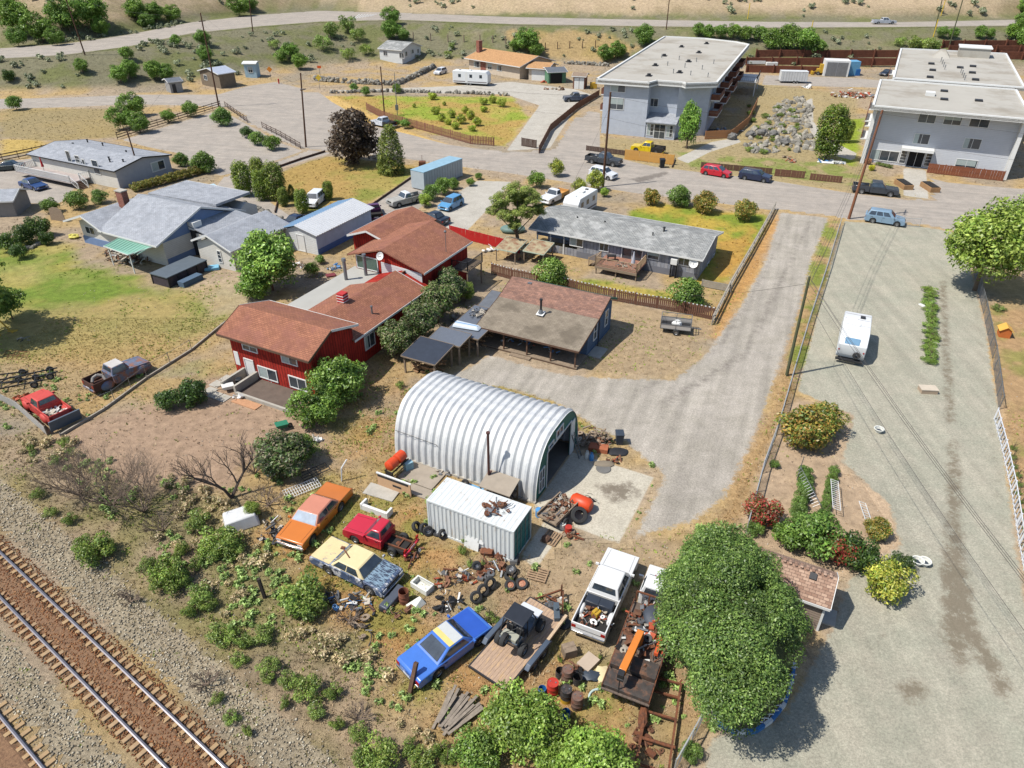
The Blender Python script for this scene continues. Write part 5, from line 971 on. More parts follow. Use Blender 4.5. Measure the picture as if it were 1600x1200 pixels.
bm = MB(); bm.beam((-1.0,.2,1.9),(-3.9,.35,2.3),.36,.34); bo = bm.build('crane_boom', M_boom, e, bevel=.02); MB().cbox((-4.05,.36,2.28),(.35,.3,.34)).cyl((-4.15,.2,2.1),(-4.15,.5,2.1),.12).build('boom_head', M_blk, bo); MB().cyl((-1.2,.2,1.06),(-1.2,.2,1.9),.22).build('crane_post', M_boom, e)
MB().tube([(-4.15,.36,2.1),(-4.2,.36,.6)],.03).build('hook_cable', M_blk, e)
for x in (3.5,-2.6,-1.6):
    for s in (-1,1): wheel(e, x, s*.95, .45, .28)
# ------------------------------------------------------------------ caravans, trailers, boxes on wheels
def boxmb(L, W_, z0, z1, r=.08): return MB().box(-L/2,L/2,-W_/2,W_/2,z0,z1)
M_cara = mat('caravan_white', C(238,240,240), .4, var=.04, vs=1); M_stripe = mat('grey_brown_stripe', C(122,112,110), .5)
def caravan(lab, pf, pr, z, L, W_, H, nm='travel_trailer', steps=(), ext=None):
    loc, hd, _ = place(pf, pr, z); e = thing(nm, lab, 'caravan', loc, hd)
    MB().prism([(x,-W_/2,zz) for x, zz in [(-L/2,.5),(L/2-.2,.5),(L/2,.9),(L/2,H-.7),(L/2-.5,H),(-L/2+.12,H),(-L/2,H-.2)]], (0,W_,0)).build('body', M_cara, e, bevel=.07, seg=3)
    for s in (-1,1):
        MB().box(-L/2+.2,L/2-.3,s*W_/2-(.004 if s>0 else -.0)-(.0 if s>0 else .006),s*W_/2+(.006 if s>0 else .004),.75,.95).build('stripe', M_stripe, e)
        for x in (-L*.3, L*.02, L*.3): MB().box(x-.35,x+.35,min(s*W_/2,s*(W_/2+.015)),max(s*W_/2,s*(W_/2+.015)),H*.55,H*.78).build('window', M_carglass, e)
    MB().box(-L*.14,-L*.14+.6,-W_/2-.014,-W_/2,.6,H-.35).build('door', M_white, e)
    MB().box(-.7,.0,-.35,.35,H,H+.2).build('roof_air_conditioner', M_white, e, bevel=.03); MB().box(L*.25,L*.25+.4,-.2,.2,H,H+.08).build('roof_hatch', M_white, e); MB().box(-L*.35,-L*.35+.4,-.2,.2,H,H+.08).build('roof_hatch', M_dsteel, e)
    MB().beam((L/2-.1,.5,.5),(L/2+1.1,0,.45),.08,.1).beam((L/2-.1,-.5,.5),(L/2+1.1,0,.45),.08,.1).build('drawbar', M_blk, e); MB().box(-L/2+.2,L/2-.3,-W_/2+.3,W_/2-.3,.35,.5).build('chassis', M_blk, e)
    for x in (-.8,.0):
        for s in (-1,1): wheel(e, x, s*(W_/2-.13), .34, .2)
    return e
caravan('white travel trailer parked before the tan roofed house', (772,124), (703,120), 1.5, 9.0, 2.5, 3.2)
caravan('white caravan parked behind the long grey house', (888,322), (925,300), 2.0, 5.6, 2.3, 2.8)
# white camper on the gravel lot seen from behind
loc, hd, _ = place((1343,481), (1335,535), 2.5); e = thing('camper_trailer', 'white camper trailer alone on the wide gravel lot', 'caravan', loc, hd); Lc, Wc, Hc = 6.0, 2.3, 2.6
MB().prism([(x,-Wc/2,zz) for x, zz in [(-Lc/2+.3,.45),(Lc/2-.3,.45),(Lc/2,1.0),(Lc/2-.3,Hc-.3),(Lc/2-.8,Hc),(-Lc/2+1.2,Hc),(-Lc/2+.0,Hc-.75),(-Lc/2,.9)]], (0,Wc,0)).build('body', M_cara, e, bevel=.07, seg=3)
MB().box(-.6,-.1,-.3,.3,Hc,Hc+.1).build('roof_hatch', M_white, e, bevel=.02); MB().box(1.1,1.5,-.6,-.2,Hc,Hc+.12).build('roof_vent', M_dsteel, e); MB().box(.4,1.0,.0,.9,Hc,Hc+.03).build('roof_panel', M_cara, e)
for x in (-1.6,-.4,.8,1.8): MB().box(x-.02,x+.02,-Wc/2+.1,Wc/2-.1,Hc-.002,Hc+.008).build('roof_seam', M_stripe, e)
MB().prism([(-Lc/2+.55,-.5,Hc-.33),(-Lc/2+.55,.7,Hc-.33),(-Lc/2+.06,.7,Hc-.72),(-Lc/2+.06,-.5,Hc-.72)], (-.02,0,.03)).build('rear_window', mat('blue_grey_pane', C(120,158,186), .1, spec=1), e)
MB().lathe([(.12,-.08),(.3,-.08),(.33,0),(.3,.08),(.12,.08)], c=(-Lc/2-.1,-.5,1.0), axis='x', n=18).build('spare_wheel', M_tyre, e)
for s in (-1,1): MB().cyl((-Lc/2-.01,s*1.0,1.3),(-Lc/2-.04,s*1.0,1.3),.07).build('tail_light', M_tail, e); [wheel(e, x, s*(Wc/2-.12), .32, .2) for x in (-.6,)]
MB().box(-Lc/2-.2,-Lc/2+.1,-1.1,1.1,.35,.47).build('bumper', M_blk, e); MB().box(-Lc/2+.2,Lc/2-.3,-.9,.9,.3,.45).build('chassis', M_blk, e); MB().beam((Lc/2-.1,.4,.5),(Lc/2+1.0,0,.45),.08,.1).beam((Lc/2-.1,-.4,.5),(Lc/2+1.0,0,.45),.08,.1).build('drawbar', M_blk, e)
# cargo trailer, grey container, blue trailer
def cargo(nm, lab, cat, pf, pr, z, L, W_, z0, z1, m, rm=None, wh=True, group=None):
    loc, hd, _ = place(pf, pr, z); e = thing(nm, lab, cat, loc, hd); MB().box(-L/2,L/2,-W_/2,W_/2,z0,z1).build('body', m, e, bevel=.04); MB().box(-L/2-.03,L/2+.03,-W_/2-.03,W_/2+.03,z1,z1+.06).build('roof', rm or m, e)
    n = int(L/.6)
    for k in range(1, n): MB().box(-L/2+k*L/n-.02,-L/2+k*L/n+.02,-W_/2-.015,W_/2+.015,z0+.1,z1-.1).build('panel_seam', M_steel, e)
    if wh:
        for x in (-.9,-.1):
            for s in (-1,1): wheel(e, x, s*(W_/2+.02), .33, .18)
        MB().beam((L/2,.4,z0),(L/2+1.1,0,z0),.08,.08).beam((L/2,-.4,z0),(L/2+1.1,0,z0),.08,.08).build('drawbar', M_blk, e)
    return e
cargo('cargo_trailer', 'white enclosed cargo trailer on the lane behind the apartments', 'trailer', (1218,120), (1261,121), 1.3, 6.4, 2.3, .5, 2.7, mat('trailer_white', C(228,230,230), .5))
cargo('steel_container', 'grey blue steel container beside the lawn driveway', 'container', (660,279), (706,262), 1.4, 9.0, 2.5, .15, 2.7, mat('grey_container_paint', C(186,196,200), .5, var=.08), mat('blue_container_roof', C(150,186,204), .5), wh=False)
cargo('blue_trailer', 'light blue box trailer behind the grey roofed house', 'trailer', (320,296), (356,318), 2.0, 7.0, 2.4, .6, 2.6, mat('light_blue_panels', C(150,190,214), .5), mat('pale_blue_roof', C(186,212,222), .5))
# mesh sided utility trailer
loc = P(1056,508,.6); e = thing('utility_trailer', 'mesh sided grey utility trailer holding a white bag', 'trailer', (loc[0],loc[1],0), rad(-14)); f = MB()
for z in (.55,1.0,1.45): f.beam((-1.4,-.8,z),(1.4,-.8,z),.05,.05).beam((-1.4,.8,z),(1.4,.8,z),.05,.05).beam((-1.4,-.8,z),(-1.4,.8,z),.05,.05).beam((1.4,-.8,z),(1.4,.8,z),.05,.05)
for x in (-1.4,0,1.4): f.beam((x,-.8,.5),(x,-.8,1.45),.05,.05).beam((x,.8,.5),(x,.8,1.45),.05,.05)
f.build('cage', M_steel, e); MB().box(-1.4,1.4,-.8,.8,.48,.53).build('trailer_floor', M_dsteel, e)
for s in (-1,1): MB().box(-1.38,1.38,s*.79-.008,s*.79+.008,.56,.98).build('side_panel', mat('perforated_grey_panel', C(196,190,182), .7, var=.2, vs=20), e); wheel(e, .1, s*.93, .3, .17)
MB().beam((1.4,0,.5),(2.4,0,.48),.09,.09).build('drawbar', M_steel, e)
o = MB().ell((0,0,.3),(.5,.4,.3),10,7,.12).build('white_bag', M_white); tag(o, 'crumpled white bag lying in the mesh trailer', 'bag'); o.location = (loc[0]+.1,loc[1],.5)

# ------------------------------------------------------------------ flat trailer with the side by side buggy
A_, B_, C_ = P(723,1052,.6), P(791,1077,.6), P(863,988,.6)
hd = math.atan2((C_-B_)[1], (C_-B_)[0]); TLn = 5.4; Uh = np.array([math.cos(hd), math.sin(hd)]); Vh = np.array([-Uh[1], Uh[0]])
mid = (B_[:2]+Vh*1.15)+Uh*TLn/2; e = thing('flat_trailer', 'wooden decked car trailer carrying a black buggy', 'trailer', (mid[0],mid[1],0), hd); TLR = e
for k in range(11): MB().box(-TLn/2,TLn/2,-1.12+k*.205,-1.12+k*.205+.195,.56,.61).build('deck_plank', mat('silvered_planks', C(186,158,134), .9, var=.25, vs=3, col2=C(206,170,120), ms=1.5, thr=.6, stretch=(1,5,1)), e)
fm = MB(); [fm.beam((-TLn/2,s*1.17,.55),(TLn/2,s*1.17,.55),.08,.12) for s in (-1,1)]; fm.beam((-TLn/2-.04,-1.2,.55),(-TLn/2-.04,1.2,.55),.08,.12).beam((TLn/2+.04,-1.2,.55),(TLn/2+.04,1.2,.55),.08,.12)
fm.build('trailer_frame', M_dsteel, e)
tg = MB(); tg.beam((TLn/2,1.0,.5),(TLn/2+1.6,.05,.5),.09,.09).beam((TLn/2,-1.0,.5),(TLn/2+1.6,-.05,.5),.09,.09).beam((TLn/2+.7,-.6,.5),(TLn/2+.7,.6,.5),.06,.06).cyl((TLn/2+1.5,0,.1),(TLn/2+1.5,0,1.0),.05); tg.build('drawbar', M_rust, e)
for s in (-1,1):
    fd = MB(); fd.hexa([(-1.3,s*1.22,.62),(1.0,s*1.22,.62),(1.0,s*1.5,.62),(-1.3,s*1.5,.62),(-1.05,s*1.22,.86),(.75,s*1.22,.86),(.75,s*1.5,.86),(-1.05,s*1.5,.86)]); fd.build('fender', mat('dark_blue_grey_steel', C(84,96,112), .5), e, bevel=.03)
    for x in (-.6,.3): wheel(e, x, s*1.36, .34, .2)
lg = MB().beam((.8,-1.3,.75),(2.7,-1.25,.8),.16,.14).build('timber', mat('bleached_timber', C(206,180,150), .9, var=.2, vs=6)); tag(lg, 'bleached timber lying along the right edge of the flat trailer', 'timber'); lg.location = (mid[0],mid[1],0); lg.rotation_euler = (0,0,hd)
# buggy
bc = P(812,985,1.1); e = thing('side_by_side_buggy', 'black roofed side by side buggy strapped on the flat trailer', 'buggy', (bc[0],bc[1],.61), hd+.06)
M_bgy = paint('grey_buggy_plastic', C(84,96,108), .15, rough=.5)
MB().prism([(x,-.55,z) for x,z in [(-1.0,.45),(1.2,.45),(1.45,.7),(1.35,.95),(.7,1.05),(.5,.75),(-.4,.7),(-.6,1.0),(-1.2,.95)]], (0,1.1,0)).build('body', M_bgy, e, bevel=.05); MB().prism([(x,-.62,z) for x,z in [(.7,1.05),(1.4,.9),(1.42,.97),(.72,1.12)]], (0,1.24,0)).build('bonnet', M_white2, e, bevel=.03)
cg = MB()
for s in (-1,1): cg.tube([(.75,s*.6,1.0),(.35,s*.55,1.85),(-.65,s*.55,1.85),(-1.1,s*.55,1.0)],.035); cg.tube([(-.2,s*.6,.6),(-.15,s*.55,1.85)],.03)
cg.tube([(.35,-.55,1.85),(.35,.55,1.85)],.03).tube([(-.65,-.55,1.85),(-.65,.55,1.85)],.03).tube([(-.65,-.5,1.8),(-1.1,.5,1.05)],.025); cg.build('roll_cage', M_blk, e, smooth=True)
MB().box(-.7,.45,-.62,.62,1.86,1.93).build('canopy', mat('black_canopy', C(46,50,58), .5, var=.2), e, bevel=.04)
for s in (-1,1): MB().box(-.45,.05,s*.3-.22,s*.3+.22,.7,.85).box(-.5,-.38,s*.3-.22,s*.3+.22,.8,1.35).build('seat', M_blk, e, bevel=.04)
MB().box(-1.15,-.7,-.45,.45,.98,1.15).build('rear_rack', mat('pale_plastic', C(176,176,160), .6), e)
for x in (-.85,.95):
    for s in (-1,1): wheel(e, x, s*.72, .37, .27)
wheel(e, -1.35, .1, .36, .25, name='spare_wheel', z=1.15)
# ------------------------------------------------------------------ foliage
M_leaf = attrmat('foliage', trans=.28); M_bark = mat('bark', C(120,102,84), .95, var=.35, vs=5, bump=.5); M_dryb = mat('dry_branches', C(142,124,108), .95, var=.3); M_blade = attrmat('grass_blades', .9)
def leafcloud(cs, rs, n, size, rng, cols, clumpvar=.22, up=.35, flat=.0, inner=.25, conc=None):
    """n leaf quads scattered through clumps at cs with radii rs"""
    w = rs[:,0]*rs[:,1]; w = w/w.sum(); k = rng.choice(len(cs), n, p=w); d = rng.normal(size=(n,3)); d /= np.linalg.norm(d,axis=1)[:,None]; d[:,2] = np.abs(d[:,2])*np.where(rng.random(n) < .8, 1, -1)
    rr = np.where(rng.random(n) < inner, rng.random(n)**.5, 1-.16*rng.random(n)*rng.random(n)+.10*rng.normal(size=n)); p = cs[k]+d*rs[k]*rr[:,None]
    nn = d*.8+rng.normal(size=(n,3))*.55; nn[:,2] += up; nn /= np.linalg.norm(nn,axis=1)[:,None]
    t = np.cross(nn, rng.normal(size=(n,3))); t /= np.linalg.norm(t,axis=1)[:,None]; b = np.cross(nn, t)
    s = size*(.6+.8*rng.random(n)); L = s[:,None]*t; B = (s*.55)[:,None]*b
    V = np.stack([p-L, p+B*.9, p+L, p-B*.9], 1).reshape(-1,3); F = np.arange(4*n).reshape(n,4)
    cols = np.array(cols); ci = rng.integers(0, len(cols), n); cl = (1+clumpvar*rng.normal(size=len(cs)))[k]; c = cols[ci]*(cl*(.8+.4*rng.random(n)))[:,None]
    return V, F, np.repeat(np.clip(c, .004, .8), 4, 0)
def bend(X): return X
def crownmesh(name, seed, n, size, nl=26, shape='round', cols=None, sub=.36, env=(1,1,1), cen=1.0, hole=0.0):
    rng = np.random.default_rng(seed); d = rng.normal(size=(nl,3)); d /= np.linalg.norm(d,axis=1)[:,None]; env = np.array(env)
    if shape == 'round': rad_ = .62+.12*rng.normal(size=nl); c = d*rad_[:,None]*env; r = np.stack([sub*(.75+.5*rng.random(nl))]*3,1)*env**.5
    elif shape == 'cone':
        z = np.linspace(0,1,nl)**1.15*2-1; a = np.arange(nl)*2.4; q = np.clip(1-((z+1)/2)**1.8, .05, 1)**.6*.8; c = np.stack([np.cos(a)*q, np.sin(a)*q, z], 1)*env; r = np.stack([sub*(.7+.4*rng.random(nl))]*3,1); r[:,2] *= 1.6
    elif shape == 'column': z = np.linspace(-.85,.85,nl); a = np.arange(nl)*2.4; q = np.sqrt(np.clip(1-z*z*.95,.04,1))*.62; c = np.stack([np.cos(a)*q, np.sin(a)*q, z], 1)*env; r = np.stack([sub*(.7+.4*rng.random(nl))]*3,1); r[:,2] *= 1.5
    else: c = d*np.array([.7,.7,.35])*rng.random(nl)[:,None]**.4*env; r = np.stack([sub*(.7+.6*rng.random(nl))]*3,1)
    V, F, K = leafcloud(c, r, n, size, rng, cols); V[:,2] = np.maximum(V[:,2], -cen*env[2]); V[:,2] += cen*env[2]
    return npmesh(name, V, F, M_leaf, K)
def kc(*a, k=1.2): return [C(*q, k=k) for q in a]
GREENS = kc((106,136,58),(84,116,46),(130,156,74)); 
PROTO = {}
def proto(kind):
    if kind in PROTO: return PROTO[kind]
    sp = dict(
     shrub=dict(n=5200,size=.062,nl=34,sub=.34,env=(1,1,.8),cols=GREENS), weed=dict(n=1900,size=.07,nl=15,sub=.36,env=(1.1,1,.65),cols=kc((118,140,68),(98,122,56),(146,158,86))),
     tree=dict(n=9000,size=.052,nl=60,sub=.27,env=(1,1,.9),cols=GREENS), lime=dict(n=12000,size=.042,nl=70,sub=.25,env=(1,1,.8),cols=kc((144,166,68),(114,142,54),(164,182,88))),
     cone=dict(n=9000,size=.06,nl=90,sub=.26,env=(1,1,2.0),shape='cone',cols=kc((116,132,54),(136,146,60),(92,112,46))), column=dict(n=9000,size=.06,nl=80,sub=.3,env=(1,1,1.6),shape='column',cols=kc((112,132,54),(138,150,62),(88,110,46))),
     plum=dict(n=9000,size=.055,nl=60,sub=.26,env=(1,1,.95),cols=kc((92,76,62),(68,56,48),(112,96,76))), lilac=dict(n=8000,size=.055,nl=50,sub=.28,env=(1,1,.85),cols=kc((92,116,60),(116,128,84),(74,98,50),(130,124,100))),
     pine=dict(n=8000,size=.05,nl=44,sub=.25,env=(1,1,1.1),cols=kc((126,146,72),(100,124,62),(156,166,96))), scrub=dict(n=130,size=.2,nl=9,sub=.42,env=(1,1,.6),cols=kc((186,166,128),(160,146,110),(140,140,88),(200,180,140))),
     sage=dict(n=110,size=.24,nl=9,sub=.42,env=(1,1,.7),cols=kc((142,150,116),(118,128,92),(160,164,134))),
     rust=dict(n=6500,size=.06,nl=44,sub=.3,env=(1,1,.8),cols=kc((124,134,60),(150,136,66),(90,112,48),(176,140,72))), redb=dict(n=3500,size=.07,nl=26,sub=.34,env=(1,1,.8),cols=kc((176,66,66),(96,110,56),(140,70,56),(120,84,60))),
     yellow=dict(n=4500,size=.06,nl=34,sub=.32,env=(1,1,.75),cols=kc((190,188,92),(160,166,70),(120,142,58))), dark=dict(n=5200,size=.06,nl=34,sub=.33,env=(1,1,.7),cols=kc((70,96,44),(92,116,50),(54,78,38))))[kind]
    PROTO[kind] = [crownmesh('crown_'+kind, 100+hash_(kind)+i, **sp) for i in range(2)]; return PROTO[kind]
def hash_(s): return sum((i+1)*ord(c) for i, c in enumerate(s)) % 997
_pr = random.Random(3); TRUNKS = {}
def trunkmesh(h, seed):
    key = (round(h*2), seed)
    if key in TRUNKS: return TRUNKS[key]
    r = random.Random(seed); b = MB(); b.tube([(0,0,-.1),(.02*h,.01*h,h*.5),(.0,.03*h,h)], .055*h, 7, .03*h)
    for k in range(5): a = k*1.26+r.random(); z = h*(.45+.1*k); b.tube([(0,0,z),(math.cos(a)*h*.28,math.sin(a)*h*.28,z+h*.28),(math.cos(a)*h*.45,math.sin(a)*h*.45,z+h*.62)], .025*h, 5, .008*h)
    TRUNKS[key] = b.mesh('trunk', M_bark); return TRUNKS[key]
def plant(x, y, rpx, kind, name, label, cat='bush', asp=.8, trunk=0.0, tint=None, group=None, ysc=1.0, foot=.15):
    """x, y: middle of the crown in the photo; rpx its half width; trunk: clear stem as a share of the radius"""
    sh = {'cone':1.5,'column':1.45}.get(kind, asp); dep0 = 60.0; r = 1.0; zc = 1.0
    for _ in range(5):
        g = G(x, y) if y < 130 else P(x, y, zc); q = P(x, y, zc) if y >= 130 else g; dep = q[1]*math.cos(PITCH)+(CAMH-q[2])*math.sin(PITCH); r = rpx*dep/FOC; zc = r*(sh+trunk)
    if y < 130: base = G(x, y+rpx*(sh+trunk)*.85); 
    else: base = np.array([q[0], q[1], 0.0])
    e = thing(name, label, cat, base, _pr.random()*6.28, group); pr = proto(kind); m = pr[_pr.randrange(len(pr))]
    envz = {'cone':2.0,'column':1.6}.get(kind) or {'shrub':.8,'weed':.75,'tree':.9,'lime':.8,'plum':.95,'lilac':.85,'pine':1.1,'rust':.8,'redb':.8,'yellow':.75,'dark':.7,'sage':.7,'scrub':.6}[kind]
    c = part(m, 'crown', e, (0,0,r*trunk), (0,0,0), (r,r*ysc,r*sh/envz)); t = tint or (1,1,1); j = _pr.uniform(.88,1.12); c.color = (t[0]*j*_pr.uniform(.95,1.05), t[1]*j, t[2]*j*_pr.uniform(.9,1.1), 1)
    th = max(r*(trunk+sh*.7), .3); part(trunkmesh(th, _pr.randrange(3)), 'trunk', e); return e
# big round tree at lower right
rng = np.random.default_rng(5); bt = P(1134,968,3.6); BTX = 3.5; nl = 210
d = rng.normal(size=(nl,3)); d /= np.linalg.norm(d,axis=1)[:,None]; d[:,2] = np.abs(d[:,2])*np.where(rng.random(nl) < .75, 1, -.8); ax = np.array([BTX*.86, 5.5, 2.9])
cs = d*ax*(.88+.09*rng.normal(size=nl))[:,None]; sq = cs[:,1]/5.5; cs[:,0] *= 1-.42*np.clip(sq, 0, 1)**1.6; cs[:,0] += .45*np.clip(sq,0,1); rs = np.stack([.4+.6*rng.random(nl)]*3,1)
keepz = ~((cs[:,1] < -2.2) & (cs[:,0] > .9)); cs, rs = cs[keepz], rs[keepz]
V, F, K = leafcloud(cs, rs, 150000, .064, rng, kc((110,138,64),(90,118,52),(136,160,82),(76,102,46), k=1.2), clumpvar=.16, inner=.12, up=.5); V[:,2] = np.maximum(V[:,2], -3.5)
e = thing('round_tree', 'huge dense round green tree beside the brown tiled shed', 'tree', (bt[0],bt[1],0)); o = obj('crown', npmesh('crown_big', V, F, M_leaf, K), e, (0,0,3.55)); part(trunkmesh(4.0, 1), 'trunk', e)
dk = MB().ell((0,0,3.3),(2.9,3.9,2.2),14,8); dk.build('dark_crown_core', mat('dark_olive_core', C(70,78,44), 1), e)  # solid dark ellipsoid in the crown, darkens the gaps between leaves
T_ = plant
T_(1552,378,76,'lime','maple_tree','bright lime green tree overhanging the right edge of the gravel lot','tree',.75,.35)
T_(1625,350,60,'lime','maple_tree','second lime green crown cut off by the right frame edge','tree',.75,.4)
T_(815,1122,66,'lime','leafy_tree','lime green leafy bush in front of the flat trailer','tree',.75,.1,(.82,.92,.95))
T_(745,1172,38,'shrub','leafy_bush','olive bush at the left foot of the lime green bush','bush',.8)
T_(930,1195,72,'lime','leafy_tree','lime green leafy tree at the bottom frame edge','tree',.75,.1,(.88,.96,.9))
T_(868,1190,40,'lime','leafy_bush','lime bush between the two lime trees at the bottom edge','bush',.8,0,(.85,.95,.9))
T_(528,592,46,'tree','leafy_bush','green bush against the corner of the two storey red house','bush',.85,.05,(1.25,1.25,1.2))
T_(492,634,40,'tree','leafy_bush','green bush right below the corner bush of the red house','bush',.8,.05,(1.15,1.2,1.0))
T_(417,404,54,'tree','leafy_tree','green tree between the grey roofed house and the red house','tree',.85,.15,(1.35,1.35,1.2)); T_(398,445,28,'tree','leafy_bush','low green bush under the tree by the flat grey roof','bush',.8,0,(1.2,1.25,1))
for k,(x,y,r) in enumerate([(620,528,30),(655,500,34),(683,470,34),(706,445,28),(640,478,24)]): T_(x,y,r,'lilac','lilac_bush',['nearest grey green lilac bush beside the black felt lean-to','large lilac bush against the low brown roof','lilac bush above the tin lean-to','lilac bush at the end of the red house wall','lilac bush touching the brown roof edge'][k],'bush',.95,.2,(1.1,1.12,1.0),'lilac bushes beside the red house')
T_(727,455,17,'lime','leafy_bush','small bright green bush behind the lilacs','bush',.9,.1)
b0 = P(806,392); e = thing('pine_tree', 'open crooked olive pine beside the grey long house', 'tree', (b0[0],b0[1],0)); pt = MB(); tips = [(.2,.4,7.0,1.7),(-1.5,.3,6.0,1.5),(1.6,.2,6.3,1.6),(-.9,-.6,4.6,1.4),(1.0,-.6,4.9,1.4),(2.6,.6,4.8,1.2),(-2.5,.4,4.7,1.1),(.3,1.6,5.6,1.4),(-.2,-.9,3.6,1.0)]
pt.tube([(0,0,-.1),(.25,.05,1.6),(-.1,.1,3.2),(.15,.3,5.2),(.1,.4,6.8)], .2, 8, .06)
for x, y, z, r in tips:
    pt.tube([(.05,.1,z*.45),(x*.5,y*.5,z*.72),(x,y,z)], .08, 5, .02); c = part(proto('pine')[int(z*10)%2], 'crown', e, (x,y,z-r*.62), (0,0,x*3+z), (r,r,r*.62)); c.color = (1.12,1.06,.9,1)
pt.build('trunk', M_bark, e)
T_(548,210,48,'plum','plum_tree','dark purple leaved plum tree on the corner lawn','tree',.9,.05); T_(610,236,23,'cone','cedar_tree','green gold cone shaped cedar right of the dark plum','tree',1,.0)
for k,(x,y,r,kd) in enumerate([(378,280,18,'column'),(402,268,14,'column'),(428,284,20,'column'),(408,290,16,'column'),(442,308,10,'column'),(455,300,7,'cone'),(471,315,13,'column'),(512,298,10,'column')]):
    T_(x,y,r,kd,'clipped_cedar',['leftmost clipped cedar by the curved driveway','rearmost clipped cedar of the driveway row','widest clipped cedar of the driveway row','front clipped cedar of the tall group','low round cedar left of the white van','thin young cedar by the lawn','clipped cedar just left of the white van','clipped cedar just right of the white van'][k],'tree',1,0,(1.1,1.1,.95),'clipped cedars along the driveway')
for k,(x,y,r,kd,l) in enumerate([(282,249,13,'shrub','round bush at the corner of the mobile home'),(317,253,20,'shrub','round light green bush beside the parking area'),(346,182,17,'shrub','small bushy tree at the fence corner'),(386,206,11,'dark','first dark bush of three at the parking edge'),(401,216,13,'shrub','middle bush of three at the parking edge'),(425,223,14,'shrub','third bush beside the brown rail fence'),(1018,307,16,'rust','brownish flowering shrub, first of the row by the street'),(1062,306,20,'shrub','tallest green shrub of the row by the street'),(1103,316,21,'rust','brown green shrub left of the last in the street row'),(1165,328,20,'rust','last brown green shrub beside the long driveway'),(862,426,29,'shrub','round green bush before the carport of the grey house'),(1074,458,30,'shrub','spreading green bush at the right end of the picket fence'),(262,625,22,'dark','left part of the dark juniper in the bare garden'),(300,614,26,'dark','right part of the dark juniper in the bare garden'),(440,712,46,'lilac','grey green thicket behind the orange car'),(470,700,26,'shrub','green edge of the thicket behind the orange car'),(1210,725,8,'shrub','tiny green bush at the white rail fence'),(1275,835,44,'shrub','wide green bush above the brown tiled shed'),(1232,835,26,'shrub','green bush left of the garden bush row'),(1345,862,34,'dark','dark green bush in the garden row'),(1310,855,30,'redb','bronze tinted bush in the garden row'),(1385,905,38,'yellow','yellow green flowering bush by the gravel lot'),(1403,880,22,'dark','small dark bush behind the yellow green bush'),(1373,826,22,'rust','feathery bush beside the white lattice'),(1195,800,30,'redb','red flowering bush at the white rail fence'),(1180,826,14,'shrub','green bush below the red flowering bush')]):
    T_(x,y,r,kd,'garden_bush',l,'bush',.8,0,(1.12,1.12,1) if kd != 'dark' else None)
T_(1262,668,42,'rust','garden_bush','large rust tinged round bush by the white rail fence','bush',.8,0,(1.1,1.1,1)); T_(1290,655,32,'rust','garden_bush','right hand half of the rust tinged bush pair','bush',.8,0,(1,1.1,1))
for k in range(7): T_(1258-k*1.5+math.sin(k)*3,738+k*12,13,'shrub','vine','grape vine growing through the bird net','vine',.9,0,None,'vines under the net')
for k in range(8): T_(1303-k*2.5,735+k*11,9,'shrub','vine','grape vine beside the white ladder trellis','vine',.9,0,None,'vines along the ladder trellis')
for k in range(12): T_(212+k*9.5,292-k*2.6,9,'rust','hedge_shrub','shrub of the clipped hedge behind the grey roofed house','bush',.8,0,(1,1.05,.9),'hedge below the mobile home')
for k,(x,y,r) in enumerate([(12,378,18),(36,366,18),(58,354,18),(30,392,14),(70,372,12)]): T_(x,y,r,'dark','garden_bush','dark bush in the border left of the big lawn','bush',.9,0,(1.2,1.2,1.1),'dark bushes left of the lawn')
for k,(x,y,r,l) in enumerate([(77,321,13,'yellow green bush left of the picket gate'),(120,312,17,'loose grey green bush under the white deck'),(155,307,13,'bright bush at the foot of the deck stairs'),(8,470,28,'dark tree cut off by the left edge of the lawn')]): T_(x,y,r,'shrub','garden_bush',l,'bush',.85,.3 if k==3 else 0)
T_(-70,440,70,'tree','leafy_tree','tall tree outside the left edge casting shade on the lawn','tree',.9,.6)
T_(1078,192,19,'tree','young_tree','slim green tree before the pale blue apartments','tree',1.8,.25,(1.3,1.35,1.2)); T_(1300,207,27,'column','arborvitae','dense dark evergreen beside the rock garden','tree',1,.15,(.95,1.05,.9)); T_(1325,205,11,'column','arborvitae','narrow evergreen leaning at the right of the dense one','tree',1,.1)
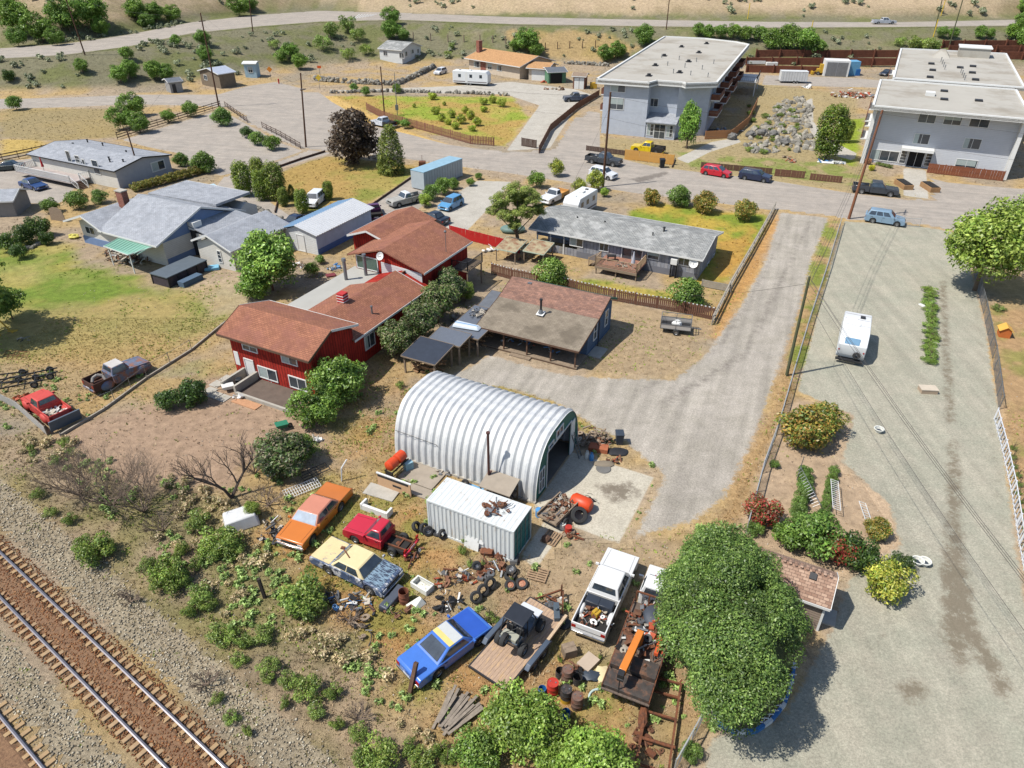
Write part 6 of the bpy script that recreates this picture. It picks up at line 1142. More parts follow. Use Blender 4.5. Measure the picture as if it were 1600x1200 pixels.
HILL = [(30,30,26,'tree'),(68,48,24,'tree'),(110,28,28,'tree'),(150,22,26,'tree'),(10,12,24,'tree'),(130,105,12,'tree'),(190,118,15,'tree'),(205,110,15,'tree'),(245,112,16,'tree'),(262,115,14,'tree'),(205,162,20,'tree'),(188,182,20,'tree'),(215,190,18,'tree'),(262,181,11,'shrub'),(296,170,13,'shrub'),(318,62,13,'tree'),(322,86,13,'tree'),(276,65,9,'shrub'),(200,86,11,'shrub'),(22,160,12,'shrub'),(215,18,18,'tree'),(245,22,16,'tree'),(272,24,14,'tree'),(232,34,14,'tree'),(375,12,17,'tree'),(392,8,12,'tree'),(15,120,10,'dark'),(455,82,14,'tree'),(470,98,13,'tree'),(440,90,10,'shrub'),(520,48,14,'weed'),(545,40,15,'weed'),(505,68,14,'weed'),(560,55,12,'weed'),(545,85,11,'weed'),(572,78,10,'weed'),(430,70,9,'weed'),(612,28,14,'tree'),(612,50,16,'tree'),(630,56,10,'shrub'),(824,66,20,'tree'),(805,72,10,'tree'),(838,80,12,'tree'),(946,86,14,'tree'),(965,80,14,'tree'),(1005,58,17,'tree'),(1090,48,10,'shrub'),(1105,52,11,'shrub'),(1125,52,11,'shrub'),(1145,52,12,'shrub'),(1165,55,12,'shrub'),(1185,55,12,'shrub'),(1205,65,17,'shrub'),(1230,62,20,'shrub'),(1255,68,19,'shrub'),(1275,76,13,'shrub'),(1405,66,9,'weed'),(1425,68,12,'weed'),(1445,70,12,'weed'),(1462,72,9,'weed'),(1470,52,9,'shrub'),(1488,54,9,'shrub'),(1530,52,10,'shrub'),(1545,54,8,'shrub'),(1585,50,17,'tree'),(1600,62,18,'tree'),(1595,35,14,'tree'),(1600,12,14,'tree'),(30,60,16,'tree'),(90,60,14,'tree'),(160,45,14,'tree'),(700,85,6,'weed'),(706,72,6,'weed'),(620,138,8,'shrub'),(571,142,8,'shrub'),(553,136,7,'shrub'),(930,282,17,'yellow'),(905,292,14,'yellow'),(870,262,14,'yellow'),(838,280,14,'shrub'),(693,290,15,'shrub'),(675,300,14,'shrub'),(664,312,12,'lime'),(708,286,10,'shrub'),(945,300,8,'lime'),(735,284,7,'shrub'),(748,275,6,'shrub'),(498,350,10,'shrub'),(487,420,12,'shrub'),(500,405,8,'shrub'),(620,192,6,'shrub'),(633,193,8,'shrub'),(350,600,5,'weed'),(625,600,7,'weed')]
for x, y, r, k in HILL:
    l = {'tree':'leafy tree','shrub':'green bush','weed':'low green thicket','dark':'dark bush','yellow':'pale yellow green bush','lime':'lime green bush'}[k]
    where = 'on the wooded slope at upper left' if (x < 400 and y < 60) else 'between the highway and the lower road' if (x < 420 and y < 130) else 'beside the lower road' if x < 320 and y < 200 else 'on the bank below the highway' if y < 105 else 'by the street' if y < 320 else 'among the red house gardens'
    T_(x, y, r, k, 'leafy_tree' if k == 'tree' else 'roadside_bush', l+' '+where, 'tree' if k == 'tree' else 'bush', .85, .1, (1.2,1.22,1.05), l+'s '+where)
rr = random.Random(8)
for x, y, r in [(682,172,9),(690,184,8),(706,178,8),(720,186,10),(735,180,9),(745,190,9),(727,172,7),(712,196,8),(755,158,8),(770,155,8),(785,160,9),(755,170,7),(694,162,4),(647,165,4),(675,150,8),(738,200,7),(700,190,7)]: T_(x,y,r,'yellow','wild_bush','yellow green wild bush in the fenced field','bush',.7,0,(1.1,1.2,.8),'wild bushes in the fenced field')
SLB = [(150,859,24),(128,848,14),(168,850,14),(262,890,20),(245,905,16),(280,905,15),(311,930,18),(300,950,16),(325,945,14),(345,990,16),(379,1001,14),(409,992,14),(372,1030,12),(420,1040,14),(418,1058,10),(450,1061,12),(480,1075,15),(446,1095,12),(521,1080,10),(495,1110,12),(592,1178,22),(570,1190,18),(345,842,22),(330,860,18),(362,858,16),(466,925,24),(478,945,20),(455,945,16),(109,810,9),(79,799,9),(310,812,16),(283,858,12),(305,880,12),(230,880,12),(560,1145,12),(525,1130,9),(640,1165,14),(660,1180,14),(690,1170,12),(48,700,8),(60,770,8),(35,630,7),(100,690,9),(85,720,8),(110,705,7),(540,1040,8),(755,880,7),(735,880,7),(722,858,9),(730,842,9),(765,960,7),(775,968,7),(760,972,6),(938,1025,6),(875,1030,7),(800,905,6),(360,1120,10),(340,1090,8),(385,1140,8),(700,1185,12)]
for x, y, r in SLB: T_(x,y,r*(1.35 *rr.uniform(.75,1.2) if x < 700 else 1),'weed','wild_bush','green wild bush on the slope between the tracks and the old cars' if x < 700 and y > 640 else 'green weed clump in the scrap yard','bush',.8,0,(1.05,1.08,.85),'wild bushes on the slope above the tracks' if x < 700 and y > 640 else 'weed clumps in the scrap yard', ysc=rr.uniform(.55,1.4))
for k in range(13): T_(1454+rr.uniform(-3,3), 452+k*9.2, 12, 'weed', 'vegetable_plant', 'bright green plant of the narrow row', 'plant', .45, 0, (1.0,1.12,.8), 'green plant row in the gravel lot')
for k in range(12): T_(1582+rr.uniform(-3,8)+k*2.2, 700+k*14, 6, 'weed', 'border_plant', 'small plant behind the white fence at the right edge', 'plant', .7, 0, None, 'border plants behind the white fence')
T_(1080,1175,17,'shrub','garden_bush','green bush between the wire fence and the white posts','bush',.9)
T_(1560,480,10,'weed','garden_bush','weeds under the lime tree','bush',.5)
for x,y in [(1102,1100),(1122,1108),(1225,1050),(1235,1010),(1205,1090)]: T_(x,y,9,'weed','border_plant','plant inside the curved blue kerb','plant',.7,0,None,'plants inside the curved kerb')
# bare trees
def bare(x, y, h, spread, label, seed, name='bare_tree', n0=6, dens=3, m=None, lab2=None):
    p = P(x, y); r = random.Random(seed); e = thing(name, label, 'tree', (p[0],p[1],0)); b = MB(); tips = []
    def grow(p0, d, L, rad_, lv):
        p1 = Vector(p0)+d*L*.5+Vector((r.uniform(-.1,.1),r.uniform(-.1,.1),.05))*L; p2 = p1+(d+Vector((r.uniform(-.3,.3),r.uniform(-.3,.3),r.uniform(-.1,.25)))).normalized()*L*.5
        b.tube([p0,p1,p2], rad_, 5 if lv < 2 else 3, rad_*.6)
        if lv < dens:
            for k in range(4 if lv < 2 else 3): grow(p2 if k else p1, (d+Vector((r.uniform(-.9,.9),r.uniform(-.9,.9),r.uniform(-.3,.6)))).normalized(), L*r.uniform(.55,.8), rad_*.55, lv+1)
    for k in range(n0): a = k*6.28/n0+r.random(); grow(Vector((0,0,0)), Vector((math.cos(a)*spread,math.sin(a)*spread,1)).normalized(), h*.4, .045 if n0 > 3 else .12, 0)
    b.build('branches', m or M_dryb, e); return e
bare(175,790,4.4,.9,'wide leafless grey thicket above the railway',1,dens=4,n0=11); bare(225,800,3.6,.9,'right part of the leafless thicket above the railway',2,dens=4,n0=9); bare(125,775,3.6,.8,'left part of the leafless thicket above the railway',3,dens=4,n0=8)
bare(362,778,4.6,.55,'leafless dark branched tree behind the orange car',5,n0=2,dens=4,m=mat('dark_bark', C(96,84,76),.95)); bare(398,740,2.4,1.0,'leafless brush beside the grey green thicket',6,dens=3); bare(255,830,1.6,1.2,'low grey brush on the slope',7,dens=3); bare(420,790,1.6,1.1,'brown brush left of the orange car',9,dens=3)
bare(322,1070,1.0,1.5,'dry brown brush heap beside the ballast',11,dens=3,name='brush_heap'); bare(560,1125,1.0,1.6,'heap of grey dead branches near the bottom edge',12,dens=3,name='brush_heap'); bare(545,970,.9,1.6,'dead branches beside the scattered pipes',13,dens=3,name='brush_heap'); bare(205,940,.9,1.5,'dry twigs on the slope by the tracks',14,dens=3,name='brush_heap'); bare(940,505,1.0,1.3,'dead bush behind the mesh trailer',15,dens=3,name='brush_heap')
# ------------------------------------------------------------------ ground cover scatter (uncountable)
def field_at(A, X, Y):
    i = np.clip(np.searchsorted(xs, X)-1, 0, NX-2); j = np.clip(np.searchsorted(ys, Y)-1, 0, NY-2); return A[j, i]
def inpix(X, Y, Z=0):
    dep = Y*math.cos(PITCH)+(CAMH-Z)*math.sin(PITCH); up = Y*math.sin(PITCH)-(CAMH-Z)*math.cos(PITCH); return 800+FOC*X/dep, 600-FOC*up/dep
COVER = np.zeros(GX.shape)      # 1 where a surface or building covers the soil
for o_ in bpy.data.objects:
    if o_.get('kind') == 'structure' and o_.name.split('.')[0] in ('road','parking_area','driveway','gravel_drive','gravel_lot','concrete_slab','path','highway'):
        n_ = len(o_.data.vertices); c_ = np.zeros(n_*3); o_.data.vertices.foreach_get('co', c_); c_ = c_.reshape(-1,3); ed = np.zeros(n_); o_.data.attributes['edge'].data.foreach_get('value', ed); c_ = c_[ed > .15]
        COVER[np.clip(np.searchsorted(ys, c_[:,1]-.01), 0, NY-1), np.clip(np.searchsorted(xs, c_[:,0]-.01), 0, NX-1)] = 1
def scatter(n, x0, x1, y0, y1, rng, dens):
    X = rng.uniform(x0, x1, n); Y = rng.uniform(y0, y1, n); u, v = inpix(X, Y); ok = (u > -60) & (u < 1660) & (v < 1240) & (rng.random(n) < dens(X, Y)) & (field_at(COVER, X, Y) < .5)
    uu = X*UU[0]+Y*UU[1]; vv = X*VV[0]+Y*VV[1]
    for a, b_, c_, d_ in [(-26,-14.5,32.4,39.8),(-19.8,-13.5,26.9,29.6),(-28.6,-18.8,49.3,58),(-34,-14,72.3,81.4),(-45,-35.8,32.9,53),(-48.8,-36.5,53,65.5),(-1.2,3.6,30,32.9),(-84,-66,49,61),(-60.4,-55.3,59,70),(-117,-97,65,75)]: ok &= ~((uu > a) & (uu < b_) & (vv > c_) & (vv < d_))
    return X[ok], Y[ok]
def tufts(name, label, X, Y, rng, h, w, nb, colf, lean=.5):
    n = len(X); Z = hgt(X, Y); base = np.stack([X,Y,Z],1); k = np.repeat(np.arange(n), nb); m = n*nb; a = rng.random(m)*6.283; off = np.stack([np.cos(a),np.sin(a),np.zeros(m)],1)
    s = (h*(.5+rng.random(n)))[k]; p = base[k]+off*(rng.random(m)*w*1.2)[:,None]; a2 = a+rng.normal(size=m)*.6; dr = np.stack([np.cos(a2),np.sin(a2),np.zeros(m)],1); sd = np.stack([-np.sin(a2),np.cos(a2),np.zeros(m)],1)*(w*.35*(.5+rng.random(m)))[:,None]
    tip = p+dr*(s*lean*rng.random(m))[:,None]; tip[:,2] += s*(.6+.5*rng.random(m)); V = np.stack([p-sd,p+sd,tip],1).reshape(-1,3); F = np.arange(3*m).reshape(m,3)
    c = colf(X, Y)[k]*(.72+.56*rng.random(m))[:,None]; return tag(obj(name, npmesh(name, V, F, M_blade, np.repeat(np.clip(c,0,.8),3,0))), label, 'grass', None, 'stuff')
rg = np.random.default_rng(77); gd = lambda X, Y: np.clip(field_at(GRASS, X, Y), 0, 1)
bc_ = lambda X, Y: field_at(BASE, X, Y)*1.15
X, Y = scatter(170000, -45, 40, 12, 62, rg, lambda X, Y: gd(X,Y)**1.5*.8); tufts('dry_grass', 'short straw and orange dry grass over the yards', X, Y, rg, .10, .07, 4, lambda X, Y: bc_(X,Y)*(.8+.5*rg.random(len(X)))[:,None])
X, Y = scatter(60000, -45, 40, 12, 75, rg, lambda X, Y: (vn(X,Y) > .57)*gd(X,Y)) if 0 else scatter(50000, -50, 40, 12, 75, rg, lambda X, Y: np.clip((fbm(X,Y,3.2,71)-.52)*9,0,1)*gd(X,Y)); tufts('green_weeds', 'low green weeds growing in patches through the dry grass', X, Y, rg, .10, .12, 5, lambda X, Y: np.array(C(140,156,72,k=1.05))*(.7+.6*rg.random(len(X)))[:,None])
X, Y = scatter(26000, -50, 20, 12, 50, rg, lambda X, Y: np.clip((fbm(X,Y,2.6,91)-.5)*8,0,1)*gd(X,Y)); tufts('dead_stalks', 'pale dead stalks standing in the dry grass', X, Y, rg, .2, .05, 4, lambda X, Y: np.array(C(206,186,150))*(.7+.5*rg.random(len(X)))[:,None], .9)
X, Y = scatter(90000, -190, 150, 75, 250, rg, lambda X, Y: gd(X,Y)*.9); tufts('far_grass', 'coarse grass on the far lots and banks', X, Y, rg, .16, .12, 5, lambda X, Y: bc_(X,Y)*(.6+.6*rg.random(len(X)))[:,None])
def clumps(name, label, X, Y, rng, size, kind, cat='shrubs'):
    m = proto(kind)[0]; nv = len(m.vertices); co = np.zeros(nv*3); m.vertices.foreach_get('co', co); co = co.reshape(-1,3); fc = np.arange(nv).reshape(-1,4); col = np.zeros(nv*4); m.attributes['Col'].data.foreach_get('color', col); col = col.reshape(-1,4)[:,:3]
    n = len(X); Z = hgt(X, Y); s = size*(.45+.95*rng.random(n)); a = rng.random(n)*6.283; ca, sa = np.cos(a), np.sin(a)
    V = np.empty((n, nv, 3)); V[:,:,0] = (co[None,:,0]*ca[:,None]-co[None,:,1]*sa[:,None])*s[:,None]+X[:,None]; V[:,:,1] = (co[None,:,0]*sa[:,None]+co[None,:,1]*ca[:,None])*s[:,None]+Y[:,None]; V[:,:,2] = co[None,:,2]*s[:,None]+Z[:,None]-.05
    F = (fc[None]+np.arange(n)[:,None,None]*nv).reshape(-1,4); K = (col[None]*(.75+.5*rng.random(n))[:,None,None]).reshape(-1,3)
    return tag(obj(name, npmesh(name, V.reshape(-1,3), F, M_leaf, K)), label, cat, None, 'stuff')
hl = lambda X, Y: np.clip((hgt(X,Y)-.4)*1.5, 0, 1)*(hgt(X,Y) < 6.9)
X, Y = scatter(9000, -200, 150, 150, 260, rg, lambda X, Y: hl(X,Y)*np.clip((fbm(X,Y,12,51)-.40)*5,0,1)*np.clip(1.2-(X+190)/230, .25, 1)); clumps('sagebrush', 'grey green sagebrush scattered over the bank below the highway', X, Y, rg, .8, 'sage')
X, Y = scatter(4200, -230, 220, 225, 330, rg, lambda X, Y: (hgt(X,Y) > 8.3)*np.clip((fbm(X,Y,14,58)-.45)*5,0,1)); clumps('hillside_brush', 'scattered brush on the dry hill above the highway', X, Y, rg, 1.1, 'sage')
offt = lambda X, Y: ((X-T0[0])*TN_[0]+(Y-T0[1])*TN_[1] > 4.6+fbm(X,Y,4,9)*2.2)*1.0
inp = lambda poly, X, Y: np.clip(sdf(pw(poly), X, Y)+1, 0, 1)
X, Y = scatter(9000, -45, 15, 12, 50, rg, lambda X, Y: offt(X,Y)*inp(SLOPE,X,Y)*np.clip((fbm(X,Y,3,151)-.36)*5,0,1)*.8); clumps('dry_scrub', 'tangled dry grey scrub covering the slope above the tracks', X, Y, rg, .34, 'scrub')
X, Y = scatter(8500, -45, 15, 12, 52, rg, lambda X, Y: offt(X,Y)*(.9*inp(SLOPE,X,Y)+.25)*np.clip((fbm(X,Y,3.5,161)-.43)*7,0,1)*(gd(X,Y) > .3)); c_ = clumps('green_scrub', 'low green weeds matting the slope and yard', X, Y, rg, .27, 'sage'); c_.color = (.95,1.2,.58,1)
# loose stones
def pebbles(name, label, X, Y, Z, rng, size, cols):
    n = len(X); base = np.array([[1,0,0],[-1,0,0],[0,1,0],[0,-1,0],[0,0,.8],[0,0,-.5]], float); fc = np.array([[0,2,4],[2,1,4],[1,3,4],[3,0,4],[2,0,5],[1,2,5],[3,1,5],[0,3,5]])
    s = size*(.5+rng.random(n)); V = base[None]*s[:,None,None]*(.6+.8*rng.random((n,6,1))); a = rng.random(n)*6.283; ca, sa = np.cos(a), np.sin(a)
    x = V[:,:,0]*ca[:,None]-V[:,:,1]*sa[:,None]; y = V[:,:,0]*sa[:,None]+V[:,:,1]*ca[:,None]; V = np.stack([x+X[:,None], y+Y[:,None], V[:,:,2]+Z[:,None]], -1)
    F = (fc[None]+np.arange(n)[:,None,None]*6).reshape(-1,3); cols = np.array(cols)[rng.integers(0,len(cols),n)]*(.7+.6*rng.random(n))[:,None]
    return tag(obj(name, npmesh(name, V.reshape(-1,3), F, M_blade, np.repeat(np.clip(cols,0,.8),6,0))), label, 'gravel', None, 'stuff')
n = 42000; S_ = rg.uniform(-22,42,n); Nn = rg.uniform(-13.5,3.2,n)+rg.normal(size=n)*.3; Q = T0[None]+TD[None]*S_[:,None]+TN_[None]*Nn[:,None]; u, v = inpix(Q[:,0],Q[:,1]); ok = (u > -60) & (v < 1240) & ~((Nn > -2.6) & (Nn < .9)) & ~((Nn > -8) & (Nn < -4.6))
pebbles('ballast_stones', 'pale loose ballast stones along the tracks', Q[ok,0], Q[ok,1], np.full(ok.sum(),.04), rg, .055, [C(196,184,160),C(170,158,136),C(150,140,122),C(210,200,178)])
n = 26000; S_ = rg.uniform(-22,42,n); Nn = np.where(rg.random(n) < .7, rg.uniform(-2.2,.8,n), rg.uniform(-7.8,-4.7,n)); Q = T0[None]+TD[None]*S_[:,None]+TN_[None]*Nn[:,None]; u, v = inpix(Q[:,0],Q[:,1]); ok = (u > -60) & (v < 1240)
pebbles('rusty_stones', 'rust brown ballast stones between the rails', Q[ok,0], Q[ok,1], np.where(np.abs(Nn[ok]+.78) < .5, .13, .05), rg, .05, [C(150,100,66),C(128,82,54),C(168,124,86),C(140,112,88)])
X, Y = scatter(9000, -45, 50, 12, 90, rg, lambda X, Y: np.ones(len(X))*.9); pebbles('loose_stones', 'small loose stones lying over the yards', X, Y, hgt(X,Y)+.01, rg, .045, [C(196,186,170),C(160,146,126),C(120,108,94)])
# ------------------------------------------------------------------ railway
M_railt = mat('rail_steel', C(150,146,150), .35, .8, var=.1); M_tie = mat('concrete_tie', C(182,152,112), .9, var=.2, vs=3, col2=C(164,138,108), ms=.8)
def rail_track(name, label, n0, n1, s0, s1):
    e = thing(name, label, 'railway', (*TW(s0, (n0+n1)/2)[:2], 0), math.atan2(TD[1], TD[0])); L = s1-s0; g = abs(n0-n1)/2
    for s in (-1, 1):
        y = s*g; MB().prism([(0,y-.07,.12),(0,y+.07,.12),(0,y+.075,.14),(0,y+.015,.16),(0,y+.015,.25),(0,y+.036,.265),(0,y+.036,.30),(0,y-.036,.30),(0,y-.036,.265),(0,y-.015,.25),(0,y-.015,.16),(0,y-.075,.14)], (L,0,0)).build('rail', M_railt, e)
    tm = MB().hexa([(-.13,-1.3,-.05),(.13,-1.3,-.05),(.13,1.3,-.05),(-.13,1.3,-.05),(-.11,-1.29,.115),(.11,-1.29,.115),(.11,1.29,.115),(-.11,1.29,.115)]); 
    t = tm.mesh('tie', M_tie); rr = random.Random(2)
    for k in range(int(L/.61)): part(t, 'tie', e, (k*.61+.2, rr.uniform(-.02,.02), rr.uniform(-.012,.012)), (0,0,rr.uniform(-.012,.012)))
    cb = MB().hexa([(0,-.55,.0),(L,-.55,.0),(L,.55,.0),(0,.55,.0),(0,-.42,.118),(L,-.42,.118),(L,.42,.118),(0,.42,.118)]); 
    o = MB().hexa([(0,-.62,.0),(L,-.62,.0),(L,.62,.0),(0,.62,.0),(0,-.36,.128),(L,-.36,.128),(L,.36,.128),(0,.36,.128)]).build('ballast_crown', RUST2, e)
    return e
RUST2 = mat('rusty_ballast_crown', C(140,108,80), .95, var=.35, vs=9, col2=C(118,88,66), ms=6, bump=.8, bs=12)
nB = float((P(0,934)[:2]-T0)@TN_); nC = float((P(0,1119)[:2]-T0)@TN_); rail_track('railway_track', 'double railed track with tan ties on rusty ballast', 0, nB, -24, 44); rail_track('railway_track', 'second track cutting the bottom left corner', nC, nC-1.5, -16, 30)
# ------------------------------------------------------------------ poles and wires
M_pole = mat('brown_pole_wood', C(98,70,54), .95, var=.25, vs=3); M_gpole = mat('green_grey_pole', C(92,96,70), .95, var=.2); M_wire = mat('wire', C(70,66,62), .6)
def topz(base, top): b = G(*base); d = ray(*top); t = b[1]/d[1]; return b, CAMH+d[2]*t, d[0]*t-b[0]
POLES = {}
def pole(key, base, top, label, r=.15, m=None, arms=(), h=None):
    b, z, dx = topz(base, top); e = thing('utility_pole', label, 'pole', b); hh = z-b[2]; MB().cyl((0,0,-.3),(dx,0,hh), r, r*.7, 10).build('pole', m or M_pole, e, smooth=True)
    for az, za, L in arms:
        a = MB().beam((dx-math.cos(az)*L, -math.sin(az)*L, hh-za), (dx+math.cos(az)*L, math.sin(az)*L, hh-za), .1, .12).build('crossarm', m or M_pole, e)
        for s in (-.9,-.4,.4,.9): MB().cyl((dx+math.cos(az)*L*s,math.sin(az)*L*s,hh-za+.06),(dx+math.cos(az)*L*s,math.sin(az)*L*s,hh-za+.22),.05,n=6).build('insulator', M_steel, a)
    POLES[key] = b+np.array([dx,0,hh]); return e
AZ = rad(60)
pole('a',(942,292),(954,144),'tall dark pole between the white hatchback and the caravan',.2); pole('b',(1326,342),(1379,172),'leaning brown pole at the top of the gravel drive',.19,mat('red_brown_pole', C(140,92,66), .9, var=.2),[(AZ,.6,1.2)]); pole('c',(1229,587),(1265,432),'mossy pole on the verge of the gravel drive',.14,M_gpole)
pole('d',(478,230),(469.5,114),'brown pole at the bend of the street',.16,None,[(AZ,2.6,.6)]); pole('e',(601,182),(594.5,104),'dark pole by the silver white pickup',.15); pole('f',(621,180),(616,113),'thin grey pole with a meter box in the field',.09,M_steel); pole('g',(342,167),(313,20),'tall pole at the fence corner of the parking area',.17,None,[(AZ,1.5,.8)]); pole('h',(133,86),(100,-10),'pole on the upper highway at left',.17); pole('i',(221,280),(199,206),'pole before the end of the mobile home',.13); pole('j',(395,50),(388,-12),'pole beside the highway above the kiosk',.16)
pole('k',(1041,46),(1047,-12),'thin pole on the highway bank behind the blue apartments',.16); pole('l',(1460,50),(1474,-8),'green grey pole left of the pair behind the grey apartments',.16,M_gpole); pole('m',(1482,76),(1506,-6),'taller pole right behind the grey apartment roof',.18,M_gpole)
MB().box(-.3,.3,-.2,.2,1.0,2.0).build('meter_box', M_steel, [o for o in bpy.data.objects if o.get('label','').startswith('thin grey pole with')][0])
def wire(a, c, sag, label, r=.014, n=14):
    a, c = Vector(a), Vector(c); pts = [a+(c-a)*t+Vector((0,0,-sag*4*t*(1-t))) for t in [k/n for k in range(n+1)]]
    o = MB().tube(pts, r, 3).build('power_line', M_wire); tag(o, label, 'wire')
off = lambda k, z=0, dx=0: POLES[k]+np.array([dx,0,-z])
# heading of the wires over the gravel lot, from their shadows
w0, w1 = P(1306,566)[:2], P(1560,930)[:2]; wd_ = (w1-w0)/np.linalg.norm(w1-w0); END = POLES['c']+np.array([*wd_*60, 1.0])
for k,(dx,z,s) in enumerate([(-.22,.2,1.4),(0,.1,1.6),(.22,.3,1.5),(0,1.6,2.0)]):
    q = np.array([dx,0,-z]); wire(POLES['b']+q*1.2, POLES['c']+q, 1.2, 'wire from the leaning pole to the mossy pole, '+['left','middle','right','lowest'][k]+' of four'); wire(POLES['c']+q, END+q, s, 'wire over the gravel lot, '+['left','middle','right','lowest'][k]+' of four')
for z in (.4,3.4): wire(off('a',z), off('b',z), 1.4, ('upper' if z < 1 else 'lower')+' wire along the street between dark pole and leaning pole'); wire(off('d',z*.6), off('e',z*.5), 1.0, ('upper' if z < 1 else 'lower')+' wire from the street bend to the field pole'); wire(off('e',z*.5), off('a',z), 1.4, ('upper' if z < 1 else 'lower')+' wire from the field pole to the tall dark pole'); wire(off('g',z*.6), off('d',z*.6), 1.0, ('upper' if z < 1 else 'lower')+' wire from the corner pole to the street bend'); wire(off('b',z), off('b',z)+np.array([60,-27,0]), 1.2, ('upper' if z < 1 else 'lower')+' wire leaving the leaning pole to the right')
wire(off('c',.6), W(-19.0,56.5,4.2), .6, 'thin service wire from the mossy pole to the blue cottage'); wire(off('i',.3), off('g',2), 1, 'wire between mobile home pole and corner pole'); wire(off('a',2), W(-33,77,3.8), .6, 'service wire to the grey long house'); wire(off('h',.3), off('g',.3), 1.5, 'wire crossing the sage bank at upper left')
# ------------------------------------------------------------------ fences
FM = {}
def fmesh(key, fn, m):
    if key not in FM: FM[key] = fn().mesh(key, m)
    return FM[key]
def resample(pts, step):
    pts = [np.array(p[:2]) for p in pts]; out = [];
    for a, c in zip(pts[:-1], pts[1:]):
        L = np.linalg.norm(c-a); n = max(1, int(round(L/step)))
        for k in range(n): out.append((a+(c-a)*(k+.5)/n, math.atan2((c-a)[1],(c-a)[0]), L/n))
    return out
def fence(name, label, pts, kind, h, m, m2=None, step=.16, bw=.13, posts=2.4, world=False, cap=None, z0=0.05, rails=(.3,.8), rh=.09, rt=.04, pick=True, pr=.05, group=None):
    W_ = [np.array(p) for p in pts] if world else [G(*p) for p in pts]; e = thing(name, label, 'fence', (*W_[0][:2], 0), 0, group); o = W_[0][:2]; rr = random.Random(hash_(label))
    gz = lambda p: float(hgt(p[0], p[1])); m2 = m2 or m
    pm = MB().cyl((0,0,-.2),(0,0,h+.08), pr, n=8).mesh('post', m2)
    plist = []
    for a, c in zip(W_[:-1], W_[1:]):
        n = max(1, int(round(np.linalg.norm((c-a)[:2])/posts))); plist += [a[:2]+(c-a)[:2]*k/n for k in range(n)]
    plist.append(W_[-1][:2])
    for p in plist: part(pm, 'post', e, (p[0]-o[0], p[1]-o[1], gz(p)))
    for a, c in zip(plist[:-1], plist[1:]):
        for q in rails: MB().beam((a[0]-o[0],a[1]-o[1],gz(a)+h*q), (c[0]-o[0],c[1]-o[1],gz(c)+h*q), rt, rh).build('rail', m2, e)
    if kind == 'board':
        bm = MB().hexa([(-bw/2,-.012,z0),(bw/2,-.012,z0),(bw/2,.012,z0),(-bw/2,.012,z0),(-bw/2,-.012,h),(bw/2,-.012,h),(bw/2,.012,h),(-bw/2,.012,h)]).mesh('fence_board', m)
        if cap: cm = MB().box(-bw/2-.004,bw/2+.004,-.02,.02,h-.07,h+.015).mesh('board_tip', cap)
        for k, (p, a, L) in enumerate(resample(W_, step)):
            nx, ny = -math.sin(a), math.cos(a); dz = rr.uniform(-.05,.03); s = rr.uniform(-.02,.02); q = part(bm, 'fence_board', e, (p[0]-o[0]-nx*(.05+s*.2), p[1]-o[1]-ny*(.05+s*.2), gz(p)+dz), (0, rr.uniform(-.02,.02), a))
            if cap and k % 2 == 0: part(cm, 'board_tip', q)
    if kind == 'mesh':
        n = 0; b = MB()
        for a, c in zip(W_[:-1], W_[1:]):
            L = float(np.linalg.norm((c-a)[:2])); d = (c-a)[:2]/L; k = 0.0
            while k < L:
                for s in (0, 1):
                    x0, x1 = (k, min(k+h, L)) if s == 0 else (min(k+h, L), k); p0 = a[:2]+d*x0-o; p1 = a[:2]+d*x1-o; g0 = gz(p0+o); g1 = gz(p1+o); b.cyl((p0[0],p0[1],g0+.03),(p1[0],p1[1],g1+.03+abs(x1-x0)), .006, n=3, cap=False)
                k += .14
        w = b.build('wire_mesh', M_steel, e); w['kind'] = 'stuff'
    return e
M_pick = mat('brown_picket', C(122,86,68), .9, var=.35, vs=3, bump=.2); M_grail = mat('silver_grey_rail', C(168,160,146), .9, var=.2); M_ranch = mat('dark_ranch_rail', C(92,72,62), .9, var=.2); M_galvr = mat('galvanised_rail', C(206,208,206), .45, .4, var=.1)
fence('picket_fence', 'brown picket fence with pale tips behind the blue cottage', [(768,428),(800,437),(880,452),(960,470),(1060,488),(1114,500)], 'board', 1.35, M_pick, M_pick, .2, .15, cap=M_white, rails=(.25,.78))
fence('rail_fence', 'long weathered rail fence between the lawn and the gravel drive', [(1210,327),(1198,350),(1170,400),(1140,452),(1112,508)], 'rail', 1.0, M_grail, M_grail, rails=(.35,.95), rh=.16, rt=.14, posts=3)
fence('plank_fence', 'short grey plank fence at the corner of the grey house', [(1096,448),(1142,457)], 'rail', .8, M_grail, M_grail, rails=(.2,.45,.7,.95), rh=.17, posts=2.8)
fence('chain_link_fence', 'wire fence with pale rail along the gravel lot', [(1313,350),(1292,420),(1262,510),(1238,590),(1212,680),(1190,740),(1165,835)], 'mesh', 1.15, M_galvr, M_galvr, rails=(.06,.98), rh=.07, rt=.06, pr=.035, posts=2.6)
fence('chain_link_fence', 'sagging wire fence under the lime tree', [(1520,425),(1536,490),(1550,560),(1560,640)], 'mesh', 1.3, M_steel, M_steel, rails=(.98,), rh=.05, rt=.05, pr=.04)
fence('chain_link_fence', 'wire gate panel in front of the grey blue vehicle', [(1398,352),(1436,355)], 'mesh', 1.1, M_galvr, M_galvr, rails=(.06,.98), rh=.05, rt=.05, pr=.03, posts=2.5)
fence('chain_link_fence', 'wire fence at the bottom beside the white posts', [(1108,1108),(1080,1160),(1052,1210)], 'mesh', 1.2, M_galvr, M_galvr, rails=(.98,), rh=.06, rt=.06, pr=.035)
M_wf = mat('white_fence_paint', C(234,236,240), .6, var=.05)
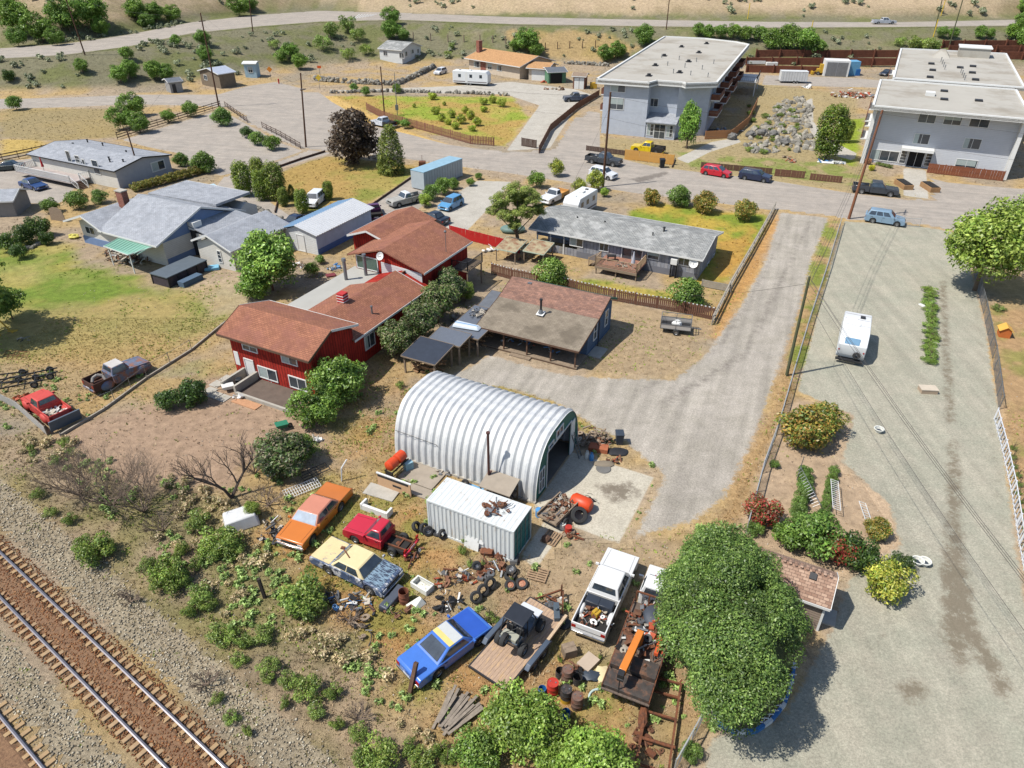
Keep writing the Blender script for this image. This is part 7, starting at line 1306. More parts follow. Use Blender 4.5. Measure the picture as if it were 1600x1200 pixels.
fence('white_lattice_fence', 'white panelled fence along the right edge of the gravel lot', [(1553,655),(1566,705),(1580,770),(1592,850),(1612,960),(1635,1080)], 'board', 1.0, M_wf, M_wf, .55, .09, rails=(.1,.95), rh=.08, posts=1.6)
fence('red_fence', 'bright red board fence beside the pale driveway', [(703,368),(750,380),(812,396)], 'board', 1.3, M_red, M_red, .18, .17, rails=(.3,.98))
fence('plank_fence', 'yellow stained plank fence before the blue apartments', [(976,249),(1012,253),(1052,258)], 'board', 1.6, mat('yellow_stained_planks', C(216,162,84), .8, var=.15), None, .3, .29, rails=(.3,.98), pick=False)
fence('plank_fence', 'dark plank fence left of the yellow one', [(916,235),(976,243)], 'board', .8, M_ranch, M_ranch, .3, .28, rails=(.98,))
fence('timber_fence', 'brown timber fence of the driveway left of the blue apartments', [(842,240),(860,205),(900,172),(936,150)], 'board', 1.3, M_pick, M_pick, .3, .28, rails=(.98,))
fence('timber_fence', 'short brown fence at the driveway mouth', [(815,228),(838,232)], 'board', 1.4, M_ranch, M_ranch, .25, .22, rails=(.98,))
fence('picket_fence', 'reddish leaning picket fence around the field', [(573,172),(600,186),(640,198),(690,212),(735,225),(772,228)], 'board', 1.5, mat('reddish_pickets', C(146,100,82), .9, var=.3), None, .3, .2, rails=(.5,))
fence('rail_fence', 'dark ranch rail fence at upper left behind the mobile home', [(184,218),(230,203),(280,188),(345,168)], 'rail', 1.3, M_ranch, M_ranch, rails=(.25,.6,.92), rh=.14, posts=2.5)
fence('rail_fence', 'dark rail fence on the parking area corner', [(352,167),(387,192)], 'rail', 1.1, M_ranch, M_ranch, rails=(.3,.6,.92), rh=.12, posts=2.5)
fence('rail_fence', 'dark ranch rail fence beside the dark green car', [(-20,258),(30,248),(76,238)], 'rail', 1.3, M_ranch, M_ranch, rails=(.25,.6,.92), rh=.14)
fence('rail_fence', 'brown rail fence beside the round bushes at the street bend', [(410,200),(440,215),(470,233)], 'rail', 1.1, M_ranch, M_ranch, rails=(.3,.6,.92), rh=.12)
fence('low_fence', 'brown board fence along the kerb, left one of the pair', [(1210,275),(1256,279)], 'board', 1.1, M_pick, M_pick, .4, .38, rails=(.95,)); fence('low_fence', 'brown board fence along the kerb, right one of the pair', [(1265,281),(1314,286)], 'board', 1.0, M_pick, M_pick, .4, .38, rails=(.95,))
fence('low_fence', 'tan board fence behind the red and navy cars', [(1095,262),(1150,267),(1205,272)], 'board', .9, M_dwood, M_dwood, .5, .47, rails=(.95,))
fence('plank_fence', 'brown stained plank fence before the grey apartment block', [(1448,270),(1500,276),(1566,283)], 'board', 1.5, mat('brown_stain', C(140,84,58), .85, var=.35, vs=2), None, .35, .34, rails=(.95,))
fence('plank_fence', 'tan fence below the blue apartment balconies', [(1101,218),(1142,216),(1168,195),(1182,165)], 'board', 1.5, mat('tan_stain', C(190,136,92), .85, var=.2), None, .35, .34, rails=(.95,))
fence('post_row', 'row of bare posts below the highway', [(646,62),(700,66),(750,66),(790,68)], 'rail', 1.9, M_wood, M_wood, rails=(.9,), rh=.02, rt=.02, posts=4.5, pr=.16)
fence('post_row', 'row of vineyard stakes left of the blue apartments', [(852,78),(890,76),(930,75)], 'rail', 1.8, M_dwood, M_dwood, rails=(.8,), rh=.02, rt=.02, posts=4, pr=.12)
fence('garden_edging', 'grey timber edging between lawn and bare garden', [(95,682),(165,640),(230,592),(300,548),(352,505)], 'rail', .25, M_grail, M_grail, rails=(.5,), rh=.2, rt=.12, posts=3.4, pr=.04)
fence('wire_fence', 'thin wire fence of the old pickups', [(120,652),(180,628),(230,590),(300,548)], 'rail', 1.1, M_steel, M_steel, rails=(.98,), rh=.02, rt=.02, pr=.03)
fence('sheet_fence', 'rusty corrugated sheet fence below the old red pickup', [(-25,612),(30,640),(75,680)], 'board', .8, mat('pale_corrugated_sheet', C(190,188,184), .6, .3, var=.15), M_wood, .5, .49, rails=(.9,))
for k,(a,c) in enumerate([((430,333),(440,292)),((560,336),(664,264)),((1055,250),(1050,262))]): fence('timber_kerb', ['kerb below the clipped cedars','timber kerb along the corner lawn','kerb by the apartment path'][k], [a,c], 'rail', .3, M_ranch, M_ranch, rails=(.5,), rh=.3, rt=.12, pr=.05)
fence('timber_kerb', 'long dark kerb between lawn and curved driveway', [(436,262),(470,250),(508,238)], 'rail', .35, M_ranch, M_ranch, rails=(.5,), rh=.35, rt=.14, pr=.05)
# timber retaining walls behind the apartments
M_tw = mat('red_brown_timber', C(120,72,52), .9, var=.3, vs=1, bump=.2)
for k,(x0,y0,x1,y1,z) in enumerate([(1165,113,1335,117,0),(1165,101,1400,105,1.2),(1180,90,1400,93,2.4),(1480,83,1700,84,2.6),(1470,75,1700,74,3.8),(1560,92,1700,94,1.6)]):
    a, c = G(x0,y0), G(x1,y1); e = thing('retaining_wall', ['lowest red brown timber wall behind the cargo trailer','middle timber wall behind the cargo trailer','topmost timber wall under the green thicket','upper timber wall right of the poles','highest timber terrace at the right edge','lowest timber wall behind the grey apartments'][k], 'wall', a)
    d = c-a; d[2] = 0
    for j in range(4): MB().beam((0,0,.2+j*.46),(d[0],d[1],.2+j*.46), .3, .44).build('timber', M_tw, e)
    n = int(np.linalg.norm(d)/6)
    for j in range(n+1): MB().box(d[0]*j/n-.15,d[0]*j/n+.15,d[1]*j/n-.45,d[1]*j/n-.16,-.3,2.1).build('post', M_tw, e)
# ------------------------------------------------------------------ stones
def stonemesh(seed): return MB().ell((0,0,0),(.5,.42,.36),7,4,.22,random.Random(seed)).mesh('stone', mat('pale_rock', C(172,166,152), .95, var=.3, vs=2, bump=.4) if seed % 2 else mat('grey_rock', C(138,134,124), .95, var=.3, vs=2, bump=.4))
STM = [stonemesh(i) for i in range(5)]
e = thing('rock_garden', 'tumbled grey rock garden between the two apartment blocks', 'rock garden', P(1215,200)); o = P(1215,200); r_ = random.Random(6); RG = pw([(1256,150),(1270,170),(1262,205),(1280,238),(1180,240),(1160,225),(1180,200),(1215,160)]); cnt = 0
while cnt < 290:
    x = r_.uniform(RG[:,0].min(), RG[:,0].max()); y = r_.uniform(RG[:,1].min(), RG[:,1].max())
    if sdf(RG, np.array([x]), np.array([y]))[0] > 0: part(STM[cnt % 5], 'stone', e, (x-o[0],y-o[1],.05), (r_.random()*3,r_.random()*3,r_.random()*6), (r_.uniform(.5,1.7),)*3); cnt += 1
def stonewall(label, pts, n, h=.9, s=.7):
    Q = [G(*p) for p in pts]; e = thing('stone_wall', label, 'wall', Q[0]); r = random.Random(n)
    for k in range(n): t = r.random()*(len(Q)-1); i = int(t); p = Q[i]+(Q[i+1]-Q[i])*(t-i)-Q[0]; part(STM[k % 5], 'stone', e, (p[0]+r.uniform(-.15,.15),p[1]+r.uniform(-.15,.15),p[2]+r.random()*h), (r.random(),r.random(),r.random()*6), (s*r.uniform(.8,1.5),)*3)
stonewall('dry stone wall below the white cottage', [(488,126),(550,131),(620,134),(655,118),(680,105)], 240, 1.0, .9); stonewall('low stone edging above the fenced field', [(515,146),(600,144),(700,146),(795,150)], 150, .6, .7); stonewall('loose rocks along the driveway under the cedars', [(380,318),(410,330),(440,345)], 30, .3, .6); stonewall('stone heap edge behind the carport', [(880,100),(920,102),(950,104)], 60, .7, .8); stonewall('rocks beside the left lawn border', [(20,395),(50,388),(85,372)], 36, .2, .5)
# flagstone edge, curved blue kerb round the big tree
KB = [(1113,1112),(1118,1132),(1150,1147),(1180,1145),(1205,1128),(1225,1103),(1236,1070),(1240,1040)]
e = thing('curved_kerb', 'curved blue and white kerb around the foot of the big round tree', 'kerb', P(*KB[0])); o = P(*KB[0]); M_bk = mat('blue_kerb_paint', C(70,130,190), .6, var=.2)
for k,(p,a,L) in enumerate(resample([P(*q) for q in KB], .45)): MB().cbox((0,0,.14),(L*.96,.16,.28)).build('kerb_block', M_bk if k % 3 else M_white, e).matrix_local = Matrix.Translation((p[0]-o[0],p[1]-o[1],0)) @ Matrix.Rotation(a,4,'Z')
for k in range(10):
    t = k/9; a = P(1235-t*80, 1065+t*75) if 0 else P(*[(1238,1050),(1236,1062),(1232,1075),(1228,1088),(1222,1100),(1216,1110),(1208,1118),(1200,1124),(1192,1130),(1183,1136)][k]); 
    MB().box(-.02,.02,-.02,.02,0,.5).box(-.2,.2,-.02,.02,.4,.44).build('edging_hoop', M_white, e).matrix_local = Matrix.Translation((a[0]-o[0],a[1]-o[1],0))
# ------------------------------------------------------------------ scrap yard and household things
def at(x, y, z=0.0): q = P(x, y, z); return np.array([q[0], q[1], 0.0])
def single(mb, name, m, label, cat, x, y, z0=0.0, rz=0.0, rx=0.0, ry=0.0, zp=0.0, smooth=False, bevel=0, group=None, loc=None):
    o = mb.build(name, m, None, smooth=smooth, bevel=bevel); p = at(x, y, zp) if loc is None else loc; o.location = (float(p[0]), float(p[1]), z0 if loc is None else float(loc[2])); o.rotation_euler = (rx, ry, rz); return tag(o, label, cat, group)
def tyre(x, y, label, r=.33, w=.22, tilt=0.0, rz=0.0, rim=None, z0=None, lean=0):
    """tilt 0 lies flat, pi/2 stands upright"""
    p = at(x, y, .15); e = thing('tyre', label, 'tyre', (p[0], p[1], 0), rz, 'old tyres in the scrap yard'); z = (w/2 if tilt < .5 else r*math.sin(tilt)+w/2*math.cos(tilt)) if z0 is None else z0
    t = MB().lathe([(r*.58,-w/2),(r*.92,-w/2),(r,-w*.3),(r,w*.3),(r*.92,w/2),(r*.58,w/2),(r*.66,w*.3),(r*.66,-w*.3),(r*.58,-w/2)], axis='z', n=22).build('tyre_casing', M_tyre, e, smooth=True); t.location = (0,0,z); t.rotation_euler = (tilt,0,0)
    if rim: d = MB().lathe([(.01,.02),(r*.3,.03),(r*.5,-.02),(r*.6,.06)], n=18).build('rim', rim, e, smooth=True); d.location = (0,0,z+.02); d.rotation_euler = (tilt,0,0)
    return e
M_orim = mat('rusty_orange_rim', C(196,140,112), .8, var=.3, vs=6)
tyre(744,937,'tyre leaning nearest the blue car bonnet',.36,.24,1.0,.4); tyre(755,926,'middle tyre of the leaning row of three',.36,.24,1.0,.5); tyre(766,916,'rearmost tyre of the leaning row of three',.38,.26,1.0,.6)
tyre(797,916,'wheel with rusty pale rim beside the green weeds',.33,.2,.5,.3,M_orim); tyre(815,912,'tyre with white rim right of the rusty wheel',.38,.24,.3,.2,M_orim); tyre(799,893,'black alloy wheel with star spokes lying on tyres',.33,.2,.15,0,M_rim,.3); tyre(797,899,'dark tyre under the star spoked wheel',.36,.22,0,0)
tyre(745,890,'grey wheel hub standing on the scrap heap',.28,.18,1.1,.2,M_rim,.5); tyre(651,826,'dull tyre at the left end of the container row',.34,.24,.9,1.2); tyre(663,829,'second tyre beside the container corner',.34,.24,1.1,.9); tyre(669,833,'wheel with white rim leaning on the container',.33,.2,1.2,.3,M_rim); tyre(684,831,'wheel with grey hubcap flat by the container',.34,.22,.4,.2,M_rim); tyre(692,838,'rightmost tyre against the container side',.33,.22,1.2,.8)
tyre(904,811,'fat tractor tyre leaning on the orange tank',.55,.34,.75,.2); tyre(727,757,'small wheel against the metal hut wall',.28,.16,1.3,-.4,M_rim); tyre(832,760,'little wheel hanging on the hut corner',.22,.12,1.4,-.4,M_rim,1.7)
def barrel(x, y, label, r=.29, h=.88, m=None, m2=None, open_=False, nm='oil_drum', z=None, cat='barrel', lying=None):
    p = at(x, y, 0); e = thing(nm, label, cat, p, 0, 'drums and buckets in the yard'); b = MB(); pr = [(r,0),(r,h*.31),(r*1.04,h*.33),(r,h*.35),(r,h*.64),(r*1.04,h*.66),(r,h*.68),(r,h)]; 
    b.lathe(pr+([(r*.94,h),(r*.92,h*.1),(.01,h*.08)] if open_ else [(r*.96,h),(r*.95,h-.025),(.01,h-.025)]), n=22); o = b.build('drum_wall', m, e, smooth=True)
    if m2: MB().lathe([(r*1.012,.0),(r*1.012,h*.3)], n=22).build('painted_band', m2, e, smooth=True)
    if not open_: MB().cyl((r*.5,0,h-.03),(r*.5,0,h+.0),.04,n=8).cyl((-r*.4,r*.3,h-.03),(-r*.4,r*.3,h),.03,n=8).build('bung', M_steel, e)
    return e
M_bred = mat('red_drum', C(196,62,48), .5, var=.25, vs=3); M_bblk = mat('dark_drum', C(58,56,56), .6, var=.35, vs=3, col2=C(110,90,80), ms=4, thr=.6); M_brst = mat('rusty_drum', C(120,96,84), .8, var=.3, vs=4, col2=C(120,70,48), ms=3); M_bblu = mat('blue_plastic', C(40,110,180), .4); M_yel = mat('yellow_paint_drum', C(200,160,50), .6, var=.2)
barrel(863,1083,'red drum with a pale label on its lid',m=M_bred); MB().box(-.12,.16,-.08,.08,.865,.88).build('lid_label', M_white, COL.objects[-1].parent if COL.objects[-1].parent else None) if 0 else None
barrel(886,1062,'dark rusty drum at the back of the drum group',m=M_brst); barrel(884,1093,'black drum with yellow painted base',m=M_bblk,m2=M_yel); barrel(901,1104,'rust lidded drum standing in front of the drum group',m=M_brst); barrel(902,1067,'small dark open drum right of the back drum',r=.24,h=.5,m=M_bblk,open_=True); barrel(875,1056,'black open tub left of the back drum',r=.24,h=.45,m=M_bblk,open_=True)
barrel(847,1084,'blue bucket by the red drum',r=.2,h=.45,m=M_bblu,open_=True,nm='bucket',cat='bucket'); barrel(884,1121,'bright blue bucket alone below the drums',r=.2,h=.5,m=M_bblu,open_=True,nm='bucket',cat='bucket')
barrel(632,940,'tall open rusted barrel beside the black sheet',m=mat('red_rust_barrel', C(138,84,62), .9, var=.3, vs=4),open_=True); MB()
# wheelie bins
def bin_(x, y, label, m, rz=0, s=1.0):
    p = at(x, y, 0); e = thing('wheelie_bin', label, 'bin', p, rz, None); MB().hexa([(-.22*s,-.25*s,.05),(.22*s,-.25*s,.05),(.22*s,.25*s,.05),(-.22*s,.25*s,.05),(-.3*s,-.33*s,.95*s),(.3*s,-.33*s,.95*s),(.3*s,.35*s,.95*s),(-.3*s,.35*s,.95*s)]).build('bin_body', m, e, bevel=.02); MB().hexa([(-.32*s,-.35*s,.95*s),(.32*s,-.35*s,.95*s),(.32*s,.4*s,.95*s),(-.32*s,.4*s,.95*s),(-.3*s,-.3*s,1.03*s),(.3*s,-.3*s,1.03*s),(.3*s,.36*s,1.05*s),(-.3*s,.36*s,1.05*s)]).build('bin_lid', m, e, bevel=.02)
    for s2 in (-1,1): wheel(e, s2*.25*s, .3*s, .1, .05)
M_bin = mat('dark_blue_grey_plastic', C(62,72,84), .5); bin_(967,693,'dark wheelie bin at the edge of the gravel by the woodpile',M_bin); bin_(1034,262,'black wheelie bin on the street before the yellow fence',mat('black_plastic', C(36,40,44), .5),0,1.35)
# pallets
def pallet(x, y, rz, label, z=0): 
    p = at(x, y, 0); p[2] = z; e = thing('pallet', label, 'pallet', p, rz); m = mat('pallet_wood', C(168,140,110), .9, var=.25, vs=5)
    for k in range(6): MB().box(-.6,.6,-.5+k*.18,-.5+k*.18+.11,.11,.135).build('slat', m, e)
    for k in (-.55,0,.55): MB().box(k-.04,k+.04,-.5,.51,.0,.108).build('bearer', m, e)
pallet(840,899,rad(-30)+.2,'bare wooden pallet lying right of the star wheel'); pallet(862,842,rad(60),'old pallet by the corner of the teal doors'); 
# white tub, cowl, sheets
M_tub = mat('white_enamel', C(236,236,226), .35, var=.05)
tb = MB().hexa([(-.5,-.28,0),(.5,-.28,0),(.5,.28,0),(-.5,.28,0),(-.62,-.36,.42),(.62,-.36,.42),(.62,.36,.42),(-.62,.36,.42)]); e = thing('bathtub', 'white tub lying in the straw beside the rusted barrel', 'tub', at(660,915,.2), rad(-35)); rimt = MB(); 
for a_ in ((-.62,-.36,.62,-.28),(-.62,.28,.62,.36),(-.62,-.28,-.5,.28),(.5,-.28,.62,.28)): rimt.box(a_[0],a_[2],a_[1],a_[3],0,.42)
rimt.box(-.5,.5,-.28,.28,.0,.08); rimt.build('tub_shell', M_tub, e, bevel=.03)
single(MB().hexa([(-.55,-.4,0),(.5,-.3,0),(.5,.3,0),(-.5,.4,0),(-.5,-.3,.1),(.3,-.1,.42),(.3,.1,.42),(-.5,.3,.12)]),'engine_cowl',M_tub,'crumpled white cowl below the white tub','cowl',651,945,rz=.7,bevel=.03)
single(MB().hexa([(-.9,-.33,0),(.9,-.33,0),(.9,.33,0),(-.9,.33,0),(-.85,-.28,.3),(.85,-.28,.42),(.85,.28,.42),(-.85,.28,.3)]),'truck_bonnet',mat('dark_slate_sheet', C(84,90,102), .4),'dark bonnet leaning at the nose of the cream sedan','bonnet',614,938,rz=rad(58),bevel=.04)
# white bumper channel, slab, panel board
e = thing('white_bed_panel', 'white C shaped bumper piece behind the red cab', 'panel', at(585,797,.3), rad(-26)); MB().box(-1.0,1.0,-.1,.1,0,.45).build('long_panel', M_white, e, bevel=.02); [MB().box(s*1.0-.08,s*1.0+.08,-.1,.55,0,.5).build('end_panel', M_white, e, bevel=.02) for s in (-1,1)]
single(MB().box(-1.15,1.15,-.55,.55,0,.1),'concrete_slab',M_conc,'loose tilted concrete slab in the straw grass','slab',596,770,rz=rad(-22),rx=.05)
e = thing('upright_panel', 'upright tan board panel with two grey strips left of the hut', 'panel', at(617,768,0), rad(-27)); MB().box(-1.35,1.35,-.04,.04,.05,1.15).build('panel_sheet', mat('tan_panel', C(216,176,136), .7, var=.1), e); MB().box(-1.3,1.2,-.05,-.042,.9,1.1).box(-.1,.6,-.05,-.042,.45,.62).build('grey_strip', M_dsteel, e); MB().box(-1.4,1.4,-.06,.06,1.12,1.2).build('top_rail', M_white, e)
# orange fuel tanks on a stand
e = thing('fuel_tank', 'two orange fuel tanks on a black frame beside the hut', 'tank', at(622,738,0), rad(60)); M_otank = mat('orange_tank', C(222,80,40), .45, var=.15)
for k, y in enumerate((-.02,)): pass
for x0 in (-.55,.35):
    b_ = MB(); b_.lathe([(.01,-.42),(.3,-.4),(.38,-.33),(.38,.33),(.3,.4),(.01,.42)], c=(x0,0,1.15), axis='x', n=18); b_.build('tank_shell', M_otank, e, smooth=True)
MB().beam((-1,-.3,.72),(.9,-.3,.72),.08,.08).beam((-1,.3,.72),(.9,.3,.72),.08,.08).box(-.95,-.87,-.32,.32,0,.7).box(.75,.83,-.32,.32,0,.7).build('stand', M_blk, e); single(MB().box(-.3,.3,-.2,.2,0,.7),'generator_box',mat('pale_blue_metal', C(150,190,206)),'pale blue box under the orange tanks','box',639,734,rz=.6)
# lattice frames
def lattice(label, x, y, L, W_, nx, ny, rz, m, tilt=.1, nm='lattice_frame', cat='frame', z=.15):
    e = thing(nm, label, cat, at(x, y, .1), rz); b = MB()
    for k in range(nx+1): b.beam((-L/2+L*k/nx,-W_/2,0),(-L/2+L*k/nx,W_/2,0),.03,.03)
    for k in range(ny+1): b.beam((-L/2,-W_/2+W_*k/ny,.02),(L/2,-W_/2+W_*k/ny,.02),.035,.03)
    o = b.build('bars', m, e); o.location = (0,0,z); o.rotation_euler = (tilt,0,0); return e
lattice('white barred frame lying between thicket and orange car',472,764,2.4,.9,14,3,rad(35),M_white); lattice('dark barred rack behind the white barred frame',492,738,2.0,.8,3,3,rad(40),M_dsteel); lattice('rusted grille frame beside the blue car',652,1048,2.0,.8,9,2,rad(-30),M_rust,.5)
lattice('white ladder trellis standing among the vines',1302,783,3.0,.5,14,1,rad(72),M_white,.2,'ladder_trellis','trellis',.7); lattice('white lattice panel right of the bare garden strip',1351,815,2.6,.45,10,1,rad(80),M_white,.3,'ladder_trellis','trellis',.6)
single(MB().tube([(0,0,0),(.1,.1,1.1),(.5,.3,1.7)],.05,8),'bent_pipe',M_white,'bent white pipe standing by the orange car tail','pipe',534,752); single(MB().tube([(.5*math.cos(t),.5*math.sin(t),.05) for t in [k*.3 for k in range(8)]],.06,8),'curved_hose',mat('pale_green_hose', C(196,216,212)),'curved pale hose right of the drums','hose',936,1092,rz=1.2)
# scrap heaps: many small parts, each heap is a thing
HP = [('steel_offcut',M_rust),('grey_part',M_steel),('black_part',M_blk),('orange_part',mat('orange_red_scrap', C(184,88,56), .7, var=.2)),('wood_piece',M_wood),('white_part',M_white),('pale_part',mat('pale_scrap', C(190,180,164), .7)),('brown_part',mat('brown_scrap', C(130,92,70), .9, var=.3)),('blue_part',mat('blue_scrap', C(80,130,180), .5))]
HM = {}
def heap(x, y, L, W_, n, label, mix, seed, z=0.0, rz=0.0, hgt_=.35, sz=(.12,.5), nm='scrap_heap', cat='scrap heap', loc=None):
    r = random.Random(seed); p = at(x, y, z) if loc is None else np.array(loc); p[2] = z if loc is None else p[2]; e = thing(nm, label, cat, p, rz)
    for k in range(n):
        nmp, m = HP[r.choice(mix)]; t = r.randrange(5); key = (nmp, t)
        if key not in HM:
            b = MB()
            if t == 0: b.box(-.5,.5,-.12,.12,-.08,.08)
            elif t == 1: b.cyl((-.5,0,0),(.5,0,0),.1,n=8)
            elif t == 2: b.box(-.35,.35,-.28,.28,-.15,.15)
            elif t == 3: b.tube([(-.5,0,0),(-.2,.25,.05),(.2,.25,.1),(.5,-.05,0)],.05,6)
            else: b.lathe([(.15,-.08),(.4,-.08),(.4,.08),(.15,.08),(.15,-.08)], n=12)
            HM[key] = b.mesh(nmp, m)
        u, v = r.gauss(0,.33), r.gauss(0,.33); u = max(-.5,min(.5,u)); v = max(-.5,min(.5,v)); s = r.uniform(*sz); zz = abs(r.gauss(0,.4))*hgt_*(1-1.2*max(abs(u),abs(v)))+.08
        part(HM[key], nmp, e, (u*L, v*W_, zz), (r.gauss(0,.35), r.gauss(0,.35), r.random()*6.28), (s*r.uniform(.8,1.6), s, s))
    return e
heap(720,902,2.9,1.6,70,'heap of orange and grey machine parts above the blue car',[0,1,3,6,7,7,1,0],1,rz=.5,hgt_=.5); heap(703,945,1.3,.9,26,'mat of black hoses on a pale board',[2,2,1],2); heap(778,868,2.2,.6,34,'bent steel and angle iron along the container foot',[0,0,1,7],3,rz=rad(-27),sz=(.3,.9),hgt_=.3)
heap(770,893,1.5,.9,24,'rusty radiator and bars beside the star wheel',[0,1,7],4,sz=(.2,.7)); heap(425,833,1.6,2.2,46,'black and grey engine parts left of the orange car',[2,2,1,6],5,rz=.5,hgt_=.5); heap(648,868,1.1,1.3,30,'engine and gearbox parts on the bare chassis',[0,1,2,7],6,rz=.5,hgt_=.6,sz=(.15,.45)); heap(545,942,2.2,1.0,34,'pipes, a yellow drum and blue tub in the brush',[1,2,5,6,8],7,hgt_=.4,sz=(.2,.6)); heap(505,940,1.0,1.0,16,'dark cans by the green bush',[2,2,1],8,sz=(.2,.5)); heap(575,975,1.4,2.0,22,'old buckets and stumps below the cream sedan',[2,7,2,4],9,sz=(.25,.6)); heap(622,960,1.6,.6,10,'two dark clods left of the blue car',[2,7],10,sz=(.3,.5))
cz = CONT.e.location; heap(0,0,1.5,1.0,46,'rusty machine scrap on the white container roof',[0,7,7,0,1],11,hgt_=.35,sz=(.12,.5),loc=(*W(-19.68+4.3,27.0+1.3)[:2],2.6),rz=.3)
# scrap on the truck beds
wl = WPE.location; c0, s0 = math.cos(WPE.rotation_euler[2]), math.sin(WPE.rotation_euler[2]); tr = lambda x, y, z, e_=WPE: (e_.location[0]+math.cos(e_.rotation_euler[2])*x-math.sin(e_.rotation_euler[2])*y, e_.location[1]+math.sin(e_.rotation_euler[2])*x+math.cos(e_.rotation_euler[2])*y, e_.location[2]+z)
single(MB().box(-.3,.3,-.78,.78,0,.42).box(-.28,.28,-.76,-.02,.42,.45).box(-.28,.28,.02,.76,.42,.45),'toolbox',mat('glossy_black_box', C(56,62,72), .35),'black toolbox across the white pickup bed','toolbox',0,0,rz=WPE.rotation_euler[2],loc=tr(-1.25,0,.85),bevel=.03)
heap(0,0,1.5,1.4,60,'cords, tools and rusty parts in the white pickup bed',[0,3,7,7,6,1,5,0],12,loc=tr(-2.2,0,.85),rz=.3,hgt_=.3,sz=(.1,.4)); single(MB().box(-.2,.2,-.18,.18,0,.35).tube([(-.2,0,.35),(-.1,0,.45),(.1,0,.45),(.2,0,.35)],.02),'yellow_generator',M_yel,'small yellow generator in the white pickup bed','generator',0,0,loc=tr(-1.95,-.05,.9),rz=.8,bevel=.02)
heap(0,0,4.2,2.0,190,'jumbled scrap metal, hoses and tools on the flat bed truck',[0,0,1,2,3,5,6,7,7,1,7,0,2],13,loc=tr(-.4,0,1.06,FB),rz=FB.rotation_euler[2],hgt_=.55,sz=(.12,.6)); single(MB().ell((0,0,.2),(.6,.75,.32),14,8,.08),'tarp',mat('slate_tarp', C(74,80,90), .6, var=.2),'dark tarp bundle behind the white truck cab','tarp',0,0,loc=tr(.8,-.1,1.05,FB),smooth=True); single(MB().box(-.6,.6,-.1,.1,0,.2),'orange_beam',mat('red_orange_beam', C(220,96,50)),'short orange beam on the flat bed truck','beam',0,0,loc=tr(-1.0,-.8,1.3,FB),rz=FB.rotation_euler[2])
lr = ORP[0]; heap(0,0,1.3,1.1,22,'white boards in the old red pickup bed',[5,5,6],14,loc=tr(-1.5,0,.7,lr),rz=lr.rotation_euler[2],sz=(.3,.7),hgt_=.2); single(MB().box(-.05,.05,-1.15,1.15,.15,1.15),'steel_plate',mat('grey_blue_plate', C(98,110,124), .6, var=.15),'big grey plate standing at the tail of the old red pickup','steel plate',0,0,loc=tr(-2.75,0,0,lr),rz=lr.rotation_euler[2],ry=-.25)
ob = OBP[0]; single(MB().tube([(-.5,-.2,.1),(-.45,.1,.35),(-.1,.25,.5),(.3,.2,.4),(.5,-.1,.1)],.13,8),'loose_fender',mat('grey_fender', C(140,134,128), .6),'loose grey fender in the old blue pickup bed','fender',0,0,loc=tr(-1.5,.1,.7,ob),rz=.3,smooth=True)
# trailer frames at left
for k,(x,y,L,rz_,lb) in enumerate([(30,600,3.6,rad(24),'black boat trailer frame with wheels, lower of the stacked pair'),(55,588,3.4,rad(30),'black boat trailer frame above the lower one'),(12,590,3.0,rad(18),'twisted dark trailer frame at the left edge')]):
    e = thing('trailer_frame', lb, 'trailer', at(x,y,.3), rz_); b = MB(); b.beam((-L/2,-.5,.45),(L/2,-.35,.45),.09,.09).beam((-L/2,.5,.45),(L/2,.35,.45),.09,.09).beam((-L/2,-.5,.5),(-L/2-.9,0,.45),.08,.08).beam((-L/2,.5,.5),(-L/2-.9,0,.45),.08,.08); [b.beam((x_,-.5,.47),(x_,.5,.47),.07,.07) for x_ in (-L/3,0,L/3)]; b.build('frame', M_blk, e)
    for s in (-1,1): wheel(e, L*.32, s*.62, .3, .17)
heap(35,622,1.6,.8,20,'rusty orange hitch parts beside the old red pickup',[3,0,7],15,rz=.4); e = thing('swing', 'yellow posted swing with a yellow seat at the left edge', 'swing', at(6,525,0)); MB().beam((-.3,0,0),(-1.2,0,2.6),.1,.1).beam((.5,.6,0),(-1.0,.6,2.6),.1,.1).build('swing_post', M_yel, e); MB().box(.5,1.3,.0,.35,.45,.5).build('swing_seat', M_yel, e)
lattice('low rusty bedstead at the left edge lawn',25,556,2.2,.9,5,2,rad(-5),M_rust,.4); heap(38,532,1.0,.6,12,'grey mower and parts on the lawn edge',[1,2,6],16)
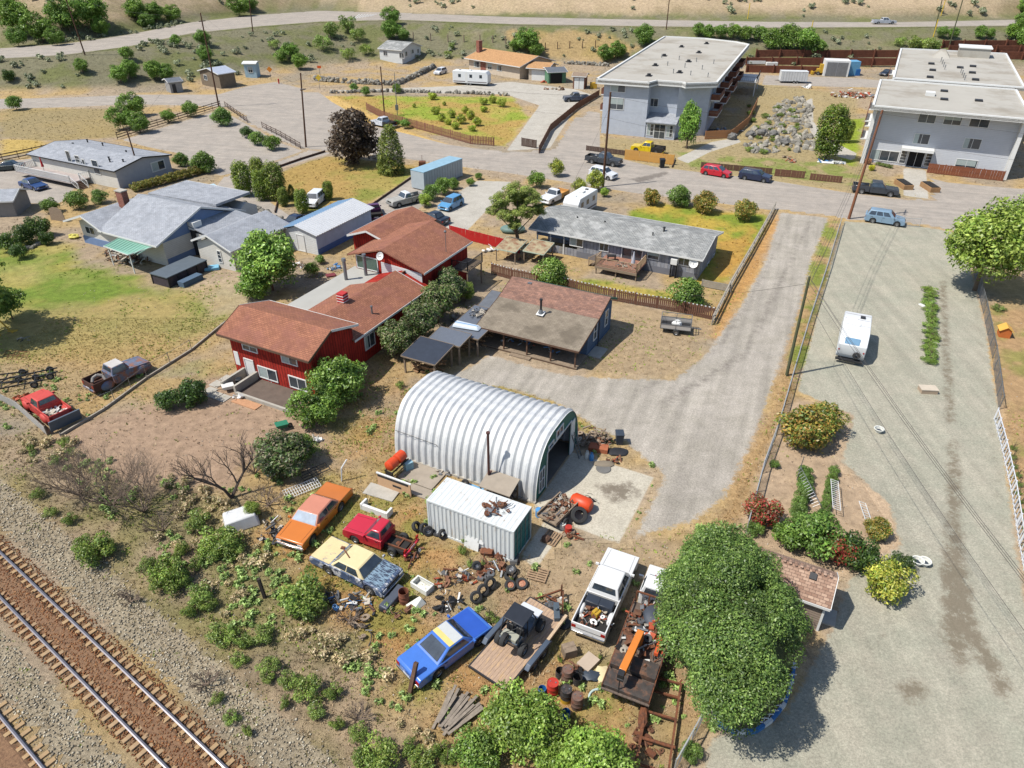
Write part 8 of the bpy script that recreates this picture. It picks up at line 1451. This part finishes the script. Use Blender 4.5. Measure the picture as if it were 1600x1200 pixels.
# board pile, leaning posts, crates, plates
e = thing('board_pile', 'fanned pile of grey weathered boards by the bottom bush', 'board pile', at(710,1115,.1), rad(58)); r_ = random.Random(21); bmz = MB().box(-1.1,1.1,-.07,.07,0,.05).mesh('board', mat('grey_boards_old', C(150,138,124), .95, var=.3, vs=5))
for k in range(26): part(bmz, 'board', e, (r_.uniform(-.15,.25),-.75+k*.058,.03+r_.random()*.3), (r_.uniform(-.1,.1),r_.uniform(-.08,.08),(k-13)*.022+r_.uniform(-.06,.06)), (r_.uniform(.6,1.05),1,1))
single(MB().beam((0,0,0),(.35,.75,1.5),.2,.2),'leaning_post',M_dwood,'thick leaning post against the tail of the blue car','post',640,1085); single(MB().beam((0,0,0),(-.1,.05,1.5),.16,.16),'old_post',mat('black_old_post', C(60,52,48), .95),'single old black post standing on the slope','post',414,934)
single(MB().box(-.35,.35,-.3,.3,0,.6).box(-.37,.37,-.02,.02,.2,.62),'crate',M_wood,'brown wooden crate behind the white pickup tail','crate',889,1022,rz=.3,bevel=.02); single(MB().box(-.5,.5,-.38,.38,0,.22),'plywood_box',mat('pale_ply', C(196,178,158), .8, var=.1),'flat pale plywood box right of the crate','box',919,1037,rz=.8,bevel=.01); heap(903,1045,.9,.7,14,'dark boxes beside the plywood box',[2,4,7],17,sz=(.3,.6)); single(MB().ell((0,0,.1),(.5,.35,.14),12,6,.2),'tarp',M_bin,'crumpled dark tarp below the plywood box','tarp',925,1058,smooth=True); single(MB().ell((0,0,.08),(.45,.55,.12),12,6,.2),'cream_cloth',mat('cream_cloth', C(232,214,168), .9),'crumpled cream cloth beside the dark tarp','cloth',942,1056,smooth=True)
# rusted chassis at the bottom
e = thing('rusted_chassis', 'long rusted bare truck chassis at the bottom edge', 'chassis', at(1030,1125,.3), rad(72)); b = MB(); b.beam((-2.6,-.75,.4),(2.4,-.75,.4),.1,.14).beam((-2.6,.7,.4),(2.0,.7,.4),.12,.16); [b.beam((x,-.75,.4),(x,.7,.4),.1,.1) for x in (-2.5,-1.2,.2,1.4,2.2)]; b.build('frame', M_rust, e); MB().ell((-.2,.75,.4),(.8,.25,.25),10,6,.15).cyl((-1.2,-.9,.4),(-1.2,.9,.4),.08).build('axle', M_rust, e)
heap(1000,1150,1.2,2.0,30,'rusty chains and parts left of the bare chassis',[0,0,7],18,rz=.3); heap(862,948,1.6,.9,30,'rusty frame parts on the trailer drawbar',[0,7,1,6],19,rz=.6,z=.0,hgt_=.5); single(MB().box(-.16,.16,-.55,.55,0,.9).cyl((0,0,.9),(0,0,1.1),.08),'winch_post',mat('slate_metal', C(88,100,110), .5),'slate grey winch beside the trailer drawbar','winch',869,970,bevel=.03); single(MB().lathe([(.01,.04),(.4,.04),(.42,0),(.4,-.04),(.01,-.04)], n=20),'round_plate',M_blk,'round black plate left of the white pickup tail','plate',881,975,z0=.06)
# by the slab and the hut
e = thing('wooden_cart', 'wooden cart heaped with rusty wood beside the hut door', 'cart', at(872,800,.4), rad(52)); MB().box(-1.3,1.3,-.75,.75,.55,.65).box(-1.3,1.3,-.78,-.7,.6,.85).box(-1.3,1.3,.7,.78,.6,.85).build('cart_bed', M_wood, e); [wheel(e, -.5, s*.88, .34, .18) for s in (-1,1)]; MB().beam((1.3,0,.5),(2.1,0,.3),.1,.1).build('drawbar', M_wood, e)
heap(0,0,2.3,1.3,110,'rusty wood, cans and pipes piled in the cart',[0,7,4,7,6,1],22,loc=tr(0,0,.66,e),rz=e.rotation_euler[2],hgt_=.45,sz=(.12,.4))
single(MB().lathe([(.01,-.75),(.35,-.72),(.5,-.55),(.52,.5),(.35,.72),(.01,.75)], axis='x', n=20),'orange_tank',M_otank,'fat orange tank lying on the concrete slab','tank',908,795,z0=.52,rz=rad(-35),smooth=True); heap(918,787,.7,.6,18,'black engine block on the concrete slab',[2,1,2],23,hgt_=.8,sz=(.2,.45))
single(MB().cyl((0,0,0),(0,0,.5),.22,n=14),'red_can',M_bred,'red can beside the scattered tools','can',888,832,smooth=True); single(MB().cyl((0,0,0),(0,0,.45),.2,n=14).cyl((0,0,.45),(0,0,.55),.1,n=10),'white_jug',M_tub,'white jug left of the red can','jug',879,826,smooth=True); single(MB().cyl((0,0,0),(0,0,.55),.24,n=14),'blue_tub',mat('sky_blue_tub', C(90,160,220), .5),'blue and white tub by the cart wheel','tub',842,806,smooth=True); single(MB().ell((0,0,.22),(.3,.28,.24),10,6,.15),'stump',M_dwood,'dark stump on the small concrete pad','stump',853,846); heap(895,838,1.2,.5,12,'red handled tools and sticks below the slab corner',[3,4,0],24,sz=(.15,.5))
for k,(x,y,c,l) in enumerate([(917,716,M_tub,'white gas bottle by the hut ladder'),(924,719,mat('sky_blue_tub',(0,0,0)),'blue gas bottle right of the white one')]): 
    e = thing('gas_bottle', l, 'gas bottle', at(x,y,0)); MB().lathe([(.01,0),(.16,.02),(.17,.1),(.17,.4),(.12,.52),(.05,.55),(.01,.56)], n=14).build('bottle', c, e, smooth=True); MB().lathe([(.09,.55),(.1,.66),(.09,.66),(.08,.56)], n=12).build('collar', c, e)
e = thing('ladder', 'grey ladder leaning by the hut door', 'ladder', at(907,715,0), rad(60)); b = MB(); b.beam((-.2,0,0),(-.2,.7,1.9),.04,.07).beam((.2,0,0),(.2,.7,1.9),.04,.07); [b.beam((-.2,.7*t,1.9*t),(.2,.7*t,1.9*t),.03,.03) for t in [k/8+.06 for k in range(8)]]; b.build('rungs', M_steel, e)
heap(928,690,2.2,1.5,130,'big pile of split firewood and roots by the hut',[4,4,7,6,4],25,hgt_=1.2,sz=(.2,.6),nm='woodpile',cat='woodpile'); single(MB().box(-.7,.7,-.35,.35,0,.35),'rusty_trough',mat('orange_rust', C(176,104,72), .9, var=.3),'orange rusted trough under the firewood','trough',935,703,rz=rad(-15)); single(MB().ell((0,0,.08),(.8,.5,.12),14,6,.1),'rubber_mat',M_dsteel,'crumpled grey mesh beside the wheelie bin','mesh',965,707,smooth=True); single(MB().ell((0,0,.1),(.75,.35,.12),12,6,.15),'burlap',mat('burlap', C(140,128,110)),'dark burlap sheet on the slab edge','sheet',944,726,smooth=True); single(MB().lathe([(.01,.1),(.5,.1),(.55,.04),(.01,.0)], n=20),'round_cover',mat('stone_grey_cover', C(120,118,114)),'round grey cover on the slab edge','cover',943,733,smooth=True); heap(960,722,.9,.5,16,'brown and red odds on the slab corner',[7,3,2],26)
# lean-to shelf at the hut corner
e = thing('work_bench', 'roofed workbench leaning against the front of the hut', 'bench', W(-18.2,30.9), A27); MB().hexa([(0,0,1.25),(2.3,0,1.25),(2.3,1.5,1.6),(0,1.5,1.6),(0,0,1.31),(2.3,0,1.31),(2.3,1.5,1.66),(0,1.5,1.66)]).build('bench_roof', mat('grey_ply', C(168,156,140), .85, var=.15), e); [MB().box(x-.04,x+.04,y-.04,y+.04,0,1.25).build('leg', M_wood, e) for x in (.1,2.2) for y in (.1,1.35)]; MB().box(.1,2.2,.2,1.4,.6,.66).build('shelf', M_wood, e)
heap(0,0,1.8,.8,24,'dark parts stored under the roofed workbench',[2,0,7],27,loc=(*W(-17.0,31.6)[:2],.66)); heap(700,742,1.6,.7,18,'fittings and pipes along the hut foot',[6,1,0],28,rz=rad(-27),hgt_=.3); single(MB().box(-1.2,1.2,-.14,.14,0,.1),'blue_plank',mat('blue_plank', C(120,170,206)),'pale blue plank between hut and container','plank',752,766,rz=rad(-30)); single(MB().box(-1.4,1.4,-1.0,1.0,0,.12),'wooden_platform',mat('grey_ply',(0,0,0)),'grey wooden platform left of the container','platform',660,744,rz=A27); single(MB().box(-.9,.9,-.45,.45,0,.1),'wooden_platform',mat('grey_ply',(0,0,0)),'small board platform in front of the grey one','platform',655,769,rz=A27)
single(MB().box(-.5,.5,-.02,.02,0,.9).box(.4,.8,-.02,.02,.6,.9),'leaning_board',M_white,'grey white board leaning on the container side','board',736,858,rz=A27,rx=-.25)
# truck cap under the shrub
e = thing('truck_canopy', 'white vehicle shell half buried under a green shrub', 'vehicle shell', at(375,810,.4), rad(28)); MB().hexa([(-1.1,-.8,0),(1.1,-.8,0),(1.1,.8,0),(-1.1,.8,0),(-.9,-.6,.8),(.9,-.6,.85),(.9,.6,.85),(-.9,.6,.8)]).build('shell', mat('dirty_white', C(222,222,220), .5, var=.12, vs=2), e, bevel=.08); MB().box(-.6,.6,-.72,-.68,.3,.6).build('window', M_carglass, e, bevel=.0).rotation_euler = (-.25,0,0)
T_(392,796,16,'lime','garden_bush','yellow green shrub growing over the white shell','bush',.8,.3,(1,1,.9))
# garden and lot furniture
e = thing('kennel', 'little orange and yellow wooden kennel behind the wire fence', 'kennel', at(1569,520,.3), rad(-20)); MB().prism([(-.45,-.5,0),(.45,-.5,0),(.45,-.5,.7),(0,-.5,1.05),(-.45,-.5,.7)], (0,1.0,0)).build('kennel_wall', mat('orange_wood', C(206,116,56), .8), e); [MB().hexa([(0,-.6,1.08),(s*.6,-.6,.66),(s*.6,.6,.66),(0,.6,1.08),(0,-.6,1.12),(s*.6,-.6,.70),(s*.6,.6,.70),(0,.6,1.12)]).build('kennel_roof', mat('yellow_wood', C(236,180,84), .7), e) for s in (-1,1)]
e = thing('planter_box', 'lone beige concrete planter box on the gravel lot', 'planter', at(1450,609,.2), rad(-5)); MB().box(-.65,.65,-.4,.4,0,.35).build('box', mat('beige_concrete', C(186,164,140), .9), e); MB().box(-.68,.68,-.42,.42,.35,.42).build('lid', mat('pale_lid', C(210,196,176), .8), e)
def basin(x, y, label): e = thing('basin', label, 'basin', at(x,y,0)); MB().lathe([(.01,.1),(.22,.1),(.3,.3),(.38,.32),(.36,.36),(.3,.34),(.22,.0),(.01,.0)][::-1], n=20).build('bowl', M_tub, e, smooth=True); MB().lathe([(.01,.14),(.24,.15)], n=16).build('soil', M_bin, e)
basin(1372,675,'white basin alone in the middle of the gravel lot'); basin(1432,881,'left white basin of the pair by the yellow green bush'); basin(1443,882,'right white basin of the pair by the yellow green bush')
single(MB().box(-.2,.2,-.35,.35,0,.12),'white_block',M_white,'small white block beside the green plant row','block',1441,478,rz=.3)
e = thing('bird_net', 'grey bird net sagging over the grape vines', 'net', at(1260,770,.5)); b = MB()
for k in range(14): t = k/13; b.tube([(-.3+t*.2,-1.8+t*3.6,.9),(.1,-1.8+t*3.6,1.15),(.45,-1.8+t*3.6,.7)],.012,3)
b.tube([(.1,-1.9,1.15),(.1,1.9,1.2)],.02,4).beam((.1,1.9,0),(.2,2.0,2.0),.04,.04).build('net_threads', M_steel, e)
def barrow(x, y, label, m): e = thing('wheelbarrow', label, 'wheelbarrow', at(x,y,.3), rad(30)); MB().hexa([(-.3,-.2,.25),(.35,-.2,.2),(.35,.2,.2),(-.3,.2,.25),(-.45,-.33,.6),(.5,-.33,.55),(.5,.33,.55),(-.45,.33,.6)]).build('tray', m, e); MB().beam((-.9,-.3,.55),(.6,-.1,.2),.04,.04).beam((-.9,.3,.55),(.6,.1,.2),.04,.04).build('handle', M_wood, e); wheel(e, .62, 0, .2, .08)
barrow(440,666,'green wheelbarrow alone in the bare back garden',mat('green_barrow', C(50,130,100), .6)); barrow(356,606,'pale wheelbarrow beside the paving slabs',M_white); heap(372,622,.9,.5,10,'pale sticks beside the wheelbarrow',[5,6],29,sz=(.2,.6)); bin_(375,603,'black bin by the garden wall of the red house',mat('black_plastic',(0,0,0)),0,.7)
heap(435,598,1.2,.5,16,'white garden chairs stacked before the red wall',[5,5],30,hgt_=.5); heap(490,690,1.0,.6,12,'pale blocks at the fence below the green bush',[5,6],31,sz=(.3,.6))
# yard of the grey roofed house
e = thing('covered_pool', 'long dark covered frame pool beside the grey roofed house', 'pool', W(-66.1,44.9), A27); MB().box(0,2.4,0,5.2,.0,1.15).build('pool_wall', mat('dark_striped_wall', C(70,62,70), .7, var=.4, vs=3), e, bevel=.03); MB().box(-.12,2.52,-.12,5.32,1.15,1.25).build('pool_cover', mat('slate_cover', C(98,108,116), .6, var=.12), e); [MB().box(x-.04,x+.04,y-.06,y+.06,0,1.2).build('frame_post', M_blk, e) for x in (-.06,2.46) for y in (0,1.3,2.6,3.9,5.2)]
e = thing('planter_box', 'blue planter box with leafy greens beside the covered pool', 'planter', W(-63.2,45.6), A27); MB().box(0,.9,0,2.6,0,.6).build('box', mat('grey_blue_boards', C(86,108,130), .8), e); 
for k in range(4): T_(290+k*8,428-k*4,5,'weed','vegetable_plant','leafy vegetable in the blue planter box','plant',.7,.4,(1.1,1.15,.9),'vegetables in the blue planter box')
heap(206,406,4.6,2.6,150,'crowded pots, furniture and junk under the green awning',[7,6,2,5,7,4],32,rz=A27,hgt_=1.1,sz=(.3,.8),nm='patio_clutter',cat='patio clutter'); heap(180,398,3.0,1.4,44,'row of plant pots along the patio edge',[7,6,4,2],33,rz=A27,hgt_=.7,sz=(.3,.7),nm='patio_clutter',cat='patio clutter'); heap(275,398,3.2,1.6,40,'tools and boxes along the gable wall',[2,6,7,1],34,rz=rad(63),hgt_=.9,sz=(.3,.8),nm='patio_clutter',cat='patio clutter'); heap(345,408,2.6,1.4,34,'pipes and machines before the small right gable',[6,5,2,1],35,rz=A27,hgt_=.6,sz=(.2,.7),nm='patio_clutter',cat='patio clutter'); single(MB().box(-.6,.6,-.35,.35,.0,.5).box(-.6,.6,.25,.4,.5,1.0),'red_mower',M_red,'red ride on mower by the gable wall','mower',241,400,rz=1,bevel=.05)
single(MB().box(-.9,.9,-.5,.5,.0,.35),'blue_tarp',mat('pale_blue_tarp', C(130,190,220), .6, var=.15),'pale blue tarp covered box right of the pool','tarp',330,421,rz=.3,bevel=.06); single(MB().prism([(-1.3,-.05,0),(1.3,-.05,0),(1.1,-.05,1.5),(.4,-.05,1.8),(-.4,-.05,1.8),(-1.1,-.05,1.5)], (0,.06,0)),'picket_gate',M_wood,'rounded wooden picket gate at the lawn corner','gate',92,345,rz=rad(-20)); e = thing('bird_bath', 'white bird bath in the dark left border', 'bird bath', at(28,376,0)); MB().lathe([(.25,0),(.08,.1),(.07,.7),(.4,.8),(.42,.86),(.01,.8)], n=14).build('bowl', M_tub, e, smooth=True)
single(MB().ell((0,0,.25),(.7,.5,.3),12,6,.25),'yellow_shrub_cover',mat('yellow_cover', C(226,214,110), .8),'yellow flowering mound at the left wing corner','mound',116,372); single(MB().box(-.5,.5,-.3,.3,.5,.6).box(-.45,-.35,-.25,.25,0,.5).box(.35,.45,-.25,.25,0,.5),'grill_table',M_blk,'black barbecue on the raised deck of the grey house','barbecue',0,0,loc=W(-34.2+10.3,72.1-.8,1.0),bevel=.02)
single(MB().cyl((0,0,0),(0,0,1.9),.02,n=5).cyl((0,0,.7),(0,0,2.0),.24,.05,n=10),'folded_parasol',mat('pale_grey_cloth', C(196,196,206)),'folded pale parasol on the raised deck','parasol',0,0,loc=W(-34.2+13.2,72.1-2.0,1.0)); heap(0,0,1.6,1.2,16,'patio chairs and table on the raised deck',[1,6,2],36,loc=W(-34.2+11.9,72.1-1.6,1.0),hgt_=.6,sz=(.2,.5))
# greenhouse frames left of the grey house, tarp, table things
for k,(u,v,w,d,l) in enumerate([(-36.5,67.3,2.6,3.0,'left pale roofed garden frame before the grey house'),(-33.4,68.2,2.6,2.8,'right garden frame with green edged roof')]):
    b2 = Bld('cold_frame', l, 'cold frame', W(u,v), A27); b2.roof([(0,0,1.5),(w,0,1.5),(w,d,1.9),(0,d,1.9)], mat('moss_panel', C(176,164,132), .8, var=.2, vs=2, col2=C(150,110,84), ms=1.2, thr=.5), .06, trim=mat('pale_green_trim', C(196,212,190), .6)); [MB().box(x-.05,x+.05,y-.05,y+.05,0,1.5).build('post', M_wood, b2.e) for x in (.1,w-.1) for y in (.1,d-.1)]; heap(0,0,w*.8,d*.7,20,'odds and ends under the '+('left' if k == 0 else 'right')+' garden frame',[4,7,2],40+k,loc=W(u+w/2,v+d/2),hgt_=.6)
single(MB().ell((0,0,.35),(1.6,1.1,.55),14,8,.05),'covered_boat',mat('green_grey_tarp', C(110,136,128), .6, var=.1),'green grey tarp covered boat under the pine','covered boat',801,362,rz=.1,smooth=True)
boat = thing('upturned_boat', 'upturned white boat on the tin lean-to roof', 'boat', (*(q3+np.array([*(UU*1.3+VV*1.2),0]))[:2], 2.0), A27+.1); MB().hexa([(-1.3,-.55,0),(1.3,-.4,0),(1.3,.4,0),(-1.3,.55,0),(-1.2,-.4,.3),(1.0,-.25,.28),(1.0,.25,.28),(-1.2,.4,.3)]).build('hull', mat('boat_white', C(216,226,234), .4), boat, bevel=.08); MB().beam((-1.2,0,.31),(1.0,0,.29),.05,.05).build('keel', mat('sky_blue_tub',(0,0,0)), boat)
heap(0,0,2.4,1.6,50,'dark pots and clutter on the rear of the tin roof',[2,1,6],45,loc=(*(q3+np.array([*(UU*1.5+VV*4.0),0]))[:2],2.1),hgt_=.4,sz=(.2,.5)); heap(712,500,1.0,1.6,20,'barrels and poles at the rear of the wood stores',[2,4,6],46)
heap(0,0,5.5,1.0,34,'chairs and boxes on the cottage porch',[2,3,4,5,8],47,loc=W(-24.0,51.0,.2),rz=A27,hgt_=.7,sz=(.2,.5)); heap(690,425,2.2,1.2,20,'pale rubble beside the red fence',[6,4],48,rz=.4); heap(768,392,1.6,.6,8,'white long bundle under the red fence',[5],49,sz=(.4,.9)); heap(468,416,1.6,1.2,26,'boxes and a white ladder by the workshop door',[4,5,7,6],50,hgt_=.6); heap(525,420,1.6,1.6,20,'blue bags and pots along the workshop side',[8,2,6],51,sz=(.2,.6)); single(MB().box(-.5,.5,-.4,.4,0,.15),'red_hatch',mat('dull_red', C(130,60,66)),'dull red hatch in the shaded garden','hatch',517,431,rz=.4)
# far yard: tractors, containers, bins behind the apartments
def farbox(name, label, cat, x, y, L, W_, H, m, rz=0): p = G(x, y); o = MB().box(-L/2,L/2,-W_/2,W_/2,0,H).build(name, m, None, bevel=.03); o.location = [float(q) for q in p]; o.rotation_euler = (0,0,rz); return tag(o, label, cat)
e = thing('storage_shed', 'white storage shed with double doors behind the rock garden', 'shed', G(1303,118), rad(-12)); MB().box(-3,3,-2,2,0,3.8).build('shed_wall', M_white, e); MB().box(-2.6,-.1,-2.06,-2,.1,3.4).box(0,2.5,-2.06,-2,.1,3.4).build('shed_door', M_steel, e)
farbox('blue_stall','blue canopy stall right of the white storage shed','stall',1328,117,3,3,3.4,mat('canopy_blue', C(110,170,206))); farbox('blue_bin','small blue bin by the blue stall','bin',1338,118,1.2,1.2,1.6,M_bblu)
e = thing('loader', 'small yellow loader parked left of the white storage shed', 'loader', G(1281,117), rad(170)); MB().box(-1.2,1.0,-.7,.7,.5,1.5).box(-.6,.4,-.6,.6,1.5,2.6).build('loader_body', M_yel, e, bevel=.05); MB().beam((1.0,.4,1.2),(2.0,.4,.4),.15,.15).box(1.8,2.3,-.9,.9,.1,.8).build('bucket', M_yel, e); [wheel(e, x, s*.75, .45, .3) for x in (-.8,.7) for s in (-1,1)]
for k,(x,y,l) in enumerate([(1250,100,'white tarp over lumber on the timber terrace'),(1205,102,'white roll on the timber terrace')]): farbox('tarp',l,'tarp',x-(70 if k==0 else 0),y,5-k*2,1.5,.8,M_white,.0)
heap(1330,150,9,5,70,'patio furniture and garden ornaments left of the grey apartment block',[4,5,7,1,3],60,hgt_=1.0,sz=(.5,1.4),nm='patio_clutter',cat='patio clutter'); heap(1262,137,2,1.5,8,'small white dinghy and boards by the rock path',[5,5,1],61,sz=(.8,1.6)); heap(1300,255,3.5,1.4,22,'pale blue paddling pool and white boards under the evergreen',[8,5,5],62,sz=(.5,1.2)); heap(1233,250,1.4,3,18,'orange wooden lounger on the apartment lawn',[3,4],63,sz=(.4,1.0)); heap(1130,205,7,3,30,'pots and boulders beside the tan fence',[6,2,1],64,sz=(.5,1.1)); heap(858,128,4,2,24,'red machines and tools inside the green carport',[3,2,3,6],65,sz=(.4,1.0)); heap(870,140,5,2,24,'logs and poles before the brown tool shed',[4,6,7],66,sz=(.4,1.3)); farbox('yellow_mower','yellow mower beside the brown tool shed','mower',927,138,1.6,1.2,1.3,M_yel)
for k,(x,y) in enumerate([(1172,214),(1190,212),(1208,214),(1144,218),(1226,226)]): p = G(x,y); o = MB().ell((0,0,.5),(.9,.8,.7),9,6,.2).build('boulder', MATS['stone_grey_cover'], None); o.location = [float(q) for q in p]; tag(o, 'dark boulder along the apartment path, number %s from the left' % ['two','three','four','one','five'][k], 'boulder', 'boulders along the apartment path')
for k,(x,y,c) in enumerate([(1363,262,(236,220,40)),(1357,252,(170,90,140))]): T_(x,y,6,'yellow','flower_bush',['yellow flowering plant by the apartment door','purple flowering plant by the apartment door'][k],'flowers',.8,0,[(1.5,1.4,.5),(1.2,.6,1.6)][k])
for k in range(6): T_(1372+k*4,255+k,4,'weed','flower_bush','low plant under the apartment ground floor windows','plant',.8,0,None,'plants under the apartment windows')
for k,(x,y,l) in enumerate([(1411,292,'left timber planter of the apartment walk'),(1452,296,'right timber planter of the apartment walk')]): e = thing('timber_planter', l, 'planter', P(x,y)); MB().box(-.7,.7,-1.6,1.6,0,.7).build('planter_box', mat('tan_timber', C(170,132,92), .9, var=.2), e); MB().box(-.55,.55,-1.45,1.45,.7,.8).build('soil', M_under, e)
single(MB().cyl((0,0,0),(0,0,.9),.16,n=10).ell((0,0,1.0),(.2,.2,.16),10,6),'fire_hydrant',M_red,'red fire hydrant beside the utility kiosk','hydrant',0,0,loc=G(436,131))
for k,(x,y,m,l) in enumerate([(424,126,mat('sign_orange', C(226,140,40)),'orange diamond road sign by the utility kiosk'),(501,122,mat('sign_orange2', C(232,100,40)),'orange rectangular road sign above the stone wall'),(500,140,mat('sign_yellow', C(236,200,60)),'yellow warning sign on a thin post')]):
    e = thing('road_sign', l, 'road sign', G(x,y)); MB().cyl((0,0,0),(0,0,2.6),.05,n=6).build('sign_post', M_steel, e); MB().cbox((0,-.06,2.6),(1.0,.04,1.0 if k != 1 else .6),0,rad(45) if k != 1 else 0).build('sign_plate', m, e)
for k,(x,y) in enumerate([(1265,60),(1458,58),(1470,25),(1168,30)]): single(MB().cyl((0,0,0),(0,0,4.5),.12,n=6),'marker_post',mat('sign_yellow',(0,0,0)),'yellow marker post '+['above the big green bush','left of the pole pair','high on the bank near the poles','on the bank above the blue apartments'][k],'post',0,0,loc=G(x,y))
single(MB().box(-.5,.5,-.5,.5,0,.8).beam((0,0,.8),(0,.1,1.8),.05,.05),'rusty_stand',M_rust,'rusty stand beside the street at the lawn corner','stand',660,260); tyre(606,270,'black wheel ornament on the corner lawn',.5,.15,1.4,.3)
# paint marks on the highway
for k in range(7):
    a, c = G(552+k*4.5, 30-k*.7, .09), G(562+k*4.5, 22.5-k*.0, .09); m_ = MB().beam(a, c, .25, .01).build('road_marking', M_white, None); tag(m_, None, None, None, 'structure')
for k in range(26): T_(1170+(k*37)%85, 165+(k*53)%72, 4+k%4, 'weed', 'rockery_plant', 'low plant among rock garden stones', 'plant', .6, 0, (1,1.02,.8), 'plants among the rocks')
# make every repeated label single out its plant or thing by its place along the photo
LMK = [((55,20),'the upper left wooded slope'),((240,120),'the utility huts'),((205,170),'the lower road'),((300,175),'the parking area fence'),((460,85),'the orange road signs'),((540,60),'the middle of the highway bank'),((612,40),'the white cottage'),((820,70),'the tan roofed house'),((955,85),'the blue apartment block'),((1150,52),'the back of the blue apartments'),((1240,66),'the timber terraces'),((1440,68),'the pair of poles'),((1590,40),'the right frame edge'),((690,190),'the field centre'),((760,165),'the field corner near the travel trailer'),((150,860),'the bare thicket'),((270,895),'the end of the tall slope thicket'),((315,940),'the middle of the slope'),((390,1000),'the old black post'),((430,1050),'the lower slope'),((500,1100),'the grey dead branches'),((590,1180),'the bottom frame edge'),((350,850),'the leafless dark tree'),((465,930),'the cream sedan'),((90,800),'the rails at left'),((80,700),'the corrugated sheet fence'),((300,830),'the slope below the bare garden'),((745,870),'the container foot'),((770,965),'the leaning tyres'),((900,1030),'the brown crate'),((700,290),'the steel container'),((900,280),'the white hatchback'),((490,410),'the workshop'),((1310,780),'the vine rows'),((1455,500),'the green plant strip')]
ORD = ['first','second','third','fourth','fifth','sixth','seventh','eighth','ninth','tenth','eleventh','twelfth','thirteenth','fourteenth','fifteenth','sixteenth','seventeenth','eighteenth','nineteenth','twentieth','21st','22nd','23rd','24th','25th','26th','27th','28th']
SC.view_layers[0].update()
def pxof(o): w = o.location; u, v = inpix(np.array([w[0]]), np.array([w[1]]), w[2]); return float(u[0]), float(v[0])
for rnd_ in (0, 1):
    by = {}
    for o in COL.objects:
        if o.parent is None and o.get('label') and o.get('kind') is None: by.setdefault(o['label'], []).append(o)
    for l, os_ in by.items():
        if len(os_) < 2: continue
        if rnd_ == 0:
            for o in os_:
                u, v = pxof(o); n_ = min(LMK, key=lambda q: (q[0][0]-u)**2+(q[0][1]-v)**2)[1]; base = ' '.join(l.split(' with ')[0].split(' cut ')[0].split(' on the ')[0].split()[:9]).split(' between ')[0].split(' behind ')[0].split(' beside ')[0].split(' below ')[0].split(' through ')[0].split(' in the ')[0]
                if len(os_) > 6: o['label'] = ' '.join(base.split()[:7 if len(base.split()) > 8 and ' in' not in base else 8]).removesuffix(' of the').removesuffix(' in the').removesuffix(' by the')+' near '+n_
        else:
            os_.sort(key=lambda o: pxof(o)[0])
            for i, o in enumerate(os_): o['label'] = (ORD[i]+' from left, ' if i < 28 else 'farther right, ')+l
for o in COL.objects:
    if o.get('group'): o['group'] = o['group'].replace('bushs','bushes')
